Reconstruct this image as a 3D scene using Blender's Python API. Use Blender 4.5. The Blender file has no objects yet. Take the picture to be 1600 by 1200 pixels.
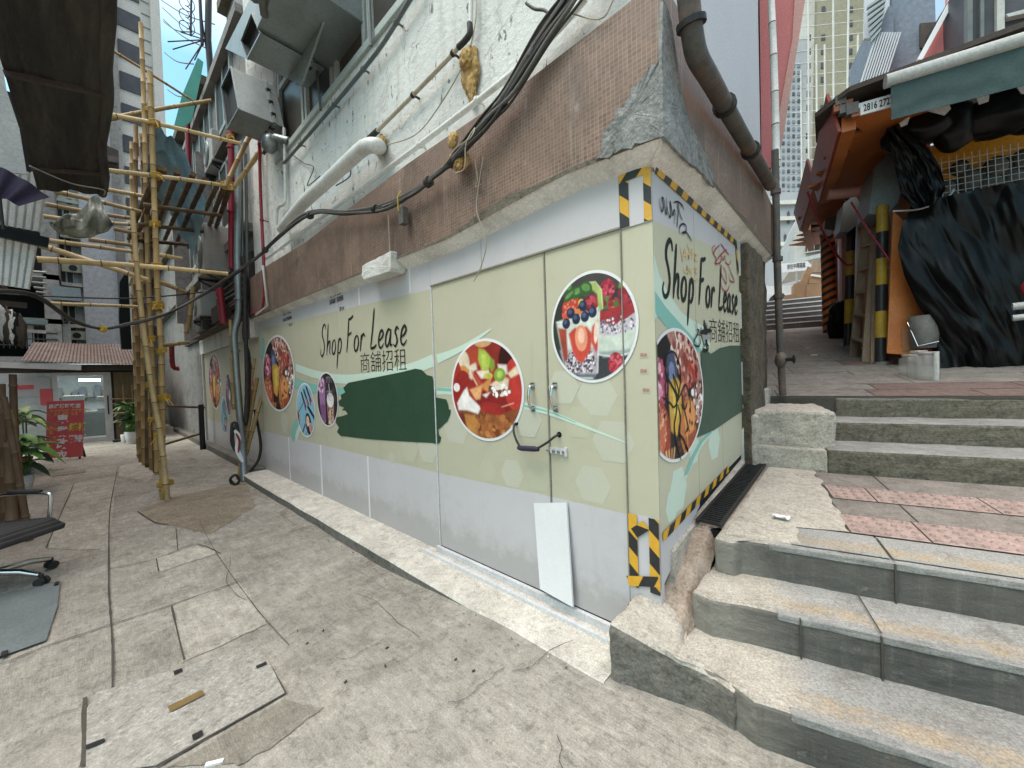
import bpy, bmesh, math, random
import numpy as np
from mathutils import Vector, Matrix, noise as mnoise
rnd = random.Random(7)
nrg = np.random.default_rng(3)
R = math.radians
scene = bpy.context.scene
COL = scene.collection
# ------------------------------------------------------------------ camera
CAM = np.array([0.745, -1.838, 1.5])          # eye height 1.5 m over the lane
FPX, CX, CY = 600.0, 800.0, 600.0             # focal length in pixels of a 1600 x 1200 picture
AX = np.array([650, -8, -600.0]); AX /= np.linalg.norm(AX)      # world X (along the lane) in camera axes
AY = np.array([554, -31, 600.0]); AY -= AX * AX.dot(AY); AY /= np.linalg.norm(AY)
AZ = np.cross(AX, AY)
if AZ[1] > 0: AZ = -AZ
MW = np.array([AX, AY, AZ])
cam_data = bpy.data.cameras.new('camera'); cam_data.sensor_width = 36.0; cam_data.lens = FPX / 1600 * 36
cam_data.clip_start = 0.05; cam_data.clip_end = 1000
cam = bpy.data.objects.new('camera', cam_data); COL.objects.link(cam)
rx, ry, rz = MW @ np.array([1, 0, 0]), MW @ np.array([0, -1, 0]), MW @ np.array([0, 0, -1])
cam.matrix_world = Matrix(((rx[0], ry[0], rz[0], CAM[0]), (rx[1], ry[1], rz[1], CAM[1]), (rx[2], ry[2], rz[2], CAM[2]), (0, 0, 0, 1)))
scene.camera = cam
# ------------------------------------------------------------------ sky, sun, exposure
world = bpy.data.worlds.new("World"); scene.world = world; world.use_nodes = True
wn, wl = world.node_tree.nodes, world.node_tree.links
SUN_EL, SUN_AZ = R(62), R(200)
sky = wn.new('ShaderNodeTexSky'); sky.sky_type = 'NISHITA'; sky.sun_disc = False
sky.sun_elevation = SUN_EL; sky.sun_rotation = SUN_AZ; sky.dust_density = 4.0; sky.air_density = 1.2
wtc = wn.new('ShaderNodeTexCoord'); wno = wn.new('ShaderNodeTexNoise'); wno.inputs['Scale'].default_value = 3.0; wno.inputs['Detail'].default_value = 6
wtint = wn.new('ShaderNodeMixRGB'); wtint.blend_type = 'MULTIPLY'; wtint.inputs['Fac'].default_value = 1; wtint.inputs['Color2'].default_value = (.68, 1.08, 1.05, 1)
wl.new(sky.outputs['Color'], wtint.inputs['Color1'])
wsep = wn.new('ShaderNodeSeparateXYZ'); wl.new(wtc.outputs['Generated'], wsep.inputs[0])
wzr = wn.new('ShaderNodeMapRange'); wzr.inputs['From Min'].default_value = .55; wzr.inputs['From Max'].default_value = .95; wl.new(wsep.outputs['Z'], wzr.inputs['Value'])
wrp = wn.new('ShaderNodeValToRGB'); wrp.color_ramp.elements[0].position = .50; wrp.color_ramp.elements[1].position = .74
wrp.color_ramp.elements[0].color = (0, 0, 0, 1); wrp.color_ramp.elements[1].color = (.5, .5, .5, 1)
wl.new(wtc.outputs['Generated'], wno.inputs['Vector']); wl.new(wno.outputs['Fac'], wrp.inputs['Fac'])
wcl = wn.new('ShaderNodeMixRGB'); wcl.inputs['Color2'].default_value = (5.2, 5.2, 5.0, 1); wl.new(wrp.outputs['Color'], wcl.inputs['Fac']); wl.new(wtint.outputs['Color'], wcl.inputs['Color1'])
wmx = wn.new('ShaderNodeMixRGB'); wmx.inputs['Color2'].default_value = (15.2, 13.2, 12.5, 1)      # bright overcast overhead
wl.new(wzr.outputs['Result'], wmx.inputs['Fac']); wl.new(wcl.outputs['Color'], wmx.inputs['Color1'])
wl.new(wmx.outputs['Color'], wn['Background'].inputs['Color']); wn['Background'].inputs['Strength'].default_value = 0.12
sd = bpy.data.lights.new('sun', 'SUN'); sd.energy = 1.1; sd.angle = R(30); sd.color = (1, .96, .9)
sun = bpy.data.objects.new('sun', sd); COL.objects.link(sun)
sun.rotation_euler = (R(90) - SUN_EL, 0, R(180) - SUN_AZ)
scene.view_settings.view_transform = 'Standard'; scene.view_settings.look = 'None'
scene.view_settings.gamma = 1.0; scene.view_settings.use_curve_mapping = False
scene.view_settings.exposure = 1.2
scene.render.engine = 'CYCLES'
scene.cycles.max_bounces = 8; scene.cycles.diffuse_bounces = 4; scene.cycles.use_denoising = True
scene.cycles.caustics_reflective = False; scene.cycles.caustics_refractive = False
# ------------------------------------------------------------------ survey helpers: a pixel of the photograph seen on a known plane
def ray(px, py): return MW @ np.array([px - CX, py - CY, FPX])
def onpl(px, py, n, d):
    r = ray(px, py); n = np.array(n, float); return CAM + r * ((d - n.dot(CAM)) / n.dot(r))
def ox(px, py, x=0.0): return onpl(px, py, (1, 0, 0), x)
def oy(px, py, y=0.0): return onpl(px, py, (0, 1, 0), y)
def oz(px, py, z=0.0): return onpl(px, py, (0, 0, 1), z)
def od(px, py, d): return CAM + ray(px, py) * (d / FPX)
EV, NV = np.array([.97, .244]), np.array([-.244, .97])     # along the step edges / up the alley
def UT(u, t, z=0.0):
    p = u * EV + t * NV; return np.array([p[0], p[1], z])
FL0, FLT, FLS = 1.21, 2.47, .145                            # upper alley floor
def floor_z(x, y): return FL0 + FLS * ((x * NV[0] + y * NV[1]) - FLT)
def of(px, py):
    n = np.array([-FLS * NV[0], -FLS * NV[1], 1]); return onpl(px, py, n, FL0 - FLS * FLT)
def sstep(a, b, x):
    t = min(1, max(0, (x - a) / (b - a))); return t * t * (3 - 2 * t)
def gz(x, y): return .1 * sstep(-2.3, -.7, x)
# ------------------------------------------------------------------ materials
_mats = {}
def hexc(h, k=1.0):
    c = [int(h[i:i + 2], 16) / 255 for i in (1, 3, 5)]
    return tuple(k * (v / 12.92 if v <= .04045 else ((v + .055) / 1.055) ** 2.4) for v in c) + (1,)
def col(c):
    if isinstance(c, str): return hexc(c)
    return tuple(c) + (1,) if len(c) == 3 else tuple(c)
class NT:
    def __init__(s, name):
        s.m = bpy.data.materials.new(name); s.m.use_nodes = True
        s.n, s.l = s.m.node_tree.nodes, s.m.node_tree.links; s.b = s.n['Principled BSDF']
        s.pos = s.n.new('ShaderNodeNewGeometry').outputs['Position']
    def link(s, a, b): s.l.new(a, b)
    def mapping(s, scale=(1, 1, 1), rot=(0, 0, 0), src=None):
        k = s.n.new('ShaderNodeMapping'); k.inputs['Scale'].default_value = scale; k.inputs['Rotation'].default_value = rot
        s.l.new(src or s.pos, k.inputs['Vector']); return k.outputs['Vector']
    def noise(s, scale, detail=5, rough=.6, vec=None, dist=0):
        k = s.n.new('ShaderNodeTexNoise'); k.inputs['Scale'].default_value = scale; k.inputs['Detail'].default_value = detail
        k.inputs['Roughness'].default_value = rough; k.inputs['Distortion'].default_value = dist
        s.l.new(vec or s.pos, k.inputs['Vector']); return k.outputs['Fac']
    def ramp(s, fac, stops):
        k = s.n.new('ShaderNodeValToRGB'); e = k.color_ramp.elements
        while len(e) < len(stops): e.new(.5)
        for el, (p, c) in zip(e, stops): el.position = p; el.color = col(c) if not isinstance(c, (int, float)) else (c, c, c, 1)
        s.l.new(fac, k.inputs['Fac']); return k.outputs['Color']
    def mix(s, a, b, fac, mode='MIX'):
        k = s.n.new('ShaderNodeMixRGB'); k.blend_type = mode
        for i, v in (('Fac', fac), ('Color1', a), ('Color2', b)):
            if isinstance(v, (int, float)): k.inputs[i].default_value = v if i == 'Fac' else (v, v, v, 1)
            elif isinstance(v, (tuple, list, str)): k.inputs[i].default_value = col(v)
            else: s.l.new(v, k.inputs[i])
        return k.outputs['Color']
    def bump(s, fac, strength=.3, dist=.01):
        k = s.n.new('ShaderNodeBump'); k.inputs['Strength'].default_value = strength; k.inputs['Distance'].default_value = dist
        s.l.new(fac, k.inputs['Height']); s.l.new(k.outputs['Normal'], s.b.inputs['Normal'])
    def done(s, color, rough=.8, spec=.3, metal=0.0):
        if isinstance(color, (tuple, list, str)): s.b.inputs['Base Color'].default_value = col(color)
        else: s.l.new(color, s.b.inputs['Base Color'])
        s.b.inputs['Roughness'].default_value = rough; s.b.inputs['Specular IOR Level'].default_value = spec
        s.b.inputs['Metallic'].default_value = metal; return s.m
def pm(name, c, c2=None, scale=3.0, rough=.8, spec=.3, metal=0.0, bump=.15, bscale=60, stretch=(1, 1, 1), dirt=None, dirt_amt=.5, dscale=1.3, fine=.25):
    """paint / concrete / metal: base colour drifting to a second one, fine grain, patches of dirt, small bump"""
    if name in _mats: return _mats[name]
    t = NT(name); v = t.mapping(stretch)
    c = col(c); c2 = col(c2) if c2 else tuple(x * .75 for x in c[:3]) + (1,)
    k = t.ramp(t.noise(scale, 6, .62, v), [(.32, c), (.68, c2)])
    if fine: k = t.mix(k, t.ramp(t.noise(bscale, 3, .7, v), [(.3, 1 - fine), (.7, 1 + fine * .35)]), 1.0, 'MULTIPLY')
    if dirt: k = t.mix(k, dirt, t.ramp(t.noise(dscale, 7, .68, v, .4), [(.5, 0.0), (.72, dirt_amt)]))
    if bump: t.bump(t.noise(bscale, 4, .65, v), bump, .01)
    _mats[name] = t.done(k, rough, spec, metal); return _mats[name]
def ink(c, rough=.55, k=1.0):
    c = col(c); key = 'print_%d_%d_%d' % tuple(int(255 * x * k) for x in c[:3])
    if key not in _mats:
        t = NT(key); cc = tuple(x * k for x in c[:3]) + (1,)
        kk = t.mix(cc, t.ramp(t.noise(9, 4), [(.3, .9), (.7, 1.04)]), 1.0, 'MULTIPLY')
        _mats[key] = t.done(kk, rough, .3)
    return _mats[key]
def glow(name, c, s):
    if name not in _mats:
        t = NT(name); t.b.inputs['Emission Color'].default_value = col(c); t.b.inputs['Emission Strength'].default_value = s
        _mats[name] = t.done(c, .4)
    return _mats[name]
def glass(name, c=(.75, .85, .85), alpha=.35, rough=.05):
    if name not in _mats:
        t = NT(name); t.b.inputs['Alpha'].default_value = alpha
        _mats[name] = t.done(c, rough, .6)
    return _mats[name]
def picture_mat():
    if 'printed_picture' not in _mats:
        t = NT('printed_picture'); a = t.n.new('ShaderNodeVertexColor'); a.layer_name = 'ink'
        _mats['printed_picture'] = t.done(a.outputs['Color'], .45, .35)
    return _mats['printed_picture']

M = {}
def concrete(name, c, c2, dark, streak_rot=None, amt=.6, sc=1.4, grain=140, bump=.35):
    t = NT(name)
    k = t.ramp(t.noise(sc, 8, .66, None, .3), [(.3, c), (.7, c2)])
    k = t.mix(k, dark, t.ramp(t.noise(sc * 2.3, 9, .72, None, .6), [(.52, 0.0), (.7, amt)]))
    if streak_rot is not None:
        v = t.mapping((1.0, 5.5, 1), (0, 0, streak_rot))
        k = t.mix(k, t.ramp(t.noise(5.5, 9, .8, v, .7), [(.34, .66), (.64, 1.16)]), .7, 'MULTIPLY'); k = t.mix(k, t.ramp(t.noise(.9, 7, .7, None, .5), [(.34, .78), (.66, 1.1)]), .8, 'MULTIPLY')
    k = t.mix(k, t.ramp(t.noise(grain, 3, .8), [(.32, .6), (.66, 1.2)]), .75, 'MULTIPLY')
    k = t.mix(k, t.ramp(t.noise(26, 6, .75), [(.36, .5), (.47, 1.0)]), .6, 'MULTIPLY'); k = t.mix(k, t.ramp(t.noise(7, 9, .8, None, .6), [(.36, .66), (.64, 1.22)]), .75, 'MULTIPLY'); k = t.mix(k, t.ramp(t.noise(60, 4, .8), [(.60, 1.0), (.68, 1.5)]), .5, 'MULTIPLY')
    if streak_rot is not None:
        v2 = t.mapping((1.0, 30, 1), (0, 0, streak_rot + .25)); k = t.mix(k, t.ramp(t.noise(9, 6, .8, v2), [(.36, .62), (.5, 1.0), (.66, 1.3)]), t.ramp(t.noise(1.1, 5, .6), [(.42, 0.0), (.62, .8)]), 'MULTIPLY')
    t.bump(t.noise(grain * .6, 5, .75), bump, .012)
    _mats[name] = t.done(k, .88, .22); return _mats[name]
M['lane'] = concrete('lane_concrete', (.41, .388, .338), (.32, .30, .258), (.19, .175, .148), R(-52), .7, 1.1)
M['lane_pale'] = concrete('pale_concrete', (.49, .465, .405), (.41, .385, .33), (.27, .245, .20), R(-52), .6)
M['lane_grit'] = concrete('granite_grit', (.40, .385, .35), (.31, .297, .265), (.21, .195, .17), None, .7, 3, 60, .7)
M['lane_dark'] = concrete('dark_concrete', (.29, .27, .225), (.24, .22, .185), (.15, .135, .11), R(-52), .5)
M['lane_brown'] = concrete('gravelly_patch', (.31, .27, .205), (.24, .205, .155), (.15, .125, .095), None, .6, 2.5, 70, .8)
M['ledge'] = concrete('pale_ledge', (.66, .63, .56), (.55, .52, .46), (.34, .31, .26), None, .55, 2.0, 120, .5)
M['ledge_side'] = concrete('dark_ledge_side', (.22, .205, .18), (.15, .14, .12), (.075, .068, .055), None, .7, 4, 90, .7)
M['step_top'] = concrete('step_tread', (.30, .297, .282), (.235, .233, .22), (.19, .185, .17), None, .5, 2.5, 150, .4)
M['step_warm'] = concrete('worn_tan_nosing', (.40, .315, .215), (.33, .26, .18), (.22, .18, .13), None, .5, 3, 120, .4)
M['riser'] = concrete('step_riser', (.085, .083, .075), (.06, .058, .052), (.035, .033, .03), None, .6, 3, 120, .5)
M['riser_old'] = concrete('mossy_riser', (.19, .17, .13), (.12, .107, .083), (.045, .04, .032), None, .9, 7, 45, 1.3)
M['render'] = concrete('pale_mortar', (.52, .48, .41), (.42, .385, .33), (.26, .235, .20), None, .6, 3, 80, .8)
M['rust_mortar'] = concrete('rusty_mortar', (.42, .34, .27), (.33, .26, .205), (.2, .14, .10), None, .7, 5, 70, .8)
M['pave'] = concrete('alley_paving', (.25, .225, .20), (.19, .17, .15), (.12, .105, .09), None, .5, 2.5, 100, .4)
M['pave_pink'] = concrete('pink_tactile', (.37, .265, .235), (.33, .25, .22), (.23, .20, .175), None, .5, 4, 120, .3)
M['pave_pink_shaded'] = concrete('shaded_pink_paving', (.20, .135, .12), (.16, .115, .10), (.10, .08, .07), None, .6, 3, 100, .4)  # pink paving with the shade under the awnings put into its colour
M['joint'] = pm('dark_joint', (.085, .077, .064), rough=.95, bump=0)
M['mortar_grey'] = concrete('grey_mortar', (.30, .31, .305), (.22, .23, .225), (.12, .12, .115), None, .7, 5, 60, 1.0)
M['wall_grey'] = concrete('weathered_grey_wall', (.30, .29, .275), (.22, .21, .20), (.10, .095, .085), None, .75, 1.2, 60, .5)
M['pillar'] = concrete('rough_pillar', (.15, .125, .09), (.09, .076, .056), (.032, .028, .022), None, .8, 4, 50, 1.4)
def wall_mat():
    t = NT('stained_white_wall')
    k = t.ramp(t.noise(1.1, 8, .65, None, .3), [(.3, (.69, .695, .665)), (.7, (.57, .58, .555))])
    k = t.mix(k, (.36, .35, .31), t.ramp(t.noise(1.6, 9, .74, t.mapping((5, 5, .55))), [(.52, 0.0), (.74, .6)]))
    k = t.mix(k, (.38, .37, .34), t.ramp(t.noise(3.5, 10, .78, None, .8), [(.55, 0.0), (.66, .65)]))
    k = t.mix(k, (.12, .11, .10), t.ramp(t.noise(9, 10, .7, t.mapping((1.4, 1.4, .6)), .6), [(.60, 0.0), (.615, .9)]))
    vo = t.n.new('ShaderNodeTexVoronoi'); vo.feature = 'DISTANCE_TO_EDGE'; vo.inputs['Scale'].default_value = 1.1
    vv = t.n.new('ShaderNodeVectorMath'); vv.operation = 'MULTIPLY_ADD'; nz = t.n.new('ShaderNodeTexNoise'); nz.inputs['Scale'].default_value = 3; nz.inputs['Detail'].default_value = 8; t.l.new(t.pos, nz.inputs['Vector'])
    t.l.new(nz.outputs['Color'], vv.inputs[0]); vv.inputs[1].default_value = (.5, .5, .5); t.l.new(t.pos, vv.inputs[2]); t.l.new(vv.outputs[0], vo.inputs['Vector'])
    k = t.mix(k, (.30, .29, .27), t.mix(t.ramp(vo.outputs['Distance'], [(.0, .8), (.012, 0.0)]), t.ramp(t.noise(1.7, 4), [(.45, 0.0), (.6, 1.0)]), 1.0, 'MULTIPLY'))
    k = t.mix(k, (.36, .25, .12), t.ramp(t.noise(1.5, 8, .75, t.mapping((4, 4, .5))), [(.62, 0.0), (.74, .8)]))
    t.bump(t.noise(14, 9, .75), .8, .03)
    _mats['w'] = t.done(k, .8, .25); return _mats['w']
M['wall'] = wall_mat()
def mosaic_mat():
    t = NT('brown_mosaic_tile')
    sp = t.n.new('ShaderNodeSeparateXYZ'); t.l.new(t.pos, sp.inputs[0])
    ad = t.n.new('ShaderNodeMath'); ad.operation = 'ADD'; t.l.new(sp.outputs[0], ad.inputs[0]); t.l.new(sp.outputs[1], ad.inputs[1])
    cb = t.n.new('ShaderNodeCombineXYZ'); t.l.new(ad.outputs[0], cb.inputs[0]); t.l.new(sp.outputs[2], cb.inputs[1])
    br = t.n.new('ShaderNodeTexBrick'); t.l.new(cb.outputs[0], br.inputs['Vector'])
    br.offset = 0.0; br.inputs['Scale'].default_value = 44; br.inputs['Brick Width'].default_value = 1.0; br.inputs['Row Height'].default_value = 1.0
    br.inputs['Mortar Size'].default_value = .06; br.inputs['Mortar Smooth'].default_value = .5
    br.inputs['Color1'].default_value = (.125, .077, .055, 1); br.inputs['Color2'].default_value = (.21, .135, .10, 1); br.inputs['Mortar'].default_value = (.38, .29, .24, 1)
    k = t.mix((.165, .108, .08), br.outputs['Color'], t.ramp(t.noise(1.8, 7, .7), [(.36, .15), (.6, .95)]))
    k = t.mix(k, t.ramp(t.noise(1.2, 7, .65), [(.3, .58), (.7, 1.15)]), 1.0, 'MULTIPLY')
    k = t.mix(k, (.32, .28, .24), t.ramp(t.noise(2.2, 9, .75, t.mapping((9, 9, .3))), [(.56, 0.0), (.70, .75)])); k = t.mix(k, (.30, .27, .24), t.ramp(t.noise(4, 9, .8, None, .8), [(.60, 0.0), (.68, .7)])); k = t.mix(k, (.6, .58, .54), t.ramp(t.noise(3.5, 6, .8, t.mapping((12, 12, 1.2))), [(.71, 0.0), (.74, .8)]))
    k = t.mix(k, (.06, .048, .04), t.ramp(t.noise(2.0, 9, .76, t.mapping((2, 2, .7))), [(.52, 0.0), (.72, .75)]))
    t.bump(br.outputs['Fac'], -.4, .004)
    return t.done(k, .62, .35)
M['mosaic'] = mosaic_mat()
M['soffit'] = pm('soffit_paint', (.76, .745, .71), (.62, .60, .56), 3, .85, dirt=(.2, .18, .15), dirt_amt=.6, dscale=2)
M['greyboard'] = pm('lavender_grey_board', (.47, .475, .515), (.43, .435, .475), 1.2, .5, .35, bump=.03, dirt=(.36, .36, .37), dirt_amt=.35, dscale=2.5, fine=.06)
M['greenboard'] = pm('sage_green_print', (.46, .485, .355), (.43, .455, .335), 1.0, .5, .35, bump=.03, dirt=(.37, .40, .28), dirt_amt=.3, dscale=2.2, fine=.05)
M['greenboard_lit'] = pm('sage_green_print_lit', (.51, .54, .40), (.48, .505, .375), 1.0, .5, .35, bump=.03, dirt=(.5, .5, .36), dirt_amt=.3, dscale=2.2, fine=.05)
def board_mat(name, c, c2, smudge):
    t = NT(name); k = t.ramp(t.noise(1.3, 6, .6), [(.3, c), (.7, c2)])
    k = t.mix(k, smudge, t.ramp(t.noise(3.2, 9, .75, None, .6), [(.54, 0.0), (.74, .45)]))
    k = t.mix(k, tuple(.55 * x for x in c), t.ramp(t.noise(1.8, 9, .72, t.mapping((4, 4, .6))), [(.6, 0.0), (.78, .35)]))
    k = t.mix(k, (.08, .08, .085), t.ramp(t.noise(7, 10, .8, t.mapping((1, 1, 2.5), (0, .5, 0)), 1.2), [(.665, 0.0), (.69, .55)]))
    k = t.mix(k, tuple(min(1, 1.25 * x) for x in c), t.ramp(t.noise(11, 8, .8, None, .8), [(.64, 0.0), (.68, .5)]))
    sp = t.n.new('ShaderNodeSeparateXYZ'); t.l.new(t.pos, sp.inputs[0]); ad = t.n.new('ShaderNodeMath'); ad.operation = 'MULTIPLY_ADD'; t.l.new(t.noise(6, 8, .8), ad.inputs[0]); ad.inputs[1].default_value = -.55; t.l.new(sp.outputs[2], ad.inputs[2])
    k = t.mix(k, (.22, .20, .17), t.ramp(ad.outputs[0], [(0.0, .4), (.10, .08), (.2, 0.0)]))
    t.bump(t.noise(2.6, 3, .5), .25, .03); return t.done(k, .42, .4)
M['greyboard'] = board_mat('lavender_grey_board', (.53, .512, .525), (.49, .473, .485), (.38, .375, .37))
M['greenboard'] = board_mat('sage_green_print', (.47, .45, .335), (.445, .425, .315), (.37, .35, .26))
M['greenboard_lit'] = board_mat('sage_green_print_lit', (.51, .495, .365), (.48, .465, .345), (.40, .40, .30))  # same print as greenboard, colour lightened for the brighter alley face
M['hexa'] = pm('pale_hexagon_print', (.505, .495, .40), (.485, .475, .385), 2, .5, bump=0, fine=.04)
M['hexb'] = pm('faint_hexagon_print', (.475, .465, .345), (.465, .455, .34), 2, .5, bump=0, fine=.04)
M['mint'] = pm('mint_print', (.55, .66, .56), (.52, .64, .55), 2, .5, bump=0, fine=.04)
M['teal'] = pm('teal_print', (.23, .47, .41), (.20, .44, .39), 2, .5, bump=0, fine=.04)
M['darkgreen'] = pm('dark_green_paint', (.020, .055, .030), (.026, .066, .036), 4, .5, .4, bump=.15, bscale=25, fine=.12)
M['darkgreen2'] = pm('faded_dark_green_paint', (.05, .085, .06), (.06, .10, .07), 4, .55, .4, bump=.15, bscale=25, fine=.12)
M['ink'] = pm('black_print', (.018, .02, .019), rough=.5, bump=0)
M['white'] = pm('white_print', (.74, .735, .74), (.68, .68, .69), 2, .5, bump=0, fine=.05)
M['ytape'] = pm('yellow_tape', (.70, .38, .03), (.62, .33, .03), 8, .4, .45, bump=.05, fine=.1)
M['btape'] = pm('black_tape', (.018, .018, .018), (.03, .03, .03), 8, .4, .45, bump=.05)
M['seam'] = pm('seam_strip', (.27, .245, .20), (.2, .18, .15), 6, .6, bump=.05)
M['alu'] = pm('white_aluminium', (.66, .66, .67), (.55, .55, .56), 5, .35, .5, bump=.03, dirt=(.3, .27, .24), dirt_amt=.4)
M['chrome'] = pm('chrome', (.62, .62, .61), (.5, .5, .5), 8, .18, .5, 1.0, bump=0, fine=.05)
M['steel'] = pm('galvanised_steel', (.30, .33, .33), (.23, .26, .26), 3, .42, .5, .75, bump=.05, dirt=(.15, .13, .1), dirt_amt=.4)
M['ductdark'] = pm('dark_duct_inside', (.03, .035, .035), rough=.8, bump=0)
M['duct'] = pm('duct_sheet', (.28, .32, .315), (.22, .255, .25), 2.2, .45, .5, .5, bump=.06, dirt=(.10, .09, .075), dirt_amt=.5)
M['black'] = pm('black_plastic', (.018, .018, .019), (.03, .03, .03), 6, .45, .4, bump=.05)
M['cable'] = pm('black_cable', (.022, .021, .02), (.05, .047, .043), 9, .6, .3, bump=.1)
M['cablegrey'] = pm('grey_cable', (.13, .125, .115), (.08, .075, .07), 9, .6, .3, bump=.1)
M['pvc'] = pm('white_pvc', (.66, .66, .63), (.58, .58, .55), 3, .45, .4, bump=.04, dirt=(.33, .30, .25), dirt_amt=.5, dscale=3)
M['beige'] = pm('beige_pvc', (.47, .42, .33), (.36, .31, .24), 5, .5, dirt=(.15, .12, .09), dirt_amt=.5)
M['greypipe'] = pm('grey_paint_pipe', (.13, .15, .15), (.09, .105, .105), 4, .5, .4, bump=.08, dirt=(.2, .16, .12), dirt_amt=.4)
M['rustpipe'] = pm('rusty_downpipe', (.10, .09, .08), (.055, .05, .045), 6, .6, .35, bump=.3, dirt=(.20, .11, .065), dirt_amt=.8, dscale=4)
M['redpipe'] = pm('red_pipe_paint', (.30, .02, .035), (.22, .015, .028), 4, .4, .45, bump=.06, dirt=(.1, .05, .05), dirt_amt=.4)
M['foam'] = pm('expanding_foam', (.50, .33, .12), (.24, .13, .04), 22, .85, bump=1.0, bscale=55, dirt=(.55, .48, .30), dirt_amt=.7, dscale=12)
M['bamboo'] = pm('bamboo_tan', (.42, .29, .135), (.30, .195, .085), 5, .5, .35, bump=.1, bscale=90, stretch=(1, 1, .35), dirt=(.13, .09, .05), dirt_amt=.6, dscale=3)
M['bamboo_pale'] = pm('bamboo_pale', (.60, .46, .26), (.48, .35, .18), 5, .45, .35, bump=.1, bscale=90, dirt=(.22, .15, .08), dirt_amt=.5, dscale=3)
M['bamboo_dark'] = pm('bamboo_dark', (.155, .10, .06), (.10, .065, .04), 5, .6, .3, bump=.1, bscale=90, dirt=(.04, .03, .02), dirt_amt=.6, dscale=3)
for nm in ('bamboo', 'bamboo_pale', 'bamboo_dark'):
    m_ = M[nm]; n_, l_ = m_.node_tree.nodes, m_.node_tree.links; bs = n_['Principled BSDF']; src = bs.inputs['Base Color'].links[0].from_socket
    oi = n_.new('ShaderNodeObjectInfo'); rp = n_.new('ShaderNodeValToRGB'); rp.color_ramp.elements[0].color = (.62, .56, .52, 1); rp.color_ramp.elements[1].color = (1.25, 1.28, 1.2, 1); l_.new(oi.outputs['Random'], rp.inputs['Fac'])
    mx = n_.new('ShaderNodeMixRGB'); mx.blend_type = 'MULTIPLY'; mx.inputs['Fac'].default_value = 1; l_.new(src, mx.inputs['Color1']); l_.new(rp.outputs['Color'], mx.inputs['Color2']); l_.new(mx.outputs['Color'], bs.inputs['Base Color'])
M['node'] = pm('bamboo_node', (.17, .11, .055), rough=.7, bump=0)
M['tie'] = pm('yellow_tie', (.55, .36, .05), (.42, .27, .04), 20, .5, bump=.1)
M['tarp'] = pm('blue_tarp', (.16, .36, .50), (.38, .55, .62), 4, .4, .4, bump=.3, bscale=30)
M['netting'] = pm('green_netting', (.10, .38, .31), (.14, .46, .38), 4, .8, bump=.1)
M['rust'] = pm('rusted_sheet', (.085, .05, .042), (.12, .095, .085), 3.5, .75, .25, bump=.2, dirt=(.17, .16, .15), dirt_amt=.9, dscale=1.8)
M['sheet'] = pm('pale_corrugated', (.66, .67, .65), (.56, .57, .55), 2, .5, .4, .0, bump=.05, dirt=(.2, .19, .17), dirt_amt=.5)
M['canopy'] = pm('dark_canopy_board', (.050, .046, .040), (.026, .024, .022), 2.5, .85, .2, bump=.25, bscale=30, stretch=(.6, 6, 6), dirt=(.13, .12, .10), dirt_amt=.45, dscale=1.0)
M['timber_dark'] = pm('dark_timber', (.07, .055, .045), (.045, .035, .03), 5, .75, bump=.2)
M['cream'] = pm('cream_render', (.60, .585, .55), (.53, .515, .48), .5, .85, bump=.1, bscale=10, dirt=(.38, .36, .33), dirt_amt=.5, dscale=.6)
M['whiteblock'] = pm('white_block_wall', (.58, .60, .62), (.52, .54, .56), .6, .85, bump=.2, bscale=8, dirt=(.40, .40, .40), dirt_amt=.4, dscale=.8)
M['palewall'] = pm('pale_blue_wall', (.52, .58, .60), (.47, .53, .55), .6, .8, bump=.1, bscale=8, dirt=(.36, .38, .39), dirt_amt=.4, dscale=.8)
M['stripe'] = pm('dark_window_band', (.075, .075, .085), (.05, .05, .058), 2, .4, .3, bump=0)
M['pane'] = pm('dark_pane', (.035, .03, .026), (.075, .065, .055), 1.2, .3, .12, bump=0)
M['frame'] = pm('pale_green_frame', (.40, .45, .43), (.34, .39, .37), 4, .5, dirt=(.2, .2, .18), dirt_amt=.4)
M['acbody'] = pm('ac_casing', (.46, .455, .43), (.38, .375, .35), 3, .55, dirt=(.2, .18, .15), dirt_amt=.5)
M['darkgap'] = pm('deep_dark', (.012, .012, .013), rough=.9, bump=0)
M['redsign'] = pm('red_sign_print', (.62, .12, .13), (.55, .10, .11), 4, .4, bump=0, fine=.08)
M['leaf'] = pm('leaf_green', (.08, .20, .04), (.14, .29, .065), 14, .4, .4, bump=.1)
M['leaf_pale'] = pm('leaf_yellow_green', (.40, .50, .17), (.16, .31, .07), 18, .4, .4, bump=.1)
M['leaf_dark'] = pm('leaf_dark', (.02, .065, .025), (.04, .10, .035), 14, .45, .4, bump=.1)
M['orange'] = pm('orange_stall_paint', (.56, .19, .045), (.44, .13, .032), 2, .42, .45, bump=.06, dirt=(.22, .07, .03), dirt_amt=.5)
M['orange_red'] = pm('red_orange_paint', (.46, .085, .045), (.36, .06, .035), 2, .4, .45, bump=.06, dirt=(.22, .05, .03), dirt_amt=.5)
M['greenawn'] = pm('green_awning_cloth', (.030, .055, .055), (.042, .076, .074), 6, .7, bump=.2)
M['poly'] = pm('black_polythene', (.005, .005, .005), (.008, .008, .008), 3, .34, .16, bump=.18, bscale=14)
M['wood'] = pm('worn_ladder_wood', (.36, .26, .185), (.26, .18, .125), 6, .7, bump=.2, stretch=(1, 1, .2))
M['card'] = pm('brown_cardboard', (.36, .22, .13), (.29, .175, .10), 3, .8, bump=.05)
M['pink'] = pm('pink_painted_wall', (.60, .20, .20), (.55, .18, .18), 1, .7, bump=.05)
M['salmon'] = pm('salmon_wall', (.60, .34, .30), (.55, .30, .27), 1, .7, bump=.05)
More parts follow.
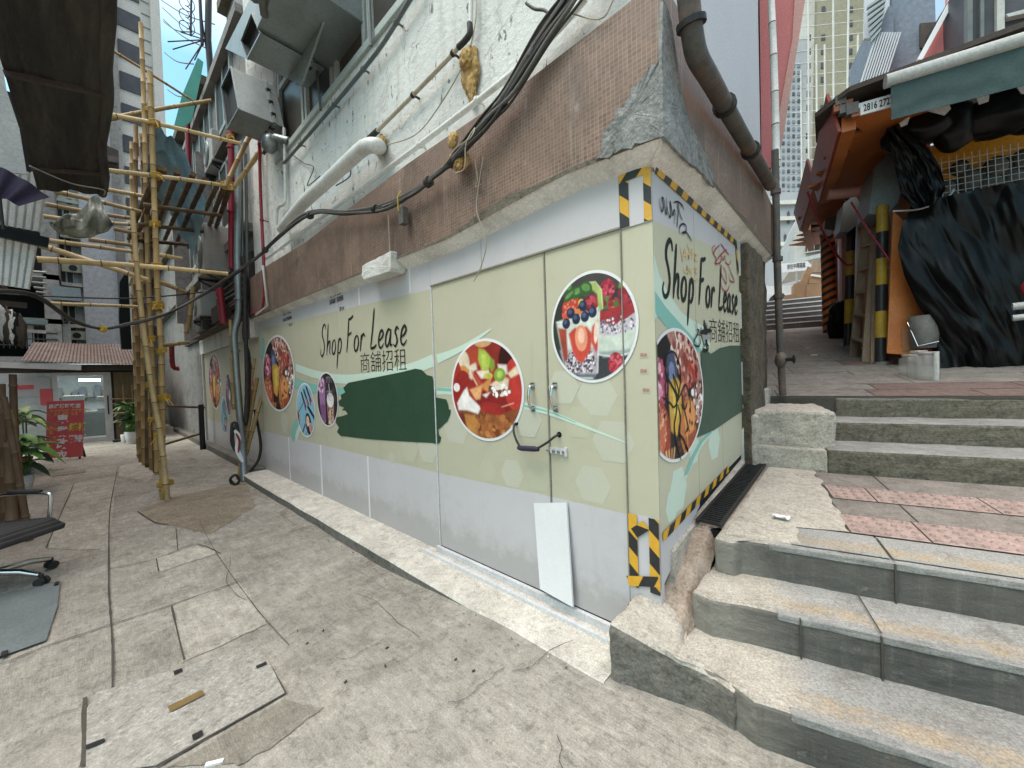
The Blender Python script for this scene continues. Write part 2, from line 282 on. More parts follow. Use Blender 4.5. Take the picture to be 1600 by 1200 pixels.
M['farwhite'] = pm('far_white_wall', (.36, .37, .385), (.31, .32, .335), .5, .8, bump=0, dirt=(.22, .22, .23), dirt_amt=.5)
M['skywhite'] = pm('white_wall_panel', (.50, .51, .54), (.45, .46, .49), .8, .7, bump=.05, dirt=(.45, .45, .46), dirt_amt=.4)
M['beigetower'] = pm('beige_tower', (.30, .275, .20), (.25, .23, .165), .3, .85, bump=.1, bscale=4)
M['bluewall'] = pm('blue_grey_wall', (.175, .205, .25), (.15, .18, .22), .8, .8, bump=.1, bscale=10)
M['yellowbanner'] = pm('yellow_banner', (.62, .29, .02), (.52, .23, .02), 3, .5, bump=.05)
M['yellow'] = pm('yellow_column_paint', (.55, .36, .03), (.46, .29, .03), 5, .5, .4, bump=.08, dirt=(.15, .1, .05), dirt_amt=.6)
M['orangecol'] = pm('orange_column_paint', (.62, .17, .03), (.52, .13, .03), 5, .5, .4, bump=.08, dirt=(.2, .07, .03), dirt_amt=.5)
M['matgrey'] = pm('grey_rubber_mat', (.165, .19, .19), (.135, .155, .158), 6, .75, .3, bump=.1)
M['brass'] = pm('worn_brass', (.30, .215, .09), (.22, .155, .07), 9, .5, .4, .5, bump=.1)
M['iron'] = pm('cast_iron', (.045, .045, .046), (.03, .03, .03), 9, .55, .4, .5, bump=.15)
M['fabric'] = pm('grey_fabric', (.46, .47, .455), (.36, .37, .36), 3, .85, bump=.3, bscale=40)
M['bag'] = pm('dusty_clear_bag', (.27, .28, .23), (.15, .16, .125), 8, .4, .4, bump=.6, bscale=18, dirt=(.42, .43, .38), dirt_amt=.6, dscale=6)
M['purple'] = pm('dark_purple_umbrella', (.035, .028, .06), (.022, .018, .04), 3, .6, bump=.1)
M['terracotta'] = pm('terracotta', (.30, .12, .07), (.24, .09, .055), 5, .8)
M['winlight'] = pm('white_glazed_pot', (.65, .65, .63), rough=.3, bump=0)
M['carwhite'] = pm('car_paint_white', (.70, .71, .72), rough=.25, spec=.5, bump=0, fine=.03)
def step_mat(name, tf, slope=0):
    t = NT(name)
    def dot(v):
        k = t.n.new('ShaderNodeVectorMath'); k.operation = 'DOT_PRODUCT'; k.inputs[1].default_value = v; t.l.new(t.pos, k.inputs[0]); return k.outputs['Value']
    def mth(op, a, b):
        k = t.n.new('ShaderNodeMath'); k.operation = op
        for i, v in enumerate((a, b)):
            if isinstance(v, (int, float)): k.inputs[i].default_value = v
            else: t.l.new(v, k.inputs[i])
        return k.outputs[0]
    tt = mth('ADD', mth('SUBTRACT', dot((NV[0], NV[1], 0)), tf), mth('MULTIPLY', mth('SUBTRACT', t.noise(7, 6, .7), .5), .10))
    uu = mth('ADD', dot((EV[0], EV[1], 0)), mth('MULTIPLY', mth('SUBTRACT', t.noise(5, 6, .7), .5), .35))
    grey = t.ramp(t.noise(2.2, 8, .7), [(.3, (.32, .318, .30)), (.7, (.24, .238, .225))]); tan = t.ramp(t.noise(6, 8, .7), [(.3, (.39, .315, .22)), (.7, (.29, .235, .165))])
    pale = t.ramp(t.noise(6, 9, .75), [(.3, (.50, .465, .40)), (.7, (.30, .275, .23))])
    band = t.ramp(tt, [(0.0, 0.0), (.035, 0.0), (.06, .95), (.12, .85), (.16, 0.0)]); k = t.mix(grey, tan, t.mix(band, t.ramp(t.noise(13, 8, .8), [(.36, .15), (.58, 1.0)]), 1.0, 'MULTIPLY'))
    k = t.mix(k, pale, t.ramp(uu, [(.42, 1.0), (.58, 0.0)]))
    k = t.mix(k, (.15, .135, .11), t.ramp(t.noise(5, 9, .75), [(.53, 0.0), (.70, .75)])); k = t.mix(k, (.52, .50, .45), t.ramp(t.noise(9, 9, .8), [(.6, 0.0), (.7, .6)]))
    k = t.mix(k, t.ramp(t.noise(110, 4, .85), [(.36, .5), (.62, 1.25)]), .8, 'MULTIPLY')
    t.bump(t.noise(90, 5, .75), .4, .012); return t.done(k, .88, .22)
def riser_mat():
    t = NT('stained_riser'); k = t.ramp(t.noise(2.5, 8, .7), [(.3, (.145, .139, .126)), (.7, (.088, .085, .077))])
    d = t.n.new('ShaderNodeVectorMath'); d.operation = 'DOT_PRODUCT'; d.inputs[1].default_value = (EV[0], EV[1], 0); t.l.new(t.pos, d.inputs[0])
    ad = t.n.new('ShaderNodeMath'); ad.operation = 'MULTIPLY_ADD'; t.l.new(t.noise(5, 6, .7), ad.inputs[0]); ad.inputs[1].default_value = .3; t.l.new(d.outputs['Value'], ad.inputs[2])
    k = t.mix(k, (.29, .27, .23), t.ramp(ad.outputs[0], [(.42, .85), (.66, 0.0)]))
    k = t.mix(k, (.21, .195, .17), t.ramp(t.noise(3, 8, .7, t.mapping((6, 6, .8))), [(.52, 0.0), (.75, .7)])); k = t.mix(k, (.13, .075, .045), t.ramp(t.noise(2.2, 6, .7, t.mapping((5, 5, .4))), [(.58, 0.0), (.75, .7)]))
    k = t.mix(k, (.30, .29, .26), t.ramp(t.noise(12, 8, .8), [(.6, 0.0), (.68, .6)])); k = t.mix(k, (.03, .028, .025), t.ramp(t.noise(8, 8, .8), [(.6, 0.0), (.7, .7)])); t.bump(t.noise(40, 8, .8), .9, .015); return t.done(k, .85, .25)
# ------------------------------------------------------------------ mesh builder
class MB:
    def __init__(s): s.v, s.f, s.m, s.sm, s.mats = [], [], [], [], []
    def mi(s, m):
        if m not in s.mats: s.mats.append(m)
        return s.mats.index(m)
    def add(s, vs, fs, m, smooth=False):
        o = len(s.v); s.v += [tuple(float(c) for c in v) for v in vs]; k = s.mi(m)
        for f in fs: s.f.append([o + i for i in f]); s.m.append(k); s.sm.append(smooth)
        return s
    def poly(s, pts, m): return s.add(pts, [list(range(len(pts)))], m)
    def hexa(s, p, m):      # 8 corners: bottom ring, top ring
        return s.add(p, [(3, 2, 1, 0), (4, 5, 6, 7), (0, 1, 5, 4), (1, 2, 6, 5), (2, 3, 7, 6), (3, 0, 4, 7)], m)
    def box(s, a, b, m):
        (x0, y0, z0), (x1, y1, z1) = [tuple(map(min, zip(a, b))), tuple(map(max, zip(a, b)))]
        return s.hexa([(x0, y0, z0), (x1, y0, z0), (x1, y1, z0), (x0, y1, z0), (x0, y0, z1), (x1, y0, z1), (x1, y1, z1), (x0, y1, z1)], m)
    def obox(s, c, sx, sy, sz, rot, m):   # oriented box: centre, sizes, 3x3 Matrix or z angle
        Rm = Matrix.Rotation(rot, 3, 'Z') if isinstance(rot, (int, float)) else rot
        cs = [(-1, -1, -1), (1, -1, -1), (1, 1, -1), (-1, 1, -1), (-1, -1, 1), (1, -1, 1), (1, 1, 1), (-1, 1, 1)]
        return s.hexa([Vector(c) + Rm @ Vector((a * sx / 2, b * sy / 2, d * sz / 2)) for a, b, d in cs], m)
    def prism(s, pts, d, m, m2=None):     # extrude a polygon of 3-D points by vector d
        n = len(pts); d = np.array(d, float); q = [np.array(p, float) for p in pts] + [np.array(p, float) + d for p in pts]
        s.add(q, [list(range(n))[::-1], list(range(n, 2 * n))], m)
        return s.add(q, [(i, (i + 1) % n, n + (i + 1) % n, n + i) for i in range(n)], m2 or m)
    def bar(s, a, b, w, h, m, up=(0, 0, 1)):
        a, b = Vector(a), Vector(b); d = (b - a).normalized(); u = Vector(up)
        if abs(d.dot(u)) > .98: u = Vector((1, 0, 0))
        x = d.cross(u).normalized(); y = x.cross(d)
        p = [a - x * w / 2 - y * h / 2, a + x * w / 2 - y * h / 2, a + x * w / 2 + y * h / 2, a - x * w / 2 + y * h / 2]
        return s.hexa(p + [q + (b - a) for q in p], m)
    def tube(s, pts, r, m, n=10, caps=True, smooth=True, rings=None):
        P = [Vector(p) for p in pts]; k = len(P); rr = r if isinstance(r, (list, tuple)) else [r] * k
        T = [(P[min(i + 1, k - 1)] - P[max(i - 1, 0)]).normalized() for i in range(k)]
        u = Vector((0, 0, 1)) if abs(T[0].z) < .9 else Vector((1, 0, 0))
        x = T[0].cross(u).normalized(); vs = []
        for i in range(k):
            x = (x - T[i] * x.dot(T[i])).normalized(); y = T[i].cross(x)
            for j in range(n):
                a = 2 * math.pi * j / n; vs.append(P[i] + (x * math.cos(a) + y * math.sin(a)) * rr[i])
        fs = [(i * n + j, i * n + (j + 1) % n, (i + 1) * n + (j + 1) % n, (i + 1) * n + j) for i in range(k - 1) for j in range(n)]
        s.add(vs, fs, m, smooth)
        if rings:
            for i in rings:
                for j in range(n): s.m[len(s.m) - len(fs) + i * n + j] = s.mi(M['node'])
        if caps: s.add(vs, [list(range(n))[::-1], list(range((k - 1) * n, k * n))], m)
        return s
    def lathe(s, c, prof, m, n=20, axis='Z', smooth=True):
        vs = []
        for r, h in prof:
            for j in range(n):
                a = 2 * math.pi * j / n; ca, sa = r * math.cos(a), r * math.sin(a)
                o = {'Z': (ca, sa, h), 'X': (h, ca, sa), 'Y': (ca, h, sa)}[axis]
                vs.append((c[0] + o[0], c[1] + o[1], c[2] + o[2]))
        k = len(prof)
        fs = [(i * n + j, i * n + (j + 1) % n, (i + 1) * n + (j + 1) % n, (i + 1) * n + j) for i in range(k - 1) for j in range(n)]
        s.add(vs, fs, m, smooth); return s.add(vs, [list(range(n))[::-1], list(range((k - 1) * n, k * n))], m)
    def grid(s, fn, nu, nv, m, smooth=True):
        vs = [fn(i / nu, j / nv) for j in range(nv + 1) for i in range(nu + 1)]
        fs = [(j * (nu + 1) + i, j * (nu + 1) + i + 1, (j + 1) * (nu + 1) + i + 1, (j + 1) * (nu + 1) + i) for j in range(nv) for i in range(nu)]
        return s.add(vs, fs, m, smooth)
    def blob(s, c, r, m, sub=3, amp=.25, fr=2.0, seed=0):
        bm = bmesh.new(); bmesh.ops.create_icosphere(bm, subdivisions=sub, radius=1)
        vs = []
        for v in bm.verts:
            w = Vector((seed * 7.3, seed * 3.1, 0)); k = 1 + amp * (mnoise.noise(v.co * fr + w) + (.5 * mnoise.noise(v.co * fr * 2.7 + w) + .3 * mnoise.noise(v.co * fr * 6 + w) if amp > .2 else 0))
            vs.append((c[0] + v.co.x * r[0] * k, c[1] + v.co.y * r[1] * k, c[2] + v.co.z * r[2] * k))
        fs = [[v.index for v in f.verts] for f in bm.faces]; bm.free(); return s.add(vs, fs, m, True)
    def build(s, name, parent=None, bevel=0, bseg=2, base=None):
        me = bpy.data.meshes.new(name)
        org = ORG.get(parent.name, np.zeros(3)) if parent else (np.array(base, float) if base is not None else np.zeros(3))
        inv = None
        if parent and parent.name in ROT: inv = ROT[parent.name].inverted()
        vv = [tuple(np.array(v) - org) for v in s.v] if not inv else [tuple(inv @ (Vector(v) - Vector(org))) for v in s.v]
        me.from_pydata(vv, [], s.f)
        for m in s.mats: me.materials.append(m)
        me.polygons.foreach_set('material_index', s.m); me.polygons.foreach_set('use_smooth', s.sm)
        me.update()
        o = bpy.data.objects.new(name, me); COL.objects.link(o)
        if parent: o.parent = parent; ORG[o.name] = org
        else: o.location = org; ORG[o.name] = org
        if parent and parent.name in ROT: ROT[o.name] = ROT[parent.name]
        if bevel:
            b = o.modifiers.new('bevel', 'BEVEL'); b.width = bevel; b.segments = bseg; b.limit_method = 'ANGLE'; b.angle_limit = R(35)
        return o
ORG, ROT = {}, {}
def tag(o, label, cat, group=None):
    o['label'] = label; o['category'] = cat
    if group: o['group'] = group
    return o
def thing(name, label, cat, base=(0, 0, 0), group=None):
    o = bpy.data.objects.new(name, None); COL.objects.link(o); o.location = tuple(float(c) for c in base); o.empty_display_size = .1
    ORG[o.name] = np.array(base, float); return tag(o, label, cat, group)
def single(B, name, label, cat, base=None, group=None, bevel=0):
    if base is None:
        a = np.array(B.v); base = (float(a[:, 0].mean()), float(a[:, 1].mean()), float(a[:, 2].min()))
    return tag(B.build(name, base=base, bevel=bevel), label, cat, group)
def struct(B, name, parent=None, bevel=0):
    o = B.build(name, parent, bevel=bevel)
    if not parent: o['kind'] = 'structure'
    return o
def roughen(o, levels=4, strength=.02, size=.15, bevel=.012):
    wd = o.modifiers.new('weld', 'WELD'); wd.merge_threshold = .0008
    if bevel:
        b = o.modifiers.new('bevel', 'BEVEL'); b.width = bevel; b.segments = 2; b.limit_method = 'ANGLE'; b.angle_limit = R(30)
    sb = o.modifiers.new('sub', 'SUBSURF'); sb.subdivision_type = 'SIMPLE'; sb.levels = levels; sb.render_levels = levels
    key = 'rough%.3f' % size
    tx = bpy.data.textures.get(key) or bpy.data.textures.new(key, 'CLOUDS'); tx.noise_scale = size; tx.noise_depth = 4
    d = o.modifiers.new('disp', 'DISPLACE'); d.texture = tx; d.strength = strength; d.mid_level = .5; d.texture_coords = 'GLOBAL'
    return o
def smooth_line(pts, n=8):
    P = [np.array(p, float) for p in pts]; out = []
    for i in range(len(P) - 1):
        a, b, c, d = P[max(i - 1, 0)], P[i], P[i + 1], P[min(i + 2, len(P) - 1)]
        for k in range(n):
            t = k / n; out.append(.5 * ((2 * b) + (c - a) * t + (2 * a - 5 * b + 4 * c - d) * t * t + (3 * b - a - 3 * c + d) * t ** 3))
    return out + [P[-1]]
def FR(u, v, e=0.0): return (u, -e, v)         # on the hoarding facing the lane
def SD(u, v, e=0.0): return (e, u, v)          # on the hoarding facing the alley
def ribbon(B, pts2, w, pl, m, e, n=7, taper=True):
    L = smooth_line(pts2, n); k = len(L); V = []
    for i, p in enumerate(L):
        t = L[min(i + 1, k - 1)] - L[max(i - 1, 0)]; t = t / (np.linalg.norm(t) + 1e-9); nn = np.array([-t[1], t[0]])
        ww = (w[0] + (w[1] - w[0]) * i / (k - 1)) if isinstance(w, (tuple, list)) else w
        if taper: ww *= min(1, .45 + 3 * min(i, k - 1 - i) / k)
        V += [pl(*(p + nn * ww / 2), e), pl(*(p - nn * ww / 2), e)]
    return B.add(V, [(2 * i, 2 * i + 1, 2 * i + 3, 2 * i + 2) for i in range(k - 1)], m)
def text(B, s, m, fn, size=1.0, bold=0.0, align='LEFT', shear=0.0):
    cu = bpy.data.curves.new('t', 'FONT'); cu.body = s; cu.size = size; cu.offset = bold; cu.align_x = align; cu.shear = shear; cu.resolution_u = 3
    o = bpy.data.objects.new('t', cu); COL.objects.link(o)
    dg = bpy.context.evaluated_depsgraph_get(); me = bpy.data.meshes.new_from_object(o.evaluated_get(dg))
    vs = [fn(v.co.x, v.co.y) for v in me.vertices]; fs = [list(p.vertices) for p in me.polygons]
    bpy.data.objects.remove(o); bpy.data.curves.remove(cu); bpy.data.meshes.remove(me)
    return B.add(vs, fs, m)
def textw(s, size):
    cu = bpy.data.curves.new('t', 'FONT'); cu.body = s; cu.size = size; o = bpy.data.objects.new('t', cu); COL.objects.link(o)
    bpy.context.view_layer.update(); w = o.dimensions.x; bpy.data.objects.remove(o); bpy.data.curves.remove(cu); return w
def bamboo(pts, r, m, taper=.85, seg=.34, n=8):
    """one cane: slight bend, thickened dark joints"""
    L = smooth_line(pts, 6) if len(pts) > 2 else [np.array(pts[0], float), np.array(pts[1], float)]
    D = [0.0]
    for a, b in zip(L, L[1:]): D.append(D[-1] + float(np.linalg.norm(b - a)))
    tot = D[-1]; ks = []; d = rnd.uniform(.05, seg)
    while d < tot - .03: ks.append(d); d += seg * rnd.uniform(.85, 1.15)
    st = [(0, 1, 0)]
    for k in ks: st += [(k - .016, 1, 0), (k - .006, 1.13, 1), (k + .006, 1.13, 0), (k + .016, .99, 0)]
    st.append((tot, 1, 0)); P, RR, rings = [], [], []
    bx, by = rnd.uniform(-.5, .5), rnd.uniform(-.5, .5)
    for i, (d, f, g) in enumerate(st):
        d = min(max(d, 0), tot); j = max(0, min(len(L) - 2, int(np.searchsorted(D, d)) - 1)); t = (d - D[j]) / max(1e-9, D[j + 1] - D[j])
        p = L[j] + (L[j + 1] - L[j]) * t; w = math.sin(math.pi * d / tot) * .012 * tot * .5
        P.append(p + np.array([bx * w, by * w, 0])); RR.append(r * f * (1 - (1 - taper) * d / tot))
        if g: rings.append(i)
    return MB().tube(P, RR, m, n, True, True, rings)
# =================================================================== GROUND, LEDGE, STEPS
def nonuni(spec):
    out = []
    for a, b, n in spec: out += [a + (b - a) * i / n for i in range(n)]
    return out + [spec[-1][1]]
gx = nonuni([(-120, -40, 6), (-40, -16, 8), (-16, -8, 20), (-8, 1.2, 76), (1.2, 8, 10), (8, 90, 6)])
gy = nonuni([(-90, -12, 5), (-12, -4, 8), (-4, .4, 40), (.4, 2, 3), (2, 90, 6)])
B = MB()
B.add([(x, y, gz(x, y) + (.012 * mnoise.noise(Vector((x * .9, y * .9, 0))) if -9 < x < 1.2 and -4 < y < .3 else 0)) for y in gy for x in gx],
      [(j * len(gx) + i, j * len(gx) + i + 1, (j + 1) * len(gx) + i + 1, (j + 1) * len(gx) + i) for j in range(len(gy) - 1) for i in range(len(gx) - 1)], M['lane'], True)
ground = struct(B, 'ground')
def gnd(px, py, e=.005):
    z = 0.0
    for _ in range(6): p = oz(px, py, z); z = gz(p[0], p[1]) + (.012 * mnoise.noise(Vector((p[0] * .9, p[1] * .9, 0))) if -9 < p[0] < 1.2 and -4 < p[1] < .3 else 0)
    p = oz(px, py, z + e); return p
def patch(B, pix, m, e, jag=0.0):       # a relaid patch following the ground
    P = [gnd(x, y, 0)[:2] for x, y in pix]
    bm = bmesh.new(); f = bm.faces.new([bm.verts.new((p[0], p[1], 0)) for p in P])
    bmesh.ops.triangulate(bm, faces=[f]); bmesh.ops.subdivide_edges(bm, edges=bm.edges[:], cuts=9, use_grid_fill=True)
    for v in bm.verts:
        if jag: w = v.co.copy(); v.co.x += jag * (mnoise.noise(w * 6) + .6 * mnoise.noise(w * 22)); v.co.y += jag * (mnoise.noise(w * 6 + Vector((9, 0, 0))) + .6 * mnoise.noise(w * 22 + Vector((9, 0, 0))))
    vs = [(v.co.x, v.co.y, gz(v.co.x, v.co.y) + .012 * mnoise.noise(Vector((v.co.x * .9, v.co.y * .9, 0))) + e) for v in bm.verts]
    bm.verts.index_update(); fs = [[v.index for v in q.verts] for q in bm.faces]; bm.free(); B.add(vs, fs, m, True)
B = MB()
patch(B, [(118, 755), (182, 744), (171, 862), (72, 857)], M['lane_pale'], .004, .03)
patch(B, [(188, 728), (222, 722), (240, 742), (232, 752), (184, 745)], M['lane_pale'], .004, .03)
patch(B, [(268, 948), (375, 910), (402, 948), (418, 975), (290, 1034)], M['lane_pale'], .004, .03)
patch(B, [(244, 874), (310, 852), (340, 864), (248, 895)], M['lane_pale'], .004, .03)
patch(B, [(215, 800), (258, 780), (385, 752), (400, 790), (330, 835), (250, 818)], M['lane_brown'], .004, .03)
patch(B, [(445, 1092), (507, 1108), (480, 1130), (380, 1200), (262, 1200)], M['lane_dark'], .004, .03)
patch(B, [(80, 740), (134, 733), (135, 738), (82, 745)], M['lane_dark'], .004, .03)
struct(B, 'pavement')
B = MB()
def gjoint(B, pix, w):
    L = smooth_line([gnd(x, y, 0) for x, y in pix], 7)
    V = []
    w *= .8
    for i, p in enumerate(L):
        t = L[min(i + 1, len(L) - 1)] - L[max(i - 1, 0)]; t[2] = 0; t /= np.linalg.norm(t); nn = np.array([-t[1], t[0], 0]); ww = w * rnd.uniform(.6, 1.25)
        for sg in (1, -1):
            q = p + nn * sg * ww / 2; V.append((q[0], q[1], gz(q[0], q[1]) + .012 * mnoise.noise(Vector((q[0] * .9, q[1] * .9, 0))) + .009))
    B.add(V, [(2 * i, 2 * i + 1, 2 * i + 3, 2 * i + 2) for i in range(len(L) - 1)], M['joint'])
for pix, w in [([(182, 742), (172, 797), (170, 900), (172, 950), (176, 1012), (176, 1077)], .014), ([(116, 756), (72, 857)], .010),
               ([(75, 1010), (175, 977), (267, 947), (375, 909)], .010), ([(92, 882), (168, 864)], .009), ([(172, 890), (244, 874), (305, 852), (345, 866)], .010),
               ([(268, 948), (288, 1033)], .012), ([(244, 874), (248, 894)], .010), ([(176, 1077), (148, 1087)], .008), ([(275, 826), (278, 861)], .010),
               ([(312, 815), (338, 865), (395, 945), (452, 1010)], .006), ([(0, 1040), (75, 1010)], .008), ([(116, 756), (182, 742), (240, 735)], .008),
               ([(182, 742), (188, 727), (224, 722)], .008), ([(0, 812), (90, 796)], .008),
               ([(215, 800), (242, 817), (262, 820)], .014), ([(133, 1092), (130, 1200)], .022), ([(445, 1086), (330, 1152), (243, 1202)], .014), ([(418, 1036), (446, 1086)], .016)]:
    gjoint(B, pix, w)
q0 = random.Random(11)
for (x, y, ang, n) in ((560, 930, .5, 9), (700, 1100, -.4, 8), (360, 870, 1.1, 7), (800, 1050, .2, 8), (600, 1000, 2.4, 6), (430, 800, .3, 7), (90, 1120, -.5, 7), (870, 1150, .9, 7)):
    pts = [(x, y)]
    for k in range(n): ang += q0.uniform(-.5, .5); pts.append((pts[-1][0] + 15 * math.cos(ang), pts[-1][1] + 11 * math.sin(ang)))
    gjoint(B, pts, .004)
struct(B, 'pavement_joints')
# granite manhole cover set in the lane
mc = thing('manhole_cover', 'large pale granite manhole cover with a small brass plate, sunk in the lane paving', 'manhole cover', gnd(290, 1110))
B = MB(); patch(B, [(150, 1085), (398, 1010), (420, 1036), (445, 1086), (243, 1200), (134, 1215), (136, 1110)], M['lane_grit'], .010); B.build('slab', mc)
B = MB(); patch(B, [(262, 1109), (315, 1083), (321, 1090), (266, 1118)], M['brass'], .016); B.build('name_plate', mc)
for q in ([(271, 1053), (284, 1048), (286, 1053), (273, 1059)], [(300, 1154), (316, 1146), (318, 1154), (302, 1163)], [(134, 1170), (163, 1159), (165, 1164), (135, 1177)], [(400, 1045), (416, 1038), (417, 1042), (401, 1049)]):
    B = MB(); patch(B, q, M['iron'], .016); B.build('lifting_slot', mc)
# pale ledge under the hoarding
LZ = .10; LF = -.343
B = MB()
xs = [-6.45 + i * .25 for i in range(26)] + [-.14]
prof = []
for x in xs:
    wob = .012 * mnoise.noise(Vector((x * 2.2, 5, 0)))
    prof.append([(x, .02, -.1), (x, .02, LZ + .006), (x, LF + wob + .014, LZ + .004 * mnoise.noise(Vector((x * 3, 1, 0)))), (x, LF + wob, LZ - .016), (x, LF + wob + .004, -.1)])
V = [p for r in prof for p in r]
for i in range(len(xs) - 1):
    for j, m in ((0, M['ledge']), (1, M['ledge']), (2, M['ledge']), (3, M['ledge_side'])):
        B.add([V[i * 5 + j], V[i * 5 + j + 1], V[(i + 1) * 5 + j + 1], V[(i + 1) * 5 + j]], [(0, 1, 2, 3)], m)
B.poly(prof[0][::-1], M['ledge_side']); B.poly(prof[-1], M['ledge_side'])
struct(B, 'kerb')
# lower flight: three steps turned a little from the shopfront, then the landing
def block(pts, z0, z1, mt, ms, name, par=None, lev=4, amp=.016, slope=None, bevel=.014):
    Bk = MB(); n = len(pts)
    top = [(p[0], p[1], z1 if slope is None else z1 + slope * ((p[0] * NV[0] + p[1] * NV[1]) - .305)) for p in pts]; bot = [(p[0], p[1], z0) for p in pts]
    Bk.poly(top, mt)
    for i in range(n): Bk.add([bot[i], bot[(i + 1) % n], top[(i + 1) % n], top[i]], [(0, 1, 2, 3)], ms)
    o = struct(Bk, name, par)
    if lev: roughen(o, lev, amp, .07, bevel)
    return o
UR = 4.2
def u2(u, t): return tuple(UT(u, t)[:2])
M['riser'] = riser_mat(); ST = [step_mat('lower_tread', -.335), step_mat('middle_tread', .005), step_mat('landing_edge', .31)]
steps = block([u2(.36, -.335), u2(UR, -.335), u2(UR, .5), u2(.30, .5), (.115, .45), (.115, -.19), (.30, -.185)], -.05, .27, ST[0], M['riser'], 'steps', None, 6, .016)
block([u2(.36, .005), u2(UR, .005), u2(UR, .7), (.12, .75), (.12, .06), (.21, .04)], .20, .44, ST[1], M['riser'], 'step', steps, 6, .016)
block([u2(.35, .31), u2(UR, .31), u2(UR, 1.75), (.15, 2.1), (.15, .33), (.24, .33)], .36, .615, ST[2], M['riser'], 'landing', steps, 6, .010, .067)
def lz(u, t): return .615 + .067 * (t - .305)
# worn tan band along every nosing, pale granite lip, joints, tactile tiles: thin laid sheets
B = MB()
def sheet(B, u0, u1, t0, t1, z, m, e, ns=24, wob=.0, edge=True):
    V = []
    for i in range(ns + 1):
        u = u0 + (u1 - u0) * i / ns
        a = t0; b = t1 + wob * (mnoise.noise(Vector((u * 2.3, t0 * 9, 1))) + .5 * mnoise.noise(Vector((u * 9, t0 * 9, 4))))
        for t in (a, b): V.append(UT(u, t, (z(u, t) if callable(z) else z) + e))
    B.add(V, [(2 * i, 2 * i + 2, 2 * i + 3, 2 * i + 1) for i in range(ns)], m)
B = MB()
for t0, z in ((-.335, .27), (.005, .44), (.31, .615)):
    p = [UT(.50, t0 - .008), UT(UR, t0 - .008)]
    B.hexa([UT(.47, t0 - .004, z - .030), UT(UR, t0 - .008, z - .030), UT(UR, t0 + .03, z - .030), UT(.47, t0 + .03, z - .030),
            UT(.47, t0 - .004, z + .0), UT(UR, t0 - .008, z + .002), UT(UR, t0 + .03, z + .004), UT(.47, t0 + .03, z + .001)], M['step_top'])
roughen(struct(B, 'granite_lips', steps), 6, .010, .03, .003)
B = MB()
for u, t, za, zb in ((.80, .005, .27, .44), (.93, .31, .44, .615), (2.0, .005, .27, .44), (1.7, -.335, .1, .27), (2.3, .31, .44, .615), (.545, .005, .27, .44)):
    B.hexa([UT(u, t - .016, za), UT(u + .005, t - .016, za), UT(u + .005, t, za), UT(u, t, za), UT(u, t - .016, zb), UT(u + .005, t - .016, zb), UT(u + .005, t, zb), UT(u, t, zb)], M['joint'])
for u, t0, t1, z in ((.80, .0, .31, .44), (2.0, .0, .31, .44), (1.7, -.335, .0, .27), (.93, .31, .53, lz), (2.3, .31, .53, lz)):
    sheet(B, u, u + .006, t0, t1, z, M['joint'], .012, 1)
struct(B, 'step_joints', steps)
B = MB()
def tactile(B, u0, u1, t0, t1):
    sheet(B, u0, u1, t0, t1, lz, M['pave_pink'], .012, 3)
    nu = int((u1 - u0) / .05); nt = int((t1 - t0) / .05)
    for i in range(nu):
        for j in range(nt):
            u = u0 + (i + .5) * (u1 - u0) / nu; t = t0 + (j + .5) * (t1 - t0) / nt
            c = UT(u, t, lz(u, t) + .012); r = .014
            V = [c + np.array([r * math.cos(k * math.pi / 4), r * math.sin(k * math.pi / 4), 0]) for k in range(8)] + [c + np.array([.6 * r * math.cos(k * math.pi / 4), .6 * r * math.sin(k * math.pi / 4), .010]) for k in range(8)]
            B.add(V, [(k, (k + 1) % 8, 8 + (k + 1) % 8, 8 + k) for k in range(8)] + [list(range(8, 16))], M['pave_pink'])
for row, (t0, t1, us) in enumerate(((.56, .80, (.84, 1.14, 1.56, 1.98, 2.6, 3.2, 3.9)), (1.06, 1.30, (.87, 1.08, 1.58, 2.2, 2.7, 3.3, 3.9)))):
    for a, b in zip(us, us[1:]): tactile(B, a + .004, b - .004, t0, t1)
struct(B, 'tactile_tiles', steps)
B = MB()
for t0, t1, us in ((.805, 1.055, (.85, 1.17, 1.83, 2.5, 3.2, 3.9)), (1.305, 1.60, (.86, 1.2, 2.1, 3.0, 3.9)), (.332, .56, (.56, .93, 2.3, 3.9))):
    for a, b in zip(us, us[1:]): sheet(B, a + .005, b - .005, t0 + .004, t1 - .004, lz, M['pave'] if t0 > .5 else ST[2], .010 if t0 > .5 else .0065, 12)
struct(B, 'paving_slabs', steps)
B = MB(); sheet(B, .60, 3.9, .56, 1.60, lz, M['joint'], .006, 8); struct(B, 'joint_bed', steps)
# pale mortar skirt along the left of the landing
B = MB()
for i in range(47):
    t0, t1 = .345 + i * .0275, .345 + (i + 1) * .0275
    def ur(t): return (.60 if t < .56 else .835) + .035 * mnoise.noise(Vector((t * 9, 2, 0))) + .03 * (t - .35)
    def ul(t): return .27 + .24 * (t - .3)
    B.add([UT(ul(t0), t0, lz(0, t0) + (.0115 if i else .002)), UT(ur(t0), t0, lz(0, t0) + (.0115 if i else .002)), UT(ur(t1), t1, lz(0, t1) + .0115), UT(ul(t1), t1, lz(0, t1) + .0115)], [(0, 1, 2, 3)], M['render'])
struct(B, 'mortar_skirt', steps)
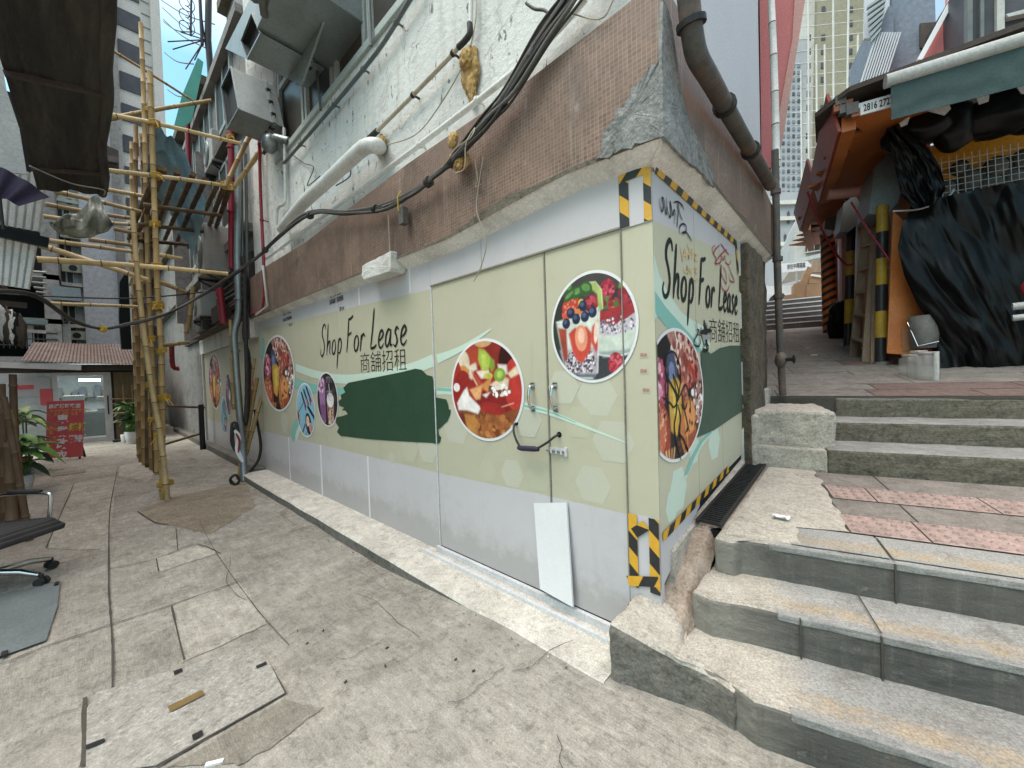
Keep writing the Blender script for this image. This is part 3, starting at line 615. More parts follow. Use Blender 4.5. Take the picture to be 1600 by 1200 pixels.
# rough mortar block at the foot of the shop corner and the rusty gully
B = MB(); pts = [(-.14, -.29, .355), (.03, -.262, .315), (.16, -.228, .268), (.27, -.20, .262), (.37, -.235, .262), (.37, -.17, .268), (.16, -.10, .275), (.115, .0, .30), (.09, .08, .36), (-.135, .012, .375)]
B.poly(pts, M['render'])
for i in range(len(pts)): p, q_ = pts[i], pts[(i + 1) % len(pts)]; B.add([(p[0], p[1], 0), (q_[0], q_[1], 0), q_, p], [(0, 1, 2, 3)], M['ledge_side'])
roughen(struct(B, 'mortar_block', steps), 5, .035, .12, .03)
B = MB()
B.grid(lambda a, b: ((-.02 + .15 * a), -.10 + .62 * b, .25 + .40 * b ** .8 - .02 * math.sin(math.pi * a) - .35 * max(0, a - .72) + .01 * mnoise.noise(Vector((a * 4, b * 9, 0)))), 8, 22, M['rust_mortar'])
B.grid(lambda a, b: (.012 + .145 * a, .475 + 1.35 * b, (.617 + .10 * b) - .004 * math.sin(a * 3.1) + .006 * mnoise.noise(Vector((a * 4, b * 19, 0)))), 6, 30, M['rust_mortar'])
B.box((0.004, 1.78, .3), (.4, 2.2, .735), M['render']); B.hexa([(-.03, .12, .3), (.017, .12, .3), (.017, 1.78, .4), (-.03, 1.78, .4), (-.03, .12, .60), (.017, .12, .575), (.017, 1.78, .755), (-.03, 1.78, .775)], M['render'])
roughen(struct(B, 'gully', steps), 1, .012, .06, 0)
# upper flight and alley floor
t1, t2, t3 = 1.60, 2.03, 2.45
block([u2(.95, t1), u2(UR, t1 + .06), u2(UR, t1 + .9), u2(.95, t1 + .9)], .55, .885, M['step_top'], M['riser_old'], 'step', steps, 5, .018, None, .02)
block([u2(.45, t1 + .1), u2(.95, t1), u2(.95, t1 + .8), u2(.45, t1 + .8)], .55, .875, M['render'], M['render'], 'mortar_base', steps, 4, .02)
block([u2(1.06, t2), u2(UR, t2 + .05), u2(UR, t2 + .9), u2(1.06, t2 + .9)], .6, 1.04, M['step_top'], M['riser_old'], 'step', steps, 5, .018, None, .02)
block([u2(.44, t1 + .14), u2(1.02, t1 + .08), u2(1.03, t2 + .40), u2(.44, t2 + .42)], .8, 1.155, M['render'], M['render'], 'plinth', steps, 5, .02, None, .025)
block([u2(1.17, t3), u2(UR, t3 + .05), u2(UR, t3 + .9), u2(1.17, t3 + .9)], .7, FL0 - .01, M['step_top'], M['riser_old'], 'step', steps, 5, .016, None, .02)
B = MB()
def fl(u, t, e=0): p = UT(u, t); p[2] = floor_z(p[0], p[1]) + e; return p
FT0, FT1 = t3 + .02, 12.6
B.add([fl(.2, FT0), fl(5.5, FT0), fl(5.5, FT1), fl(.2, FT1), fl(.2, FT0, -.3), fl(5.5, FT0, -.3), fl(5.5, FT1, -.3), fl(.2, FT1, -.3)], [(0, 1, 2, 3), (7, 6, 5, 4), (0, 4, 5, 1), (2, 6, 7, 3), (3, 7, 4, 0)], M['joint'])
alley = struct(B, 'alley_floor')
B = MB()
def fsheet(B, u0, u1, a, b, m, e):
    B.add([fl(u0, a, e), fl(u1, a, e), fl(u1, b, e), fl(u0, b, e)], [(0, 1, 2, 3)], m)
rows = [FT0 + .02]
while rows[-1] < FT1 - .4: rows.append(rows[-1] + rnd.choice([.3, .36, .5]))
for a, b in zip(rows, rows[1:]):
    u = .2
    while u < 5.2:
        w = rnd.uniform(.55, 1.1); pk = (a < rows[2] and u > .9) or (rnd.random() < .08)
        fsheet(B, u + .005, min(5.4, u + w) - .005, a + .005, b - .005, M['pave_pink_shaded'] if pk else M['pave'], .005 + .0015 * rnd.random()); u += w
struct(B, 'paving_slabs', alley)
# drain grate in its channel beside the shop
gr = thing('drain_grate', 'black slotted steel drain grate running along the foot of the hoarding beside the landing', 'drain grate', (.085, .46, .62))
B = MB()
def gzz(y): return .645 + .067 * (y - .45)
for x0, x1 in ((.018, .034), (.138, .152)):
    B.hexa([(x0, .46, gzz(.46) - .02), (x1, .46, gzz(.46) - .02), (x1, 1.76, gzz(1.76) - .02), (x0, 1.76, gzz(1.76) - .02), (x0, .46, gzz(.46)), (x1, .46, gzz(.46)), (x1, 1.76, gzz(1.76)), (x0, 1.76, gzz(1.76))], M['iron'])
B.build('frame', gr)
B = MB()
for i in range(44):
    y = .475 + i * .0295; B.box((.034, y, gzz(y) - .02), (.138, y + .011, gzz(y) - .001), M['iron'])
B.build('bars', gr)
B = MB(); B.box((.0345, .47, .56), (.1375, 1.75, .60), M['darkgap']); B.build('channel', gr)
# =================================================================== CORNER BUILDING
OV = .097
bld = thing('corner_building', 'weathered white corner building with a brown mosaic band above the boarded up shop', 'building', (-3, 1.3, 0))
ztop = [(-6.6, 3.19), (-5.6, 3.20), (-4.1, 3.15), (-3.2, 3.18), (-1.9, 3.205), (-.79, 3.18), (-.04, 3.21), (OV, 3.23)]
zbot = [(-6.6, 2.55), (-4.8, 2.535), (-2.8, 2.51), (-1.44, 2.49), (-.44, 2.565), (OV, 2.537)]
B = MB()
def strip(pa, pb, plane, m, n=40, e=0):
    xa = np.linspace(pa[0][0], pa[-1][0], n + 1); za = np.interp(xa, [p[0] for p in pa], [p[1] for p in pa]); zb = np.interp(xa, [p[0] for p in pb], [p[1] for p in pb])
    V = [];
    for x, a, b in zip(xa, za, zb): V += [plane(x, a, e), plane(x, b, e)]
    B.add(V, [(2 * i, 2 * i + 2, 2 * i + 3, 2 * i + 1) for i in range(n)], m)
strip(ztop, zbot, lambda x, z, e: (x, -OV, z), M['mosaic'])
sztop = [(-OV, 3.23), (.78, 3.25), (2.12, 3.10), (2.65, 3.05)]; szbot = [(-OV, 2.537), (.69, 2.577), (1.985, 2.56), (2.65, 2.56)]
strip(sztop, szbot, lambda y, z, e: (OV, y, z), M['mosaic'])
B.build('mosaic_band', bld)
B = MB()     # lip above the band, and the underside
strip(ztop, ztop, lambda x, z, e: (x, -OV, z), M['soffit'])
def strip2(pa, fa, fb, m, n=40):
    xa = np.linspace(pa[0][0], pa[-1][0], n + 1); za = np.interp(xa, [p[0] for p in pa], [p[1] for p in pa]); V = []
    for x, a in zip(xa, za): V += [fa(x, a), fb(x, a)]
    B.add(V, [(2 * i, 2 * i + 2, 2 * i + 3, 2 * i + 1) for i in range(n)], m)
B = MB()
strip2(ztop, lambda x, z: (x, -OV, z), lambda x, z: (min(x, -.0), 0, z + .02), M['wall'])
strip2(sztop, lambda y, z: (OV, y, z), lambda y, z: (0, max(0, y), z + .02), M['wall'])
B.build('band_top', bld)
B = MB()
strip2(zbot, lambda x, z: (x, -OV, z), lambda x, z: (min(x, .0), .03, z - .085 + .02 * (x < -4)), M['soffit'])
strip2(szbot, lambda y, z: (OV, y, z), lambda y, z: (-.03, max(0, y), z - .08), M['soffit'])
B.build('soffit', bld)
B = MB()     # dark ragged lower edge of the band
def drip(pb, plane, m):
    xa = np.linspace(pb[0][0], pb[-1][0], 160); V = []
    for x in xa:
        z = float(np.interp(x, [p[0] for p in pb], [p[1] for p in pb])); h = .012 + .018 * abs(mnoise.noise(Vector((x * 5, z, 3)))) + .05 * max(0, mnoise.noise(Vector((x * 1.6, 3, 1))) + (.25 if x > -1.3 else -.1))
        V += [plane(x, z - .004), plane(x, z + h)]
    B.add(V, [(2 * i, 2 * i + 2, 2 * i + 3, 2 * i + 1) for i in range(159)], m)
drip(zbot, lambda x, z: (x, -OV - .004, z), M['riser_old']); drip(szbot, lambda y, z: (OV + .004, y, z), M['riser_old'])
B.build('band_edge', bld)
B = MB()     # grey mortar patch over the corner
c0 = [(930, 250), (945, 205), (962, 180), (985, 150), (1003, 120), (1015, 105), (1033, 88), (1037, 212), (1000, 224), (960, 240)]
def jagp(P, amp, lock):
    o = []; n = len(P)
    for i in range(n):
        (x0, y0), (x1, y1) = P[i], P[(i + 1) % n]
        for k in range(5):
            f = k / 5; x, y = x0 + (x1 - x0) * f, y0 + (y1 - y0) * f
            if k and i not in lock: x += rnd.uniform(-amp, amp); y += rnd.uniform(-amp, amp)
            o.append((x, y))
    return o
B.prism([oy(x, y, -OV - .012) for x, y in jagp(c0, 5, (6, 7))], (0, .014, 0), M['mortar_grey'])
c1 = [(1036, 0), (1034, 88), (1037, 212), (1062, 240), (1090, 262), (1117, 292), (1112, 262), (1098, 240), (1080, 210), (1066, 160), (1058, 110), (1052, 60), (1046, 20)]
B.prism([ox(x, y, OV + .012) for x, y in jagp(c1, 3, (0, 1, 2))], (-.014, 0, 0), M['mortar_grey'])
roughen(B.build('mortar_patch', bld), 3, .012, .05, .004)
B = MB()     # white walls over the band
WY = 0.0
B.box((-6.6, WY + .001, 2.95), (-.001, .6, 4.62), M['wall'])
WX = [(-5.9, -3.95), (-3.8, -2.6), (-2.55, -1.5)]
B.box((-6.6, WY + .003, 4.62), (-5.3, .6, 9.5), M['wall']); B.box((-5.3, WY + .1, 6.25), (-.003, .6, 9.5), M['wall']); B.box((-1.25, WY + .003, 4.62), (-.003, .6, 6.25), M['wall'])
B.box((-6.6, .6, 0), (-.4, 2.6, 9.5), M['wall'])
B.build('upper_wall', bld)
B = MB(); B.box((-.4, .0015, 2.85), (.0, 2.68, 9.5), M['skywhite']); B.build('side_wall', bld)
B = MB(); B.box((-5.32, -.03, 4.56), (-1.2, .12, 4.64), M['frame']); B.build('sill', bld, bevel=.008)
for a, b in ((-5.25, -4.35), (-4.3, -3.5), (-3.45, -2.75), (-2.7, -2.0), (-1.95, -1.3)):
    B = MB(); w = .06
    B.box((a, .03, 4.64), (a + w, .12, 6.25), M['frame']); B.box((b - w, .03, 4.64), (b, .12, 6.25), M['frame'])
    B.box((a + w, .035, 4.64), (b - w, .12, 4.72), M['frame']); B.box((a + w, .035, 5.55), (b - w, .12, 5.62), M['frame']); B.box((a + w, .035, 6.17), (b - w, .12, 6.25), M['frame'])
    wf = B.build('window', bld)
    B = MB(); B.box((a + w, .07, 4.72), (b - w, .085, 6.17), M['pane']); B.build('pane', wf)
B = MB()     # granite base block and rough pillar by the alley
B.box((-.4, 1.70, .5), (.07, 2.30, 2.50), M['pillar']); B.box((-.2, 2.301, .7), (.03, 2.66, 3.2), M['pillar'])
B.box((-.1, 1.71, .6), (.10, 2.28, 1.12), M['render']); B.box((-.1, 2.29, .7), (.06, 2.64, 1.3), M['render'])
roughen(B.build('pillar', bld), 5, .03, .12, .02)
# =================================================================== HOARDING FACING THE LANE
hd = thing('lane_hoarding', 'long green and grey hoarding with double doors facing the lane, reading Shop For Lease', 'hoarding', (-3, 0, .1))
X0, XD, XM, XP = -6.53, -1.785, -.659, -.165
def zsplit(x): return .722 + (.745 - .722) * (x - X0) / (-X0) + .02 * (x > -.7)
def ztopg(x): return 2.405 if x < -5 else float(np.interp(x, [-6.53, -1.8], [2.39, 2.21]))
B = MB()
def board(B, x0, x1, z0, zs0, zs1, zt0, zt1, z1, mg, mw):
    B.add([(x0, 0, z0), (x1, 0, z0), (x1, 0, zs1), (x0, 0, zs0)], [(0, 1, 2, 3)], mw)
    B.add([(x0, 0, zs0), (x1, 0, zs1), (x1, 0, zt1), (x0, 0, zt0)], [(0, 1, 2, 3)], mg)
    if z1: B.add([(x0, 0, zt0), (x1, 0, zt1), (x1, 0, z1), (x0, 0, z1)], [(0, 1, 2, 3)], mw)
    zz = z1 or max(zt0, zt1)
    B.add([(x0, 0, z0), (x0, .04, z0), (x0, .04, zz), (x0, 0, zz)], [(0, 1, 2, 3)], mw); B.add([(x1, 0, z0), (x1, 0, zz), (x1, .04, zz), (x1, .04, z0)], [(0, 1, 2, 3)], mw)
    B.add([(x0, .04, z0), (x1, .04, z0), (x1, .04, zz), (x0, .04, zz)], [(3, 2, 1, 0)], mw)
cuts = [X0, -4.95, -3.55, XD - .012]
for a, b in zip(cuts, cuts[1:]): board(B, a, b - .003, .09, zsplit(a), zsplit(b), ztopg(a) if a > -6 else 2.392, ztopg(b), 2.52, M['greenboard'], M['greyboard'])
B.build('panel', hd)
B = MB()
for a, b in ((XD - .008, -1.2), (-1.196, XP - .004)): B.box((a, -.004, 2.235), (b, .036, 2.52), M['greyboard'])
B.box((XP, -.006, 2.2225), (-.0015, .036, 2.50), M['greyboard'])
B.build('fascia_board', hd)
doors = []
for a, b in ((XD, XM - .003), (XM + .003, XP - .003)):
    B = MB(); board(B, a + .004, b, .155, zsplit(a), zsplit(b), 2.228, 2.228, None, M['greenboard'], M['greyboard'])
    doors.append(B.build('door', hd))
B = MB(); board(B, XP, -.0015, .30, .775, .778, 2.222, 2.222, None, M['greenboard'], M['greyboard']); B.build('corner_panel', hd)
B = MB()     # dark behind the gaps, cover strips on the seams
B.box((X0, .045, .1), (-.02, .06, 2.5), M['darkgap']); B.build('backing', hd)
for x, w, z0, z1, e in ((XD - .004, .011, .10, 2.25, .008), (XM, .010, .16, 2.23, .006), (XP, .006, .45, 2.222, .010)):
    B = MB(); B.box((x - w / 2, -e, z0), (x + w / 2, .02, z1), M['seam'] if x != XD - .004 else M['alu']); B.build('seam_strip', hd)
B = MB(); B.box((XD - .01, -.012, 2.226), (XP, .01, 2.236), M['seam']); B.build('door_head_shadow_gap', hd) if False else B.build('door_head', hd)
for y0, y1, z1 in ((-.030, -.004, .152), (-.105, -.080, .128)):
    B = MB(); B.box((XD - .03 - (.1 if y0 < -.05 else 0), y0, .10), (-.14, y1, z1), M['alu']); B.build('threshold_rail', hd, bevel=.003)
for i, xh in enumerate((oy(833, 620)[0], oy(868, 620)[0])):
    zt_, zb_ = oy(833 if i == 0 else 868, 603)[2], oy(833 if i == 0 else 868, 638)[2]
    B = MB(); B.box((xh - .016, -.006, zt_ - .014), (xh + .016, 0, zt_ + .02), M['chrome']); B.box((xh - .016, -.006, zb_ - .02), (xh + .016, 0, zb_ + .014), M['chrome'])
    B.tube(smooth_line([(xh, -.004, zt_), (xh, -.03, zt_ - .006), (xh, -.045, (zt_ + zb_) / 2), (xh, -.03, zb_ + .006), (xh, -.004, zb_)], 5), .0085, M['chrome'])
    B.build('handle', doors[i])
bp = oy(872, 705); B = MB()
B.box((bp[0] - .055, -.008, bp[2] - .016), (bp[0] + .055, -.0002, bp[2] + .02), M['alu']); B.tube([(bp[0] - .075, -.014, bp[2]), (bp[0] + .05, -.014, bp[2])], .006, M['steel'])
for dx in (-.035, 0, .035): B.box((bp[0] + dx - .006, -.022, bp[2] - .011), (bp[0] + dx + .006, -.008, bp[2] + .011), M['alu'])
B.box((bp[0] + .055, -.014, bp[2] - .022), (bp[0] + .07, -.0002, bp[2] + .03), M['alu'])
B.build('bolt_latch', doors[1])
for i in range(2):
    q = oy(807, 661) if i == 0 else oy(874, 679)
    B = MB(); B.lathe((q[0], -.0005, q[2]), [(.017, 0), (.017, -.002)], M['darkgap'], 16, 'Y'); B.build('cable_hole', doors[i])
# printed pattern: hexagons, swooshes
B = MB()
def hexagon(px, py, r, m, e, plane=FR, f=None, rot=0.0):
    p = (f or oy)(px, py); c = (p[0], p[2]) if plane is FR else (p[1], p[2])
    B.poly([plane(c[0] + r * math.cos(R(60 * k) + rot), c[1] + r * math.sin(R(60 * k) + rot), e) for k in range(6)], m)
for ih, (px, py, r, k) in enumerate(((932, 618, .125, 0), (800, 740, .15, 0), (926, 757, .115, 0), (712, 662, .17, 0), (842, 745, .10, 1), (762, 735, .16, 1), (905, 660, .10, 1), (880, 605, .11, 0),
                     (958, 690, .125, 0), (822, 655, .13, 0), (612, 715, .16, 0), (640, 700, .14, 1), (668, 700, .14, 0), (587, 700, .14, 1), (500, 660, .15, 1), (545, 690, .15, 1), (445, 660, .17, 0), (460, 668, .16, 1), (475, 672, .16, 1))):
    p = oy(px, py)
    if p[2] - r < .76: r = min(r, max(.05, p[2] - .765) / .87)
    for s_ in (XD, XM, XP):
        pass
    hexagon(px, py, r, M['hexa'] if k == 0 else M['hexb'], .0006 + .00008 * ih)
def sw(pts, w, m, e, pl=FR, f=oy):
    P = [f(x, y) for x, y in pts]; L = [(p[0], p[2]) if pl is FR else (p[1], p[2]) for p in P]; ribbon(B, L, w, pl, m, e, 10, False)
sw([(462, 574), (490, 584), (530, 592), (580, 590), (640, 577), (677, 563)], (.10, .10), M['mint'], .0024)
sw([(459, 597), (490, 607), (520, 611), (545, 611)], (.13, .08), M['teal'], .0030)
sw([(683, 561), (720, 545), (768, 514)], (.075, .01), M['mint'], .0024)
sw([(683, 611), (700, 611), (716, 612)], (.055, .05), M['mint'], .0021); sw([(683, 608), (700, 609), (716, 610)], (.025, .022), M['teal'], .0030)
sw([(820, 634), (860, 645), (910, 665), (980, 692)], (.045, .006), M['mint'], .0024); sw([(820, 634), (860, 644), (900, 660)], (.012, .004), M['teal'], .0030)
sw([(411, 528), (411, 545), (410, 562)], (.12, .22), M['teal'], .0027)
sw([(473, 650), (462, 665), (456, 685)], (.10, .16), M['teal'], .0027); sw([(478, 655), (468, 670), (463, 687)], (.09, .10), M['mint'], .0032)
for px in (446, 500, 571): pass
B.build('printed_pattern', hd)
B = MB()     # faint pale fixing strips on the grey skirting
for px, w in ((451, .05), (500, .06), (573, .045)):
    x = oy(px, 700)[0]; B.box((x, -.0015, .11), (x + w * .55, 0, zsplit(x) - .002), M['white'])
for px in (560, 640, 675):
    x = oy(px, 460)[0]; B.box((x, -.0015, ztopg(x) + .01), (x + .02, 0, 2.44), M['white'])
B.build('jointing_tape', hd)
# ---- handwritten lettering
GL = {  # strokes in a box of x 0..w, baseline 0, x-height .42, cap 1
 'S': (.44, [[(.40, .84), (.36, .98), (.26, 1.0), (.15, .86), (.14, .68), (.24, .50), (.30, .30), (.24, .08), (.11, .0), (.02, .10), (.05, .24)]]),
 'h': (.36, [[(.13, 1.0), (.08, .5), (.03, 0)], [(.05, .18), (.14, .40), (.24, .44), (.25, .30), (.23, .10), (.29, .02)]]),
 'o': (.34, [[(.22, .46), (.10, .40), (.04, .20), (.09, .03), (.20, .05), (.27, .22), (.25, .40), (.18, .46)]]),
 'p': (.38, [[(.13, .46), (.08, .05), (.02, -.45)], [(.10, .28), (.19, .45), (.29, .40), (.29, .18), (.20, .03), (.09, .06)]]),
 'F': (.46, [[(.17, .98), (.13, .5), (.06, 0)], [(.15, .96), (.28, .97), (.44, 1.04)], [(.12, .52), (.22, .53), (.34, .58)]]),
 'r': (.32, [[(.09, .46), (.07, .22), (.03, 0)], [(.07, .26), (.14, .42), (.22, .45), (.28, .38)]]),
 'L': (.42, [[(.22, 1.08), (.16, .6), (.06, .03)], [(.06, .03), (.16, .03), (.28, .06), (.35, .12)]]),
 'e': (.32, [[(.04, .20), (.16, .25), (.24, .36), (.18, .46), (.08, .38), (.03, .18), (.08, .03), (.18, .02), (.27, .12)]]),
 'a': (.36, [[(.25, .40), (.17, .45), (.07, .34), (.03, .14), (.09, .02), (.18, .10), (.26, .40)], [(.27, .44), (.24, .20), (.26, .04), (.33, .06)]]),
 's': (.30, [[(.24, .40), (.16, .46), (.09, .36), (.15, .24), (.18, .12), (.11, .0), (.01, .06)]]),
 ' ': (.20, [])}
def lettering(B, s, u0, u1, fz, H, wd, pl, e, m):
    W = sum(GL[c][0] for c in s); k = (u1 - u0) / W; u = u0; j = 0
    for c in s:
        for st in GL[c][1]:
            j += 1
            ribbon(B, [(u + x * k + y * H * .10, fz(u) + y * H) for x, y in st], (wd, wd * .8), pl, m, e + .00012 * j, 8)
        u += GL[c][0] * k
B = MB(); a, b = oy(501, 557), oy(638, 538)
lettering(B, 'Shop For Lease', a[0], b[0], lambda u: a[2] + (b[2] - a[2]) * (u - a[0]) / (b[0] - a[0]), .36, .026, FR, .0034, M['ink'])
B.build('lettering', hd)
B = MB(); a, b = oy(563, 580), oy(635, 576); w0 = textw('商舖招租', 1.0); k = (b[0] - a[0]) / w0
text(B, '商舖招租', M['ink'], lambda x, y: FR(a[0] + x * k, a[2] + y * k * 1.0 + (b[2] - a[2]) * (x / w0), .003), 1.0, -.012)
B.build('chinese_lettering', hd)
B = MB()
for (px, py, s, h, px2) in ((516, 466, 'Ka On Kee', .035, 533), (515, 476, '油漆裝飾  招牌燈箱', .05, 537), (531, 486, '電 9218', .04, 538), (443, 494, 'Ka On', .035, 455), (442, 503, '油漆裝飾', .045, 456), (452, 510, '電 921', .035, 457)):
    p, q = oy(px, py), oy(px2, py); kk = (q[0] - p[0]) / textw(s, 1.0); text(B, s, M['ink'], lambda x, y: FR(p[0] + x * kk, p[2] + y * h * 1.3, .003), 1.0, .01)
B.build('small_print', hd)
# ---- dark green painted-over patch
gp = [(533, 628), (528, 640), (531, 652), (525, 664), (530, 668), (527, 675), (533, 680), (575, 686), (684, 690.5), (689, 686), (691, 690), (688, 694), (683, 690), (690, 683), (681, 676), (687, 671),
      (690, 680), (700, 660), (702, 652), (704, 645), (705, 640), (702, 641), (701, 632), (698, 624), (688, 622), (676, 620), (676, 588), (668, 585), (660, 578), (650, 576), (625, 582), (580, 590), (545, 598), (540, 601), (541, 608), (538, 612),
      (540, 618), (531, 621), (533, 626), (542, 631), (540, 638), (545, 646), (533, 640)]
gp = [(545, 598), (580, 591), (625, 582), (650, 576), (660, 578), (668, 586), (676, 588), (680, 600), (682, 621), (698, 624), (701, 632), (702, 640), (705, 640), (704, 648), (700, 658), (690, 667), (685, 672), (687, 680), (690, 683), (688, 691), (684, 694),
      (676, 692), (655, 691), (620, 689), (575, 686), (533, 681), (527, 675), (530, 668), (525, 660), (526, 652), (535, 650), (544, 647), (540, 641), (534, 641), (539, 637), (531, 634), (529, 627), (534, 623), (533, 617), (540, 613), (537, 606)]
B = MB(); B.poly([FR(oy(x, y)[0], oy(x, y)[2], .0045) for x, y in gp], M['darkgreen']); B.build('painted_over_patch', hd)
# ---- round printed pictures
class Pic:
    def __init__(s, n=84, bg=(.05, .05, .055)):
        s.n = n; a = np.linspace(-1, 1, n + 1); s.u, s.v = np.meshgrid(a, a); s.c = np.zeros((n + 1, n + 1, 3)); s.c[:] = bg
        s.g = nrg.normal(0, 1, (n + 1, n + 1)); s.h = np.array([[mnoise.noise(Vector((x * 4.2, y * 4.2, n * .1))) + .6 * mnoise.noise(Vector((x * 11, y * 11, n * .3))) for x in a] for y in a])
    def paint(s, mask, c, var=.12, edge=None):
        k = np.clip(mask, 0, 1)[..., None]; cc = np.array(hexc(c)[:3] if isinstance(c, str) else c) * (1 + var * s.g[..., None]) * (1 + .22 * s.h[..., None])
        s.c = s.c * (1 - k) + np.clip(cc, 0, 1) * k
    def ell(s, x, y, a, b, c, rot=0, var=.12, soft=14, lo=None):
        t = R(rot); dx, dy = s.u - x, s.v - y; p = (dx * math.cos(t) + dy * math.sin(t)) / a; q = (-dx * math.sin(t) + dy * math.cos(t)) / b
        r = np.sqrt(p * p + q * q); s.paint((1 - r) * soft * min(a, b) / .15 + .5, c, var)
    def poly(s, pts, c, var=.12, soft=22):
        n = len(pts); ins = np.zeros_like(s.u, bool); d = np.full_like(s.u, 9.0)
        for i in range(n):
            (x0, y0), (x1, y1) = pts[i], pts[(i + 1) % n]
            cr = ((y0 > s.v) != (y1 > s.v)) & (s.u < (x1 - x0) * (s.v - y0) / ((y1 - y0) or 1e-9) + x0); ins ^= cr
            L = (x1 - x0) ** 2 + (y1 - y0) ** 2 + 1e-9; t = np.clip(((s.u - x0) * (x1 - x0) + (s.v - y0) * (y1 - y0)) / L, 0, 1)
            d = np.minimum(d, np.hypot(s.u - x0 - t * (x1 - x0), s.v - y0 - t * (y1 - y0)))
        s.paint(np.where(ins, d, -d) * soft + .5, c, var)
    def line(s, pts, w, c, var=.08):
        d = np.full_like(s.u, 9.0)
        for (x0, y0), (x1, y1) in zip(pts, pts[1:]):
            L = (x1 - x0) ** 2 + (y1 - y0) ** 2 + 1e-9; t = np.clip(((s.u - x0) * (x1 - x0) + (s.v - y0) * (y1 - y0)) / L, 0, 1)
            d = np.minimum(d, np.hypot(s.u - x0 - t * (x1 - x0), s.v - y0 - t * (y1 - y0)))
        s.paint((w / 2 - d) * 40 + .5, c, var)
    def specks(s, x, y, a, b, n, cols, r0=.02, r1=.05, seed=1):
        q = random.Random(seed)
        for _ in range(n):
            t, k = q.uniform(0, 6.28), math.sqrt(q.random()); s.ell(x + a * k * math.cos(t), y + b * k * math.sin(t), q.uniform(r0, r1), q.uniform(r0, r1), q.choice(cols), q.uniform(0, 90))
    def put(s, parent, cx, cz, rx, rz, pl, e, border, name, label=None):
        lim = 1 - border; n = s.n; B = MB(); keep = {}; vs = []; cs = []
        def vid(i, j):
            if (i, j) not in keep:
                u, v = s.u[j, i], s.v[j, i]; r = math.hypot(u, v)
                if r > lim: u, v = u * lim / r, v * lim / r
                keep[(i, j)] = len(vs); vs.append(pl(cx + u * rx, cz + v * rz, e)); cs.append(s.c[j, i])
            return keep[(i, j)]
        fs = []
        for j in range(n):
            for i in range(n):
                rr = [math.hypot(s.u[b, a], s.v[b, a]) for a, b in ((i, j), (i + 1, j), (i + 1, j + 1), (i, j + 1))]
                if min(rr) < lim: fs.append((vid(i, j), vid(i + 1, j), vid(i + 1, j + 1), vid(i, j + 1)))
        B.add(vs, fs, picture_mat()); k = len(vs)
        ring = [pl(cx + rx * math.cos(a), cz + rz * math.sin(a), e - .0015) for a in np.linspace(0, 2 * math.pi, 64, False)]
        B.poly(ring, M['white']); o = B.build(name, parent)
        at = o.data.color_attributes.new('ink', 'FLOAT_COLOR', 'POINT')
        arr = np.ones((len(o.data.vertices), 4)); cs = np.array(cs); lum = cs @ np.array([.3, .55, .15]); arr[:k, :3] = (.84 * cs + .16 * lum[:, None]) * .93; at.data.foreach_set('color', arr.ravel())
        if label: o['label'] = label
        return o
def pic_burger():
    P = Pic(130, hexc('#241c1e')[:3])
    P.poly([(-.35, 1.1), (1.1, 1.1), (1.1, .1), (.45, .15), (.1, .35), (-.35, .9)], '#b0786e', .25); P.specks(.3, .65, .5, .38, 150, ['#e4bcae', '#c77a68', '#8e4438', '#f0d8cc', '#a8564a', '#d8a490'], .03, .075, 4)
    P.specks(.45, .3, .3, .18, 40, ['#d8492c', '#b23420', '#e8744a', '#7a2018'], .04, .09, 6)
    P.poly([(.45, .16), (.98, .2), (.98, .02), (.5, .04)], '#5a2b22'); P.specks(.72, -.22, .26, .36, 90, ['#f0e0d6', '#c8a090', '#8a5a50', '#fff4ec', '#b07868'], .025, .06, 9)
    P.ell(-.62, .2, .24, .36, '#a84a6c', 10, .3); P.specks(-.62, .2, .22, .34, 45, ['#e08aa4', '#c04868', '#f0b8c4', '#7c2a44'], .03, .07, 12)
    P.ell(-.2, .35, .16, .32, '#43506e', 8, .2); P.ell(-.2, .3, .1, .2, '#7484ac', 8); P.ell(.25, .2, .14, .42, '#9c5a48', -4, .3); P.specks(.25, .2, .12, .4, 40, ['#d89080', '#8c3828', '#c85a3c'], .03, .06, 5)
    P.poly([(-.32, .0), (-.3, .22), (-.05, .26), (.12, .14), (.1, -.3), (-.08, -.62), (-.28, -.5)], '#d7a415', .08); P.poly([(-.2, .1), (0, .15), (.0, -.3), (-.15, -.4)], '#efcb2c', .05)
    P.ell(-.62, -.5, .32, .48, '#a63a22', 12, .15); P.ell(-.66, -.44, .24, .36, '#cf6038', 12, .15); P.specks(-.64, -.45, .24, .36, 50, ['#f0a878', '#e88a58', '#f8d8b8'], .012, .03, 8)
    P.ell(.34, -.52, .3, .46, '#c8701e', -8, .18); P.ell(.4, -.4, .2, .3, '#eb9440', -8, .12); P.poly([(.1, -.7), (.5, -.95), (.7, -.6), (.4, -.65)], '#a8481a'); P.line([(.15, -.1), (.3, -.8)], .03, '#e8a038')
    for k in range(6): P.line([(-.62 + .09 * k, -.78), (-.52 + .06 * k, -1.02)], .045, ['#e0a050', '#c8843a', '#f0bc70'][k % 3])
    P.poly([(-.1, -.6), (.12, -.85), (.2, -1.1), (-.25, -1.1)], '#211a1a'); P.specks(.1, .0, .9, .9, 25, ['#3a201a', '#702a1c'], .02, .05, 31)
    return P
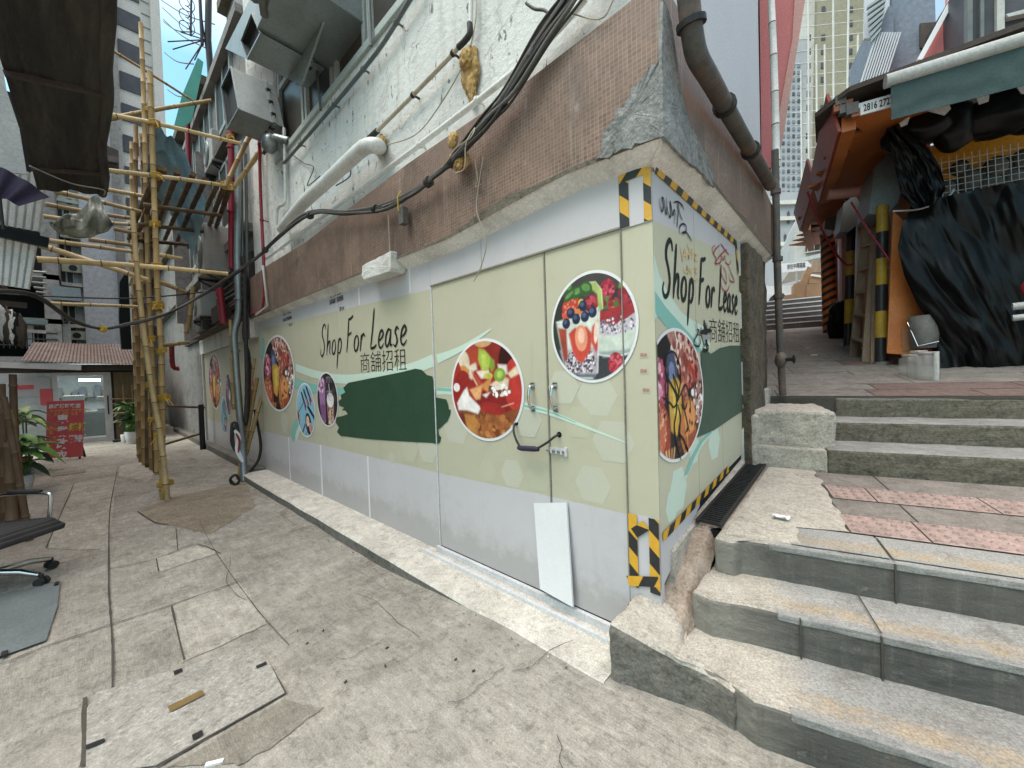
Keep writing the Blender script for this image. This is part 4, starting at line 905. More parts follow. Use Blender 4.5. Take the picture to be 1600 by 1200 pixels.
def pic_makeup():
    P = Pic(90, hexc('#7db9d2')[:3]); P.poly([(-1.1, 1.1), (.2, 1.1), (-1.1, -.2)], '#93c6da', .04)
    for k in range(4): P.line([(-.35 + .28 * k, .62 + .1 * k), (.05 + .28 * k, .12 + .12 * k)], .13, '#17171c'); P.line([(-.1 + .28 * k, .28 + .1 * k), (.05 + .27 * k, .02 + .1 * k)], .10, ['#8a4450', '#c06a70', '#a0384c', '#d89a94'][k])
    P.line([(-.75, -.1), (-.05, .35)], .04, '#243040'); P.ell(-.95, -.45, .28, .42, '#b06a52', 0, .2); P.specks(-.95, -.45, .24, .4, 30, ['#7a2c28', '#d8907a', '#a04a40'], .04, .08, 3)
    P.line([(.3, .12), (.9, -.25)], .14, '#1c2028'); P.line([(.38, -.05), (.85, -.32)], .06, '#6ea8c4')
    P.ell(.28, -.5, .3, .42, '#241d20', 25, .05); P.ell(.2, -.4, .17, .19, '#e6c2a8', 20, .05); P.ell(.5, -.62, .17, .19, '#c98a8e', 20, .05); P.line([(-.5, -.95), (-.1, -.55)], .09, '#30343c'); P.line([(-.2, -1.0), (.1, -.8)], .05, '#8c5a62')
    return P
def pic_shakes():
    P = Pic(96, hexc('#2a2226')[:3]); P.specks(0, .3, .9, .7, 30, ['#3a3034', '#1c1618', '#443a3c'], .05, .15, 2)
    P.poly([(-.75, .35), (-.15, .35), (-.2, -.85), (-.62, -.85)], '#a06a9c', .12); P.poly([(-.72, -.2), (-.2, -.2), (-.24, -.8), (-.6, -.8)], '#7c4a7c', .12)
    P.specks(-.45, .5, .36, .24, 40, ['#d6a4c8', '#b478a8', '#e8c4dc', '#8c5484'], .05, .1, 6); P.line([(-.5, .5), (-.62, .9)], .05, '#e0d0dc'); P.line([(-.35, .5), (-.3, .85)], .04, '#b070a0')
    P.poly([(-.02, -.2), (.62, -.2), (.54, -1.0), (.06, -1.0)], '#9c7060', .2); P.specks(.3, -.6, .24, .35, 40, ['#c89a88', '#7c5244', '#dcb8a4'], .04, .08, 8)
    P.ell(.3, -.02, .32, .26, '#e4dcdc', 0, .05); P.poly([(.02, -.05), (.6, -.05), (.45, .22), (.15, .22)], '#d8d0d4', .05); P.line([(.28, .2), (.22, .55)], .05, '#c8c0c4')
    for k, w in enumerate((.5, .42)): 
        for j in range(4): P.line([(.02 + j * .15, .62 - k * .5 + .0), (.02 + j * .15, .80 - k * .5)], .04, '#8f898c')
        P.line([(.02, .8 - k * .5), (.5, .8 - k * .5)], .03, '#8f898c')
    return P
def pic_dessert():
    P = Pic(150, hexc('#7d150d')[:3])
    P.ell(.35, .75, .9, .5, '#8f1d12', 0, .06); P.ell(.8, .5, .4, .5, '#3c0f0c', 0, .05); P.ell(-.45, .75, .5, .35, '#b23a14', 0, .08); P.ell(0, .95, .25, .12, '#d8a060', 0, .05)
    P.ell(-.62, .55, .22, .26, '#dcc8aa', 0, .04, 5); P.ell(-.6, .3, .18, .2, '#d88a28', 0, .08); P.ell(-.8, .1, .2, .55, '#b01d0e', 5, .08); P.ell(-.62, -.05, .3, .45, '#9a120a', 0, .08); P.ell(-.82, .05, .1, .09, '#f0e4dc', 0, .05)
    P.ell(.1, -.05, .58, .5, '#a8160b', 0, .06); P.ell(.2, -.25, .5, .36, '#8d0f08', 0, .06); P.ell(.8, .1, .28, .48, '#c22010', 0, .06)
    P.poly([(-.95, -.55), (-.45, -.2), (.1, -.38), (.55, -.42), (.95, -.3), (.8, -.8), (.2, -1.1), (-.5, -1.0)], '#8a4512', .12); P.ell(.15, -.75, .55, .3, '#a65a18', 0, .12); P.specks(.2, -.7, .6, .3, 60, ['#c27a28', '#7a3a10', '#b86a20', '#93501a'], .03, .08, 3)
    P.poly([(-.62, -.5), (-.3, -.52), (-.2, -.95), (-.45, -1.0)], '#c4801f', .1); P.poly([(-.8, -.5), (-.62, -.48), (-.55, -.9), (-.72, -.8)], '#7a2412', .1)
    P.poly([(-.82, -.28), (-.6, -.02), (-.5, .05), (-.44, -.12), (-.12, -.35), (-.2, -.48), (-.5, -.42), (-.78, -.42)], '#efe7e2', .04); P.ell(.2, -.36, .34, .12, '#a3180c', -5, .05)
    P.poly([(-.42, .48), (-.22, .54), (-.18, .4), (-.28, .38), (-.34, .2), (-.42, .25)], '#e0cdb4', .08); P.poly([(-.2, .36), (.12, .40), (.2, .24), (-.08, .22)], '#e6d2c0', .07); P.poly([(.38, .48), (.6, .46), (.62, .3), (.42, .26)], '#e2d6cc', .05)
    P.poly([(-.35, .4), (-.02, .1), (.18, .3), (.1, .0), (-.2, -.02)], '#c24a1a', .15); P.poly([(-.1, .08), (.22, .25), (.1, -.05)], '#dd8c34', .1); P.poly([(-.42, .0), (-.05, .1), (-.12, -.18), (-.25, -.2)], '#e9a45c', .1)
    P.poly([(.15, .1), (.5, .25), (.65, .2), (.6, -.02), (.2, -.05)], '#e6c8a8', .1); P.specks(.42, -.0, .25, .1, 40, ['#f6f0ea', '#8a4a30', '#e8d8c8', '#704028', '#fffaf4'], .02, .06, 5); P.poly([(-.05, -.1), (.15, -.05), (.05, -.15)], '#f4e8e0')
    P.poly([(.62, .3), (.95, .5), (.92, .3), (.7, .22)], '#e4cfa8', .08); P.line([(-.35, .3), (-.2, .1)], .03, '#f2c8b0'); P.line([(.45, -.32), (.75, -.24)], .02, '#e8a080')
    P.poly([(-.12, .82), (.06, .76), (.2, .62), (.2, .5), (.1, .36), (-.05, .38), (-.14, .6)], '#a5bc20', .06); P.poly([(-.08, .74), (.06, .66), (.1, .45), (-.02, .45)], '#bfd136', .05); P.poly([(.18, .62), (.3, .56), (.3, .42), (.22, .34), (.16, .42)], '#7f9a16', .06)
    P.ell(.42, .28, .15, .13, '#7da11e', 10, .06); P.ell(.42, .29, .08, .07, '#a4c23c', 10); P.ell(.12, .27, .12, .06, '#c6bd30', 0)
    P.ell(.7, -.68, .05, .04, '#e0b060'); P.ell(.48, -.84, .04, .05, '#d8a858')
    return P
def pic_parfait():
    P = Pic(156, hexc('#35312f')[:3]); P.poly([(-1.1, -.35), (1.1, -.3), (1.1, -1.1), (-1.1, -1.1)], '#3c3d44', .08); P.ell(.1, .75, .8, .22, '#47413f', 4, .05)
    P.poly([(-1, .25), (-.82, .2), (-.8, -.25), (-1, -.3)], '#2f3a26', .15); P.ell(-.9, -.42, .09, .1, '#28324a', 0, .1)
    # second glass
    P.poly([(.1, .32), (.98, .36), (.92, -.48), (.15, -.5)], '#c9d3c4', .05); P.poly([(.1, .34), (1.0, .36), (.98, .16), (.6, -.02), (.3, .0), (.1, .1)], '#a11a24', .12); P.poly([(.12, .1), (.3, .02), (.6, -.02), (.98, .16), (.97, -.08), (.5, -.2), (.14, -.14)], '#b9aebb', .1)
    P.specks(.55, -.02, .42, .14, 110, ['#4a4250', '#e4dce4', '#6c6270', '#d4c8d4'], .012, .026, 8); P.poly([(.15, -.46), (.9, -.44), (.86, -.54), (.25, -.56)], '#9aa6a4', .05); P.line([(.14, -.5), (.5, -.56), (.9, -.5)], .02, '#e4e8e6')
    P.ell(.38, .62, .16, .17, '#a3122f', 0, .2); P.specks(.38, .62, .14, .15, 30, ['#c42848', '#7c0c22', '#d84a64'], .02, .04, 2); P.ell(.75, .5, .15, .12, '#8c1226', 0, .2); P.poly([(.62, .6), (.68, .85), (.78, .7), (.74, .6)], '#7d9c2c'); P.ell(.9, .52, .1, .07, '#c8b060'); P.ell(.9, .4, .12, .06, '#2b3454', 0, .1)
    P.ell(.26, .44, .07, .12, '#40682c', 20); P.ell(.38, .40, .06, .1, '#587c38', -10); P.ell(.5, .34, .1, .06, '#c8622c'); P.ell(.3, .3, .12, .05, '#3a3a4a'); P.specks(.6, .36, .3, .08, 20, ['#b01c2c', '#25304a', '#8c1220', '#4c6a30'], .03, .07, 4)
    # front glass
    P.poly([(-.86, .17), (.2, .34), (.12, -.82), (.0, -.9), (-.55, -.9), (-.66, -.78)], '#cfd6c6', .04)
    P.poly([(-.78, -.38), (.16, -.36), (.1, -.82), (-.02, -.9), (-.52, -.9), (-.64, -.78)], '#b8aab4', .1)
    P.poly([(-.82, .06), (-.6, .02), (-.58, -.5), (-.68, -.62)], '#a33a20', .1); P.specks(-.27, -.62, .36, .26, 240, ['#463c48', '#f0e6ee', '#5c525e', '#e2d4de', '#302a34'], .012, .028, 3)
    P.poly([(-.55, -.08), (-.4, .02), (-.1, .02), (.02, -.12), (-.02, -.4), (-.2, -.62), (-.32, -.62), (-.46, -.42)], '#c9341a', .07); P.ell(-.24, -.18, .15, .24, '#e28a64', 4, .06); P.ell(-.24, -.14, .08, .14, '#eeb494', 4, .05)
    P.poly([(.02, -.0), (.16, .12), (.16, -.34), (.1, -.48), (-.02, -.26)], '#cf3a1e', .07); P.ell(.11, -.1, .05, .2, '#eed0bc', -6, .05); P.poly([(-.66, -.82), (.08, -.84), (.04, -.96), (-.5, -.98)], '#6e747a', .15); P.line([(-.55, -.9), (0, -.92)], .03, '#c8ced2'); P.line([(-.86, .17), (-.2, .13), (.2, .34)], .018, '#e8ece8')
    P.line([(.2, .34), (.12, -.82)], .02, '#dfe4e0'); P.line([(-.86, .17), (-.64, -.8)], .02, '#8a8a84')
    P.ell(-.48, .45, .22, .16, '#c03018', 25, .1); P.ell(-.55, .32, .16, .12, '#d9442a', 30, .1); P.specks(-.5, .42, .2, .14, 20, ['#e87a50', '#a8220f'], .02, .03, 5); P.ell(.02, .42, .16, .15, '#9c1226', 0, .15); P.specks(.02, .42, .14, .13, 26, ['#c82840', '#6c0a1a', '#d84858'], .02, .04, 7)
    P.ell(-.22, .46, .07, .07, '#e0b812'); P.ell(-.3, .3, .12, .06, '#d87a20', 0)
    P.poly([(-.05, .78), (.1, .78), (.24, .62), (.26, .28), (.18, .26), (.16, .56), (.02, .68)], '#a9bb55', .05); P.line([(-.02, .79), (.12, .78), (.25, .62), (.27, .3)], .025, '#d4dc9c')
    for x, y in ((-.48, .3), (-.18, .4), (-.35, .18), (-.14, .2), (.04, .26), (-.6, .12)): P.ell(x, y, .10, .10, '#202a48', 0, .1); P.ell(x - .02, y + .03, .05, .045, '#48587e', 0, .1)
    for x, y, a, b, r in ((-.32, .66, .2, .11, 10), (-.1, .7, .15, .13, -20), (-.5, .78, .08, .14, -15), (-.5, .62, .16, .07, 30), (-.42, .88, .1, .05, 20)): P.ell(x, y, a, b, '#355f24', r, .15); P.ell(x, y + .02, a * .7, b * .5, '#5f9440', r, .12)
    P.ell(.52, -.68, .16, .2, '#a01428', 0, .15); P.specks(.52, -.68, .14, .18, 40, ['#cc2c44', '#780c1c', '#d8586c'], .02, .035, 9); P.ell(.48, -.92, .11, .1, '#26304c', 0, .1); P.ell(.46, -.88, .05, .04, '#4c5c82')
    return P
def place(fn, parent, l, r, t, b, name, label, pl=FR, e=.006, border=.055):
    f = oy if pl is FR else ox; k = 0 if pl is FR else 1
    cx = (f(*l)[k] + f(*r)[k]) / 2; rx_ = abs(f(*r)[k] - f(*l)[k]) / 2; zt, zb = f(*t)[2], f(*b)[2]
    return fn().put(parent, cx, (zt + zb) / 2, rx_, (zt - zb) / 2, pl, e, border, name, label)
place(pic_burger, hd, (411, 580), (461, 585), (437, 522), (436, 643), 'round_picture', 'round printed picture of burgers, popcorn and fries')
place(pic_makeup, hd, (464, 640), (493, 640), (477, 598), (479, 683), 'round_picture', 'small round printed picture of lipsticks on light blue')
place(pic_shakes, hd, (496, 624), (529, 625), (511, 581), (514, 667), 'round_picture', 'small round printed picture of two milkshakes on black')
place(pic_dessert, hd, (706, 607), (820, 612), (762, 528), (770, 690), 'round_picture', 'large round printed picture of a red cherry pudding')
place(pic_parfait, hd, (862, 508), (999, 515), (936, 420), (926, 598), 'round_picture', 'large round printed picture of a strawberry parfait glass')
# ---- small pink stickers on the corner panel
for px, py in ((1006, 554), (1006, 579), (1010, 609)):
    B = MB(); p = oy(px, py); B.box((p[0] - .022, -.0015, p[2] - .016), (p[0] + .022, 0, p[2] + .016), M['greenboard'])
    text(B, '印水', ink((.45, .13, .12)), lambda x, y, p=p: FR(p[0] - .018 + x * .018, p[2] - .010 + y * .022, .003), 1.0, .02); B.build('stamp', hd)
# ---- black and yellow hazard tape
def tape(B, p0, p1, w, pl, e, n=None, lean=.9, ph=0.0):
    """striped strip from p0 to p1 on a plane, width w to the left of travel"""
    p0, p1 = np.array(p0), np.array(p1); L = np.linalg.norm(p1 - p0); d = (p1 - p0) / L; nn = np.array([-d[1], d[0]])
    B.poly([pl(*q, e) for q in (p0, p1, p1 + nn * w, p0 + nn * w)], M['ytape']); st = .085; k = -2 + ph
    while k * st * 2 < L + w:
        a = k * st * 2; P = [(a, 0), (a + st, 0), (a + st + w * lean, w), (a + w * lean, w)]; out = []
        def cl(P, lim, sg):
            o = []
            for (x0, y0), (x1, y1) in zip(P, P[1:] + P[:1]):
                i0, i1 = sg * (x0 - lim) <= 0, sg * (x1 - lim) <= 0
                if i0: o.append((x0, y0))
                if i0 != i1: t = (lim - x0) / (x1 - x0); o.append((lim, y0 + t * (y1 - y0)))
            return o
        P = cl(P, L, 1); P = cl(P, 0, -1) if P else P
        if len(P) > 2: B.poly([pl(*(p0 + d * x + nn * y), e + .0008) for x, y in P], M['btape'])
        k += 1
w = .05
def tp(par, *a, **k): B = MB(); tape(B, *a, **k); B.build('hazard_tape', par)
tp(hd, (XP, 2.225), (XP, 2.50), -w, FR, .008); tp(hd, (-.002, 2.225), (-.002, 2.50), w * .75, FR, .008, ph=.4); tp(hd, (XP, 2.50), (-.002, 2.50), -w, FR, .0092, ph=.3)
tp(hd, (XP, .40), (XP, .775), -w, FR, .008, ph=.2); tp(hd, (-.004, .40), (-.004, .775), w, FR, .008, ph=.6); tp(hd, (XP + w, .66), (-.05, .715), w, FR, .0092, lean=-.9); tp(hd, (XP, .395), (.0, .445), w, FR, .0092, ph=.3)
# =================================================================== HOARDING FACING THE ALLEY
hs = thing('alley_hoarding', 'short printed hoarding round the corner facing the stepped alley, graffiti tags over Shop For Lease', 'hoarding', (0, .8, .6))
def sz0(y): return .66 + .075 * y
B = MB(); YE = 1.70
for a, b in ((.0, .60), (.603, 1.13), (1.133, YE)):
    B.add([(0, a, .43 + .25 * min(a, .6) / .6), (0, b, .43 + .25 * min(b, .6) / .6 + (.12 if b > .7 else 0)), (0, b, sz0(b) + .02 + (.11 if b > .7 else 0)), (0, a, sz0(a) + .02)], [(0, 1, 2, 3)], M['greyboard']) if a < .1 else None
    B.add([(0, a, sz0(a) + .02), (0, b, sz0(b) + .02), (0, b, 2.222 + .10 * b), (0, a, 2.222 + .10 * a)], [(0, 1, 2, 3)], M['greenboard_lit'])
    B.add([(0, a, 2.222 + .10 * a), (0, b, 2.222 + .10 * b), (0, b, 2.53), (0, a, 2.53)], [(0, 1, 2, 3)], M['greyboard'])
B.box((-.05, .02, .44), (-.012, YE, 2.55), M['darkgap']); B.build('panel', hs)
B = MB(); B.box((-.01, YE, .72), (.012, YE + .05, 2.5), M['alu']); B.build('end_trim', hs)
B = MB()
def sd(pts): return [SD(ox(x, y)[1], ox(x, y)[2], .0) for x, y in pts]
def sdp(pts, m, e): B.poly([(e, ox(x, y)[1], ox(x, y)[2]) for x, y in pts], m)
sdp([(1021, 395), (1030, 430), (1045, 460), (1066, 490), (1090, 505), (1107, 515), (1110, 545), (1085, 548), (1078, 540), (1050, 505), (1030, 490), (1022, 500)], M['mint'], .001)
sdp([(1023, 455), (1040, 480), (1062, 505), (1085, 530), (1096, 548), (1086, 552), (1066, 525), (1040, 510), (1024, 490)], M['teal'], .0016)
sdp([(1118, 668), (1098, 682), (1082, 708), (1068, 745), (1070, 752), (1080, 730), (1095, 700), (1110, 680), (1122, 672)], M['mint'], .001); sdp([(1110, 672), (1092, 690), (1078, 716), (1068, 745), (1075, 740), (1086, 712), (1098, 690), (1112, 676)], M['teal'], .0016)
for ih, (px, py, r, k) in enumerate(((1060, 765, .13, 0), (1116, 690, .13, 0), (1050, 790, .09, 0), (1085, 700, .10, 0))): hexagon(px, py, r, M['mint'], .0004 + .0001 * ih, SD, ox)
B.build('printed_pattern', hs)
B = MB(); a, b = ox(1034, 462), ox(1151, 491)
lettering(B, 'Shop For Lease', a[1], b[1] + .02, lambda u: a[2] + (b[2] - a[2]) * (u - a[1]) / (b[1] - a[1]), .30, .030, SD, .003, M['ink'])
B.build('lettering', hs)
B = MB(); a, b = ox(1107, 532), ox(1154, 533); w0 = textw('商舖招租', 1.0); k = (b[1] - a[1]) / w0
text(B, '商舖招租', M['ink'], lambda x, y: SD(a[1] + x * k, a[2] + y * k * .88 + (b[2] - a[2]) * (x / w0), .003), 1.0, -.012); B.build('chinese_lettering', hs)
B = MB(); sp2 = [(1094, 549), (1102, 546), (1110, 553), (1124, 544), (1140, 540), (1157, 540), (1159, 600), (1160, 642), (1140, 655), (1115, 672), (1087, 684), (1088, 640), (1096, 600)]
B.poly([(.0038, ox(x, y)[1], ox(x, y)[2]) for x, y in sp2], M['darkgreen2']); B.build('painted_over_patch', hs)
# big burger picture runs up to the corner; clipped at the board edge
def pic_side():
    P = pic_burger(); return P
P = pic_burger(); ly, ry = ox(1022, 620)[1], ox(1098, 620)[1]; zt, zb = ox(1053, 512)[2], ox(1045, 728)[2]
rx_ = (ry - .006) / 1.62; P.put(hs, ry - rx_, (zt + zb) / 2, rx_, (zt - zb) / 2, lambda u, v, e: (e, max(u, .004), v), .006, .05, 'round_picture', 'round printed picture of burgers scrawled over with black marker')
# graffiti
def scr(pix, w, m, e, n=6):
    ribbon(B, [(ox(x, y)[1], ox(x, y)[2]) for x, y in pix], w, SD, m, e, n)
def cr5(X, Y): return (1010 + X / 6, 290 + Y / 6)
def cr6(X, Y): return (1010 + X / 4.613, 480 + Y / 4.615)
B = MB(); k = M['ink']
for i, st in enumerate(([(115, 120), (125, 200), (140, 245), (150, 200), (140, 120), (155, 130), (165, 215), (180, 270), (185, 200), (180, 110)], [(180, 150), (195, 250), (215, 300), (222, 250), (215, 150), (225, 200), (240, 280), (255, 230), (262, 260), (255, 360)], [(250, 160), (290, 155), (330, 190), (345, 235)], [(285, 170), (290, 260), (280, 400)], [(290, 170), (305, 260), (330, 330)], [(305, 460), (305, 390), (335, 360), (365, 385), (360, 440), (320, 445)], [(330, 440), (370, 445), (420, 525)])):
    scr([cr5(*p) for p in st], .010, k, .0048 + .0001 * i)
B.build('black_tag', hs)
B = MB(); o = ink((.62, .42, .20))
for i, st in enumerate(([(310, 560), (325, 640), (335, 710), (345, 640), (360, 600), (370, 700)], [(330, 660), (400, 640)], [(370, 540), (400, 610), (390, 690), (425, 600), (420, 700)], [(440, 640), (470, 650), (445, 690), (480, 710)], [(345, 760), (350, 810), (375, 800), (372, 750), (385, 830), (400, 780), (415, 830), (420, 770)], [(440, 770), (470, 780), (450, 810), (480, 820)], [(420, 850), (440, 880), (480, 870)])):
    scr([cr5(*p) for p in st], .009, o, .0048 + .0001 * i)
B.build('orange_tag', hs)
B = MB(); o = ink((.33, .05, .08))
for i, st in enumerate(([(640, 560), (612, 590), (630, 650), (650, 690), (640, 730), (690, 720), (700, 660), (715, 700), (730, 660), (740, 720), (770, 740), (790, 700)], [(690, 540), (730, 600), (770, 650)], [(750, 600), (700, 640), (640, 720)], [(700, 740), (690, 800), (720, 880), (745, 920), (740, 820), (710, 760)], [(760, 740), (790, 820), (820, 900), (780, 890), (770, 820)], [(690, 900), (710, 970), (750, 990), (775, 930)], [(620, 650), (640, 600), (680, 560)])):
    scr([cr5(*p) for p in st], .011, o, .0048 + .0001 * i)
B.build('red_tag', hs)
B = MB()
for i, st in enumerate(([(120, 340), (130, 480), (170, 560), (205, 640), (205, 760), (190, 860), (210, 990), (240, 1100)], [(130, 350), (180, 320), (225, 400), (235, 520), (215, 640), (180, 480)], [(110, 650), (160, 690), (190, 720), (230, 640), (270, 560), (300, 640), (310, 780)], [(240, 700), (265, 735), (285, 690)], [(215, 700), (235, 800), (225, 900), (260, 960), (290, 1040), (275, 1000)], [(350, 95), (355, 160), (370, 170), (340, 230), (335, 270), (370, 280), (382, 210), (355, 200)], [(400, 290), (420, 265), (440, 290), (415, 320), (400, 300), (435, 315)], [(240, 600), (260, 720), (300, 900)], [(130, 660), (125, 560), (150, 470)], [(180, 480), (220, 600), (205, 700)])):
    scr([cr6(*p) for p in st], .016 if i in (0, 4) else .011, k, .0085 + .0001 * i)
B.build('black_scrawl', hs)
B = MB()
for j, st in enumerate(([(1094, 512), (1100, 540)], [(1099, 500), (1104, 545)], [(1103, 505), (1106, 530)], [(1092, 520), (1110, 516)], [(1096, 528), (1108, 526)])): scr(st, .03, k if j % 2 else ink((.3, .3, .3)), .0062 + .0001 * j)
B.build('smeared_patch', hs)
tp(hs, (.0, 2.50), (YE - .1, 2.50), -.045, SD, .006); tp(hs, (.02, sz0(.02) + .0), (1.25, sz0(1.25) + .0), .045, SD, .006, ph=.3); tp(hs, (YE - .09, 2.50), (YE - .03, 2.25), -.04, SD, .007)
# =================================================================== things on and by the hoarding
B = MB(); q0, q1 = oy(807, 661), oy(874, 679)
pts = [(q0[0], .02, q0[2]), (q0[0] + .005, -.03, q0[2] - .01), (q0[0] + .03, -.055, q0[2] - .07), (oy(825, 700)[0], -.06, oy(825, 698)[2]), (oy(845, 700)[0], -.06, oy(845, 699)[2]), (q1[0] - .06, -.055, q1[2] - .05), (q1[0] - .005, -.03, q1[2] - .005), (q1[0], .02, q1[2])]
cl = thing('cable_lock', 'black cable lock threaded through two holes in the double doors', 'cable lock', (q0[0] + .15, -.05, q0[2] - .1))
B.tube(smooth_line(pts, 6), .0075, M['black'], 8); B.build('cable', cl)
B = MB(); B.tube([pts[3] + np.array([-.03, 0, .0]), pts[3], pts[4], pts[4] + np.array([.03, 0, .0])], [.012, .017, .017, .012], M['purple'], 10); B.build('lock_body', cl)
B = MB(); bl, br_, tl, tr = oz(842, 930, .13), oz(897, 948, .13), oy(836, 786, -.008), oy(887, 785, -.008)
bl, br_ = oy(846, 920, -.04), oy(897, 948, -.04)
B.prism([bl, br_, tr, tl], (0, -.014, .004), M['white']); single(B, 'loose_board', 'narrow white board leaning against the grey foot of the double doors', 'board', base=bl)
B = MB(); c = oy(612, 424); x0, x1 = oy(590, 430)[0], oy(637, 425)[0]; z0, z1 = c[2] - .07, c[2] + .095
B.prism([(x0 + .03, -.005, z0 + .015), (x1 - .03, -.005, z0), (x1 - .01, -.005, z0 + .03), (x1, -.005, z1), (x0, -.005, z1 - .01), (x0 - .005, -.005, z0 + .06)], (0, -.15, -.006), M['pvc'])
roughen(single(B, 'lamp_housing', 'broken chipped white housing fixed under the brown band', 'lamp housing'), 3, .02, .08, .008)
# ---- pipes and conduits on the wall
def pipe(name, label, pts, r, m, cat='pipe', group=None, n=10, sm=5, clips=None, clipm=None):
    if not clips:
        return single(MB().tube(smooth_line(pts, sm) if sm else pts, r, m, n), name, label, cat, base=pts[0], group=group)
    t = thing(name, label, cat, pts[0], group); MB().tube(smooth_line(pts, sm) if sm else pts, r, m, n).build('run', t)
    for c in clips:
        i = int(c); f = c - i; p = np.array(pts[i]) * (1 - f) + np.array(pts[i + 1]) * f; d = np.array(pts[i + 1]) - np.array(pts[i]); d /= np.linalg.norm(d)
        B = MB(); B.tube([p - d * .012, p + d * .012], r * 1.35, clipm or m, n); B.bar(p, p + np.array([0, .09, 0]), .012, .012, clipm or m); B.build('clip', t)
    return t
def wl(px, py, y=-.06): return oy(px, py, y)
pipe('conduit', 'dark grey conduit climbing under the window sill of the white wall', [wl(443, 256), wl(500, 190), wl(560, 118), wl(600, 66), wl(640, 0), wl(660, -30)], .018, M['greypipe'], 'pipe', sm=3, clips=[.5, 1.4, 2.2, 3.5])
pipe('window_bar', 'grey bar rising from the conduit beside the duct bracket', [wl(501, 172), wl(496, 120), wl(490, 40), wl(488, -20)], .014, M['greypipe'], 'bar', sm=2)
pipe('window_bar', 'grey bar rising from the conduit in front of the lit window', [wl(580, 72), wl(578, 30), wl(575, -30)], .014, M['greypipe'], 'bar', sm=2)
pipe('drain_pipe', 'fat white drain pipe with an elbow into the white wall', [wl(440, 358, -.1), wl(470, 322, -.16), wl(520, 275, -.16), wl(560, 238, -.16), wl(575, 228, -.16), wl(590, 228, -.12), wl(594, 232, .02)], .062, M['pvc'], 'pipe', n=16, sm=5)
pipe('edge_pipe', 'thin white pipe running along the top of the brown band', [wl(415, 405, -.06), wl(467, 367, -.06), wl(527, 322, -.06), wl(600, 268, -.06), wl(700, 193, -.06), wl(800, 115, -.06), wl(870, 48, -.06), wl(915, -4, -.06)], .020, M['pvc'], 'pipe', sm=3, clips=[.5, 1.5, 2.5, 3.6, 4.5])
pipe('beige_conduit', 'beige conduit slanting up the white wall to a burnt black end', [wl(590, 204), wl(640, 154), wl(700, 92), wl(716, 74)], .016, M['beige'], 'pipe', sm=3, clips=[1.1, 2.5], clipm=M['iron'])
pipe('burnt_pipe_end', 'charred black bent pipe end above the beige conduit', [wl(716, 74), wl(726, 64), wl(734, 52), wl(734, 36)], .02, M['cable'], 'pipe', sm=4)
pipe('vent_pipe', 'white pipe stub dropping into the burnt pipe end', [wl(735, 36), wl(736, 0), wl(737, -25)], .016, M['pvc'], 'pipe', sm=2)
pipe('black_sleeve', 'short black sleeve between the beige conduit and the fat white pipe', [wl(577, 216, -.05), wl(590, 204, -.05)], .024, M['cable'], 'pipe', sm=2)
B = MB(); p = oy(735, 110, -.02); B.blob(p, (.085, .03, .16), M['foam'], 4, .28, 2.4, 1); B.blob(p + np.array([.02, -.01, -.15]), (.035, .03, .10), M['foam'], 4, .28, 3, 3); B.blob(p + np.array([0, -.03, .06]), (.06, .04, .07), M['foam'], 4, .28, 3, 5)
single(B, 'foam_plug', 'yellow brown lump of hardened filler foam on the white wall', 'foam', base=p)
B = MB(); p = oy(597, 226, -.03); B.blob(p, (.06, .03, .085), M['foam'], 4, .28, 3, 2); single(B, 'foam_plug', 'ragged foam collar round the elbow of the fat white drain pipe', 'foam', base=p)
B = MB(); p = oy(715, 238, -.16)
for i in range(6): B.blob(p + np.array([rnd.uniform(-.05, .05), rnd.uniform(-.02, .02), rnd.uniform(-.10, .10)]), (.045, .02, .05), M['foam'], 4, .28, 3, i)
single(B, 'foam_plug', 'torn lump of yellow foam stuck on the black cable bundle', 'foam', base=p)
pipe('thin_wire', 'thin wire drooping from the wall foam to the fat white pipe', [wl(745, -5, -.03), wl(742, 40, -.04), wl(728, 92, -.04), wl(690, 160, -.04), wl(650, 210, -.04), wl(605, 226, -.06)], .005, M['beige'], 'wire', n=6)
for i, (lab, pts) in enumerate((('pale string hanging over the brown band down to the door head', [(755, 245, -.14), (748, 290, -.13), (745, 330, -.13), (760, 375, -.11), (752, 415, -.1), (740, 440, -.1)]), ('pale string curled on the mosaic below the foam lump', [(742, 250, -.12), (746, 280, -.12), (743, 292, -.12), (752, 288, -.12)]), ('straight pale string dropping to the broken housing', [(606, 328, -.14), (608, 365, -.13), (610, 408, -.13)]), ('loose string hanging from the cables over the top edge of the band', [(868, -5, -.12), (880, 15, -.12), (936, 30, -.12), (958, 0, -.12), (962, -12, -.12)]))):
    pipe('string', lab, [oy(*q) for q in pts], .004, M['beige'], 'string', n=5)
for st in ([(545, 255, -.03), (547, 275, -.03), (525, 290, -.08)], ): pipe('thin_wire', 'short black wire loop under the fat white pipe', [oy(*q) for q in st], .006, M['cable'], 'wire', n=6)
pipe('thin_wire', 'thin dark wire straggling below the conduit end', [oy(*q) for q in ((455, 240, -.03), (475, 255, -.03), (490, 262, -.03), (480, 290, -.03), (500, 275, -.03))], .005, M['cable'], 'wire', n=6)
# white trap pipe on the wall
pipe('trap_pipe', 'small white trap pipe on the wall under the conduit end', [wl(444, 200, -.05), wl(446, 300, -.05), wl(444, 318, -.06), wl(437, 322, -.06), wl(433, 330, -.06), wl(432, 352, -.06)], .020, M['pvc'], 'pipe', sm=4)
pipe('trap_pipe', 'long thin white pipe from the conduit end down the wall', [wl(443, 260, -.03), wl(446, 290, -.03)], .016, M['pvc'], 'pipe', sm=2) if False else None
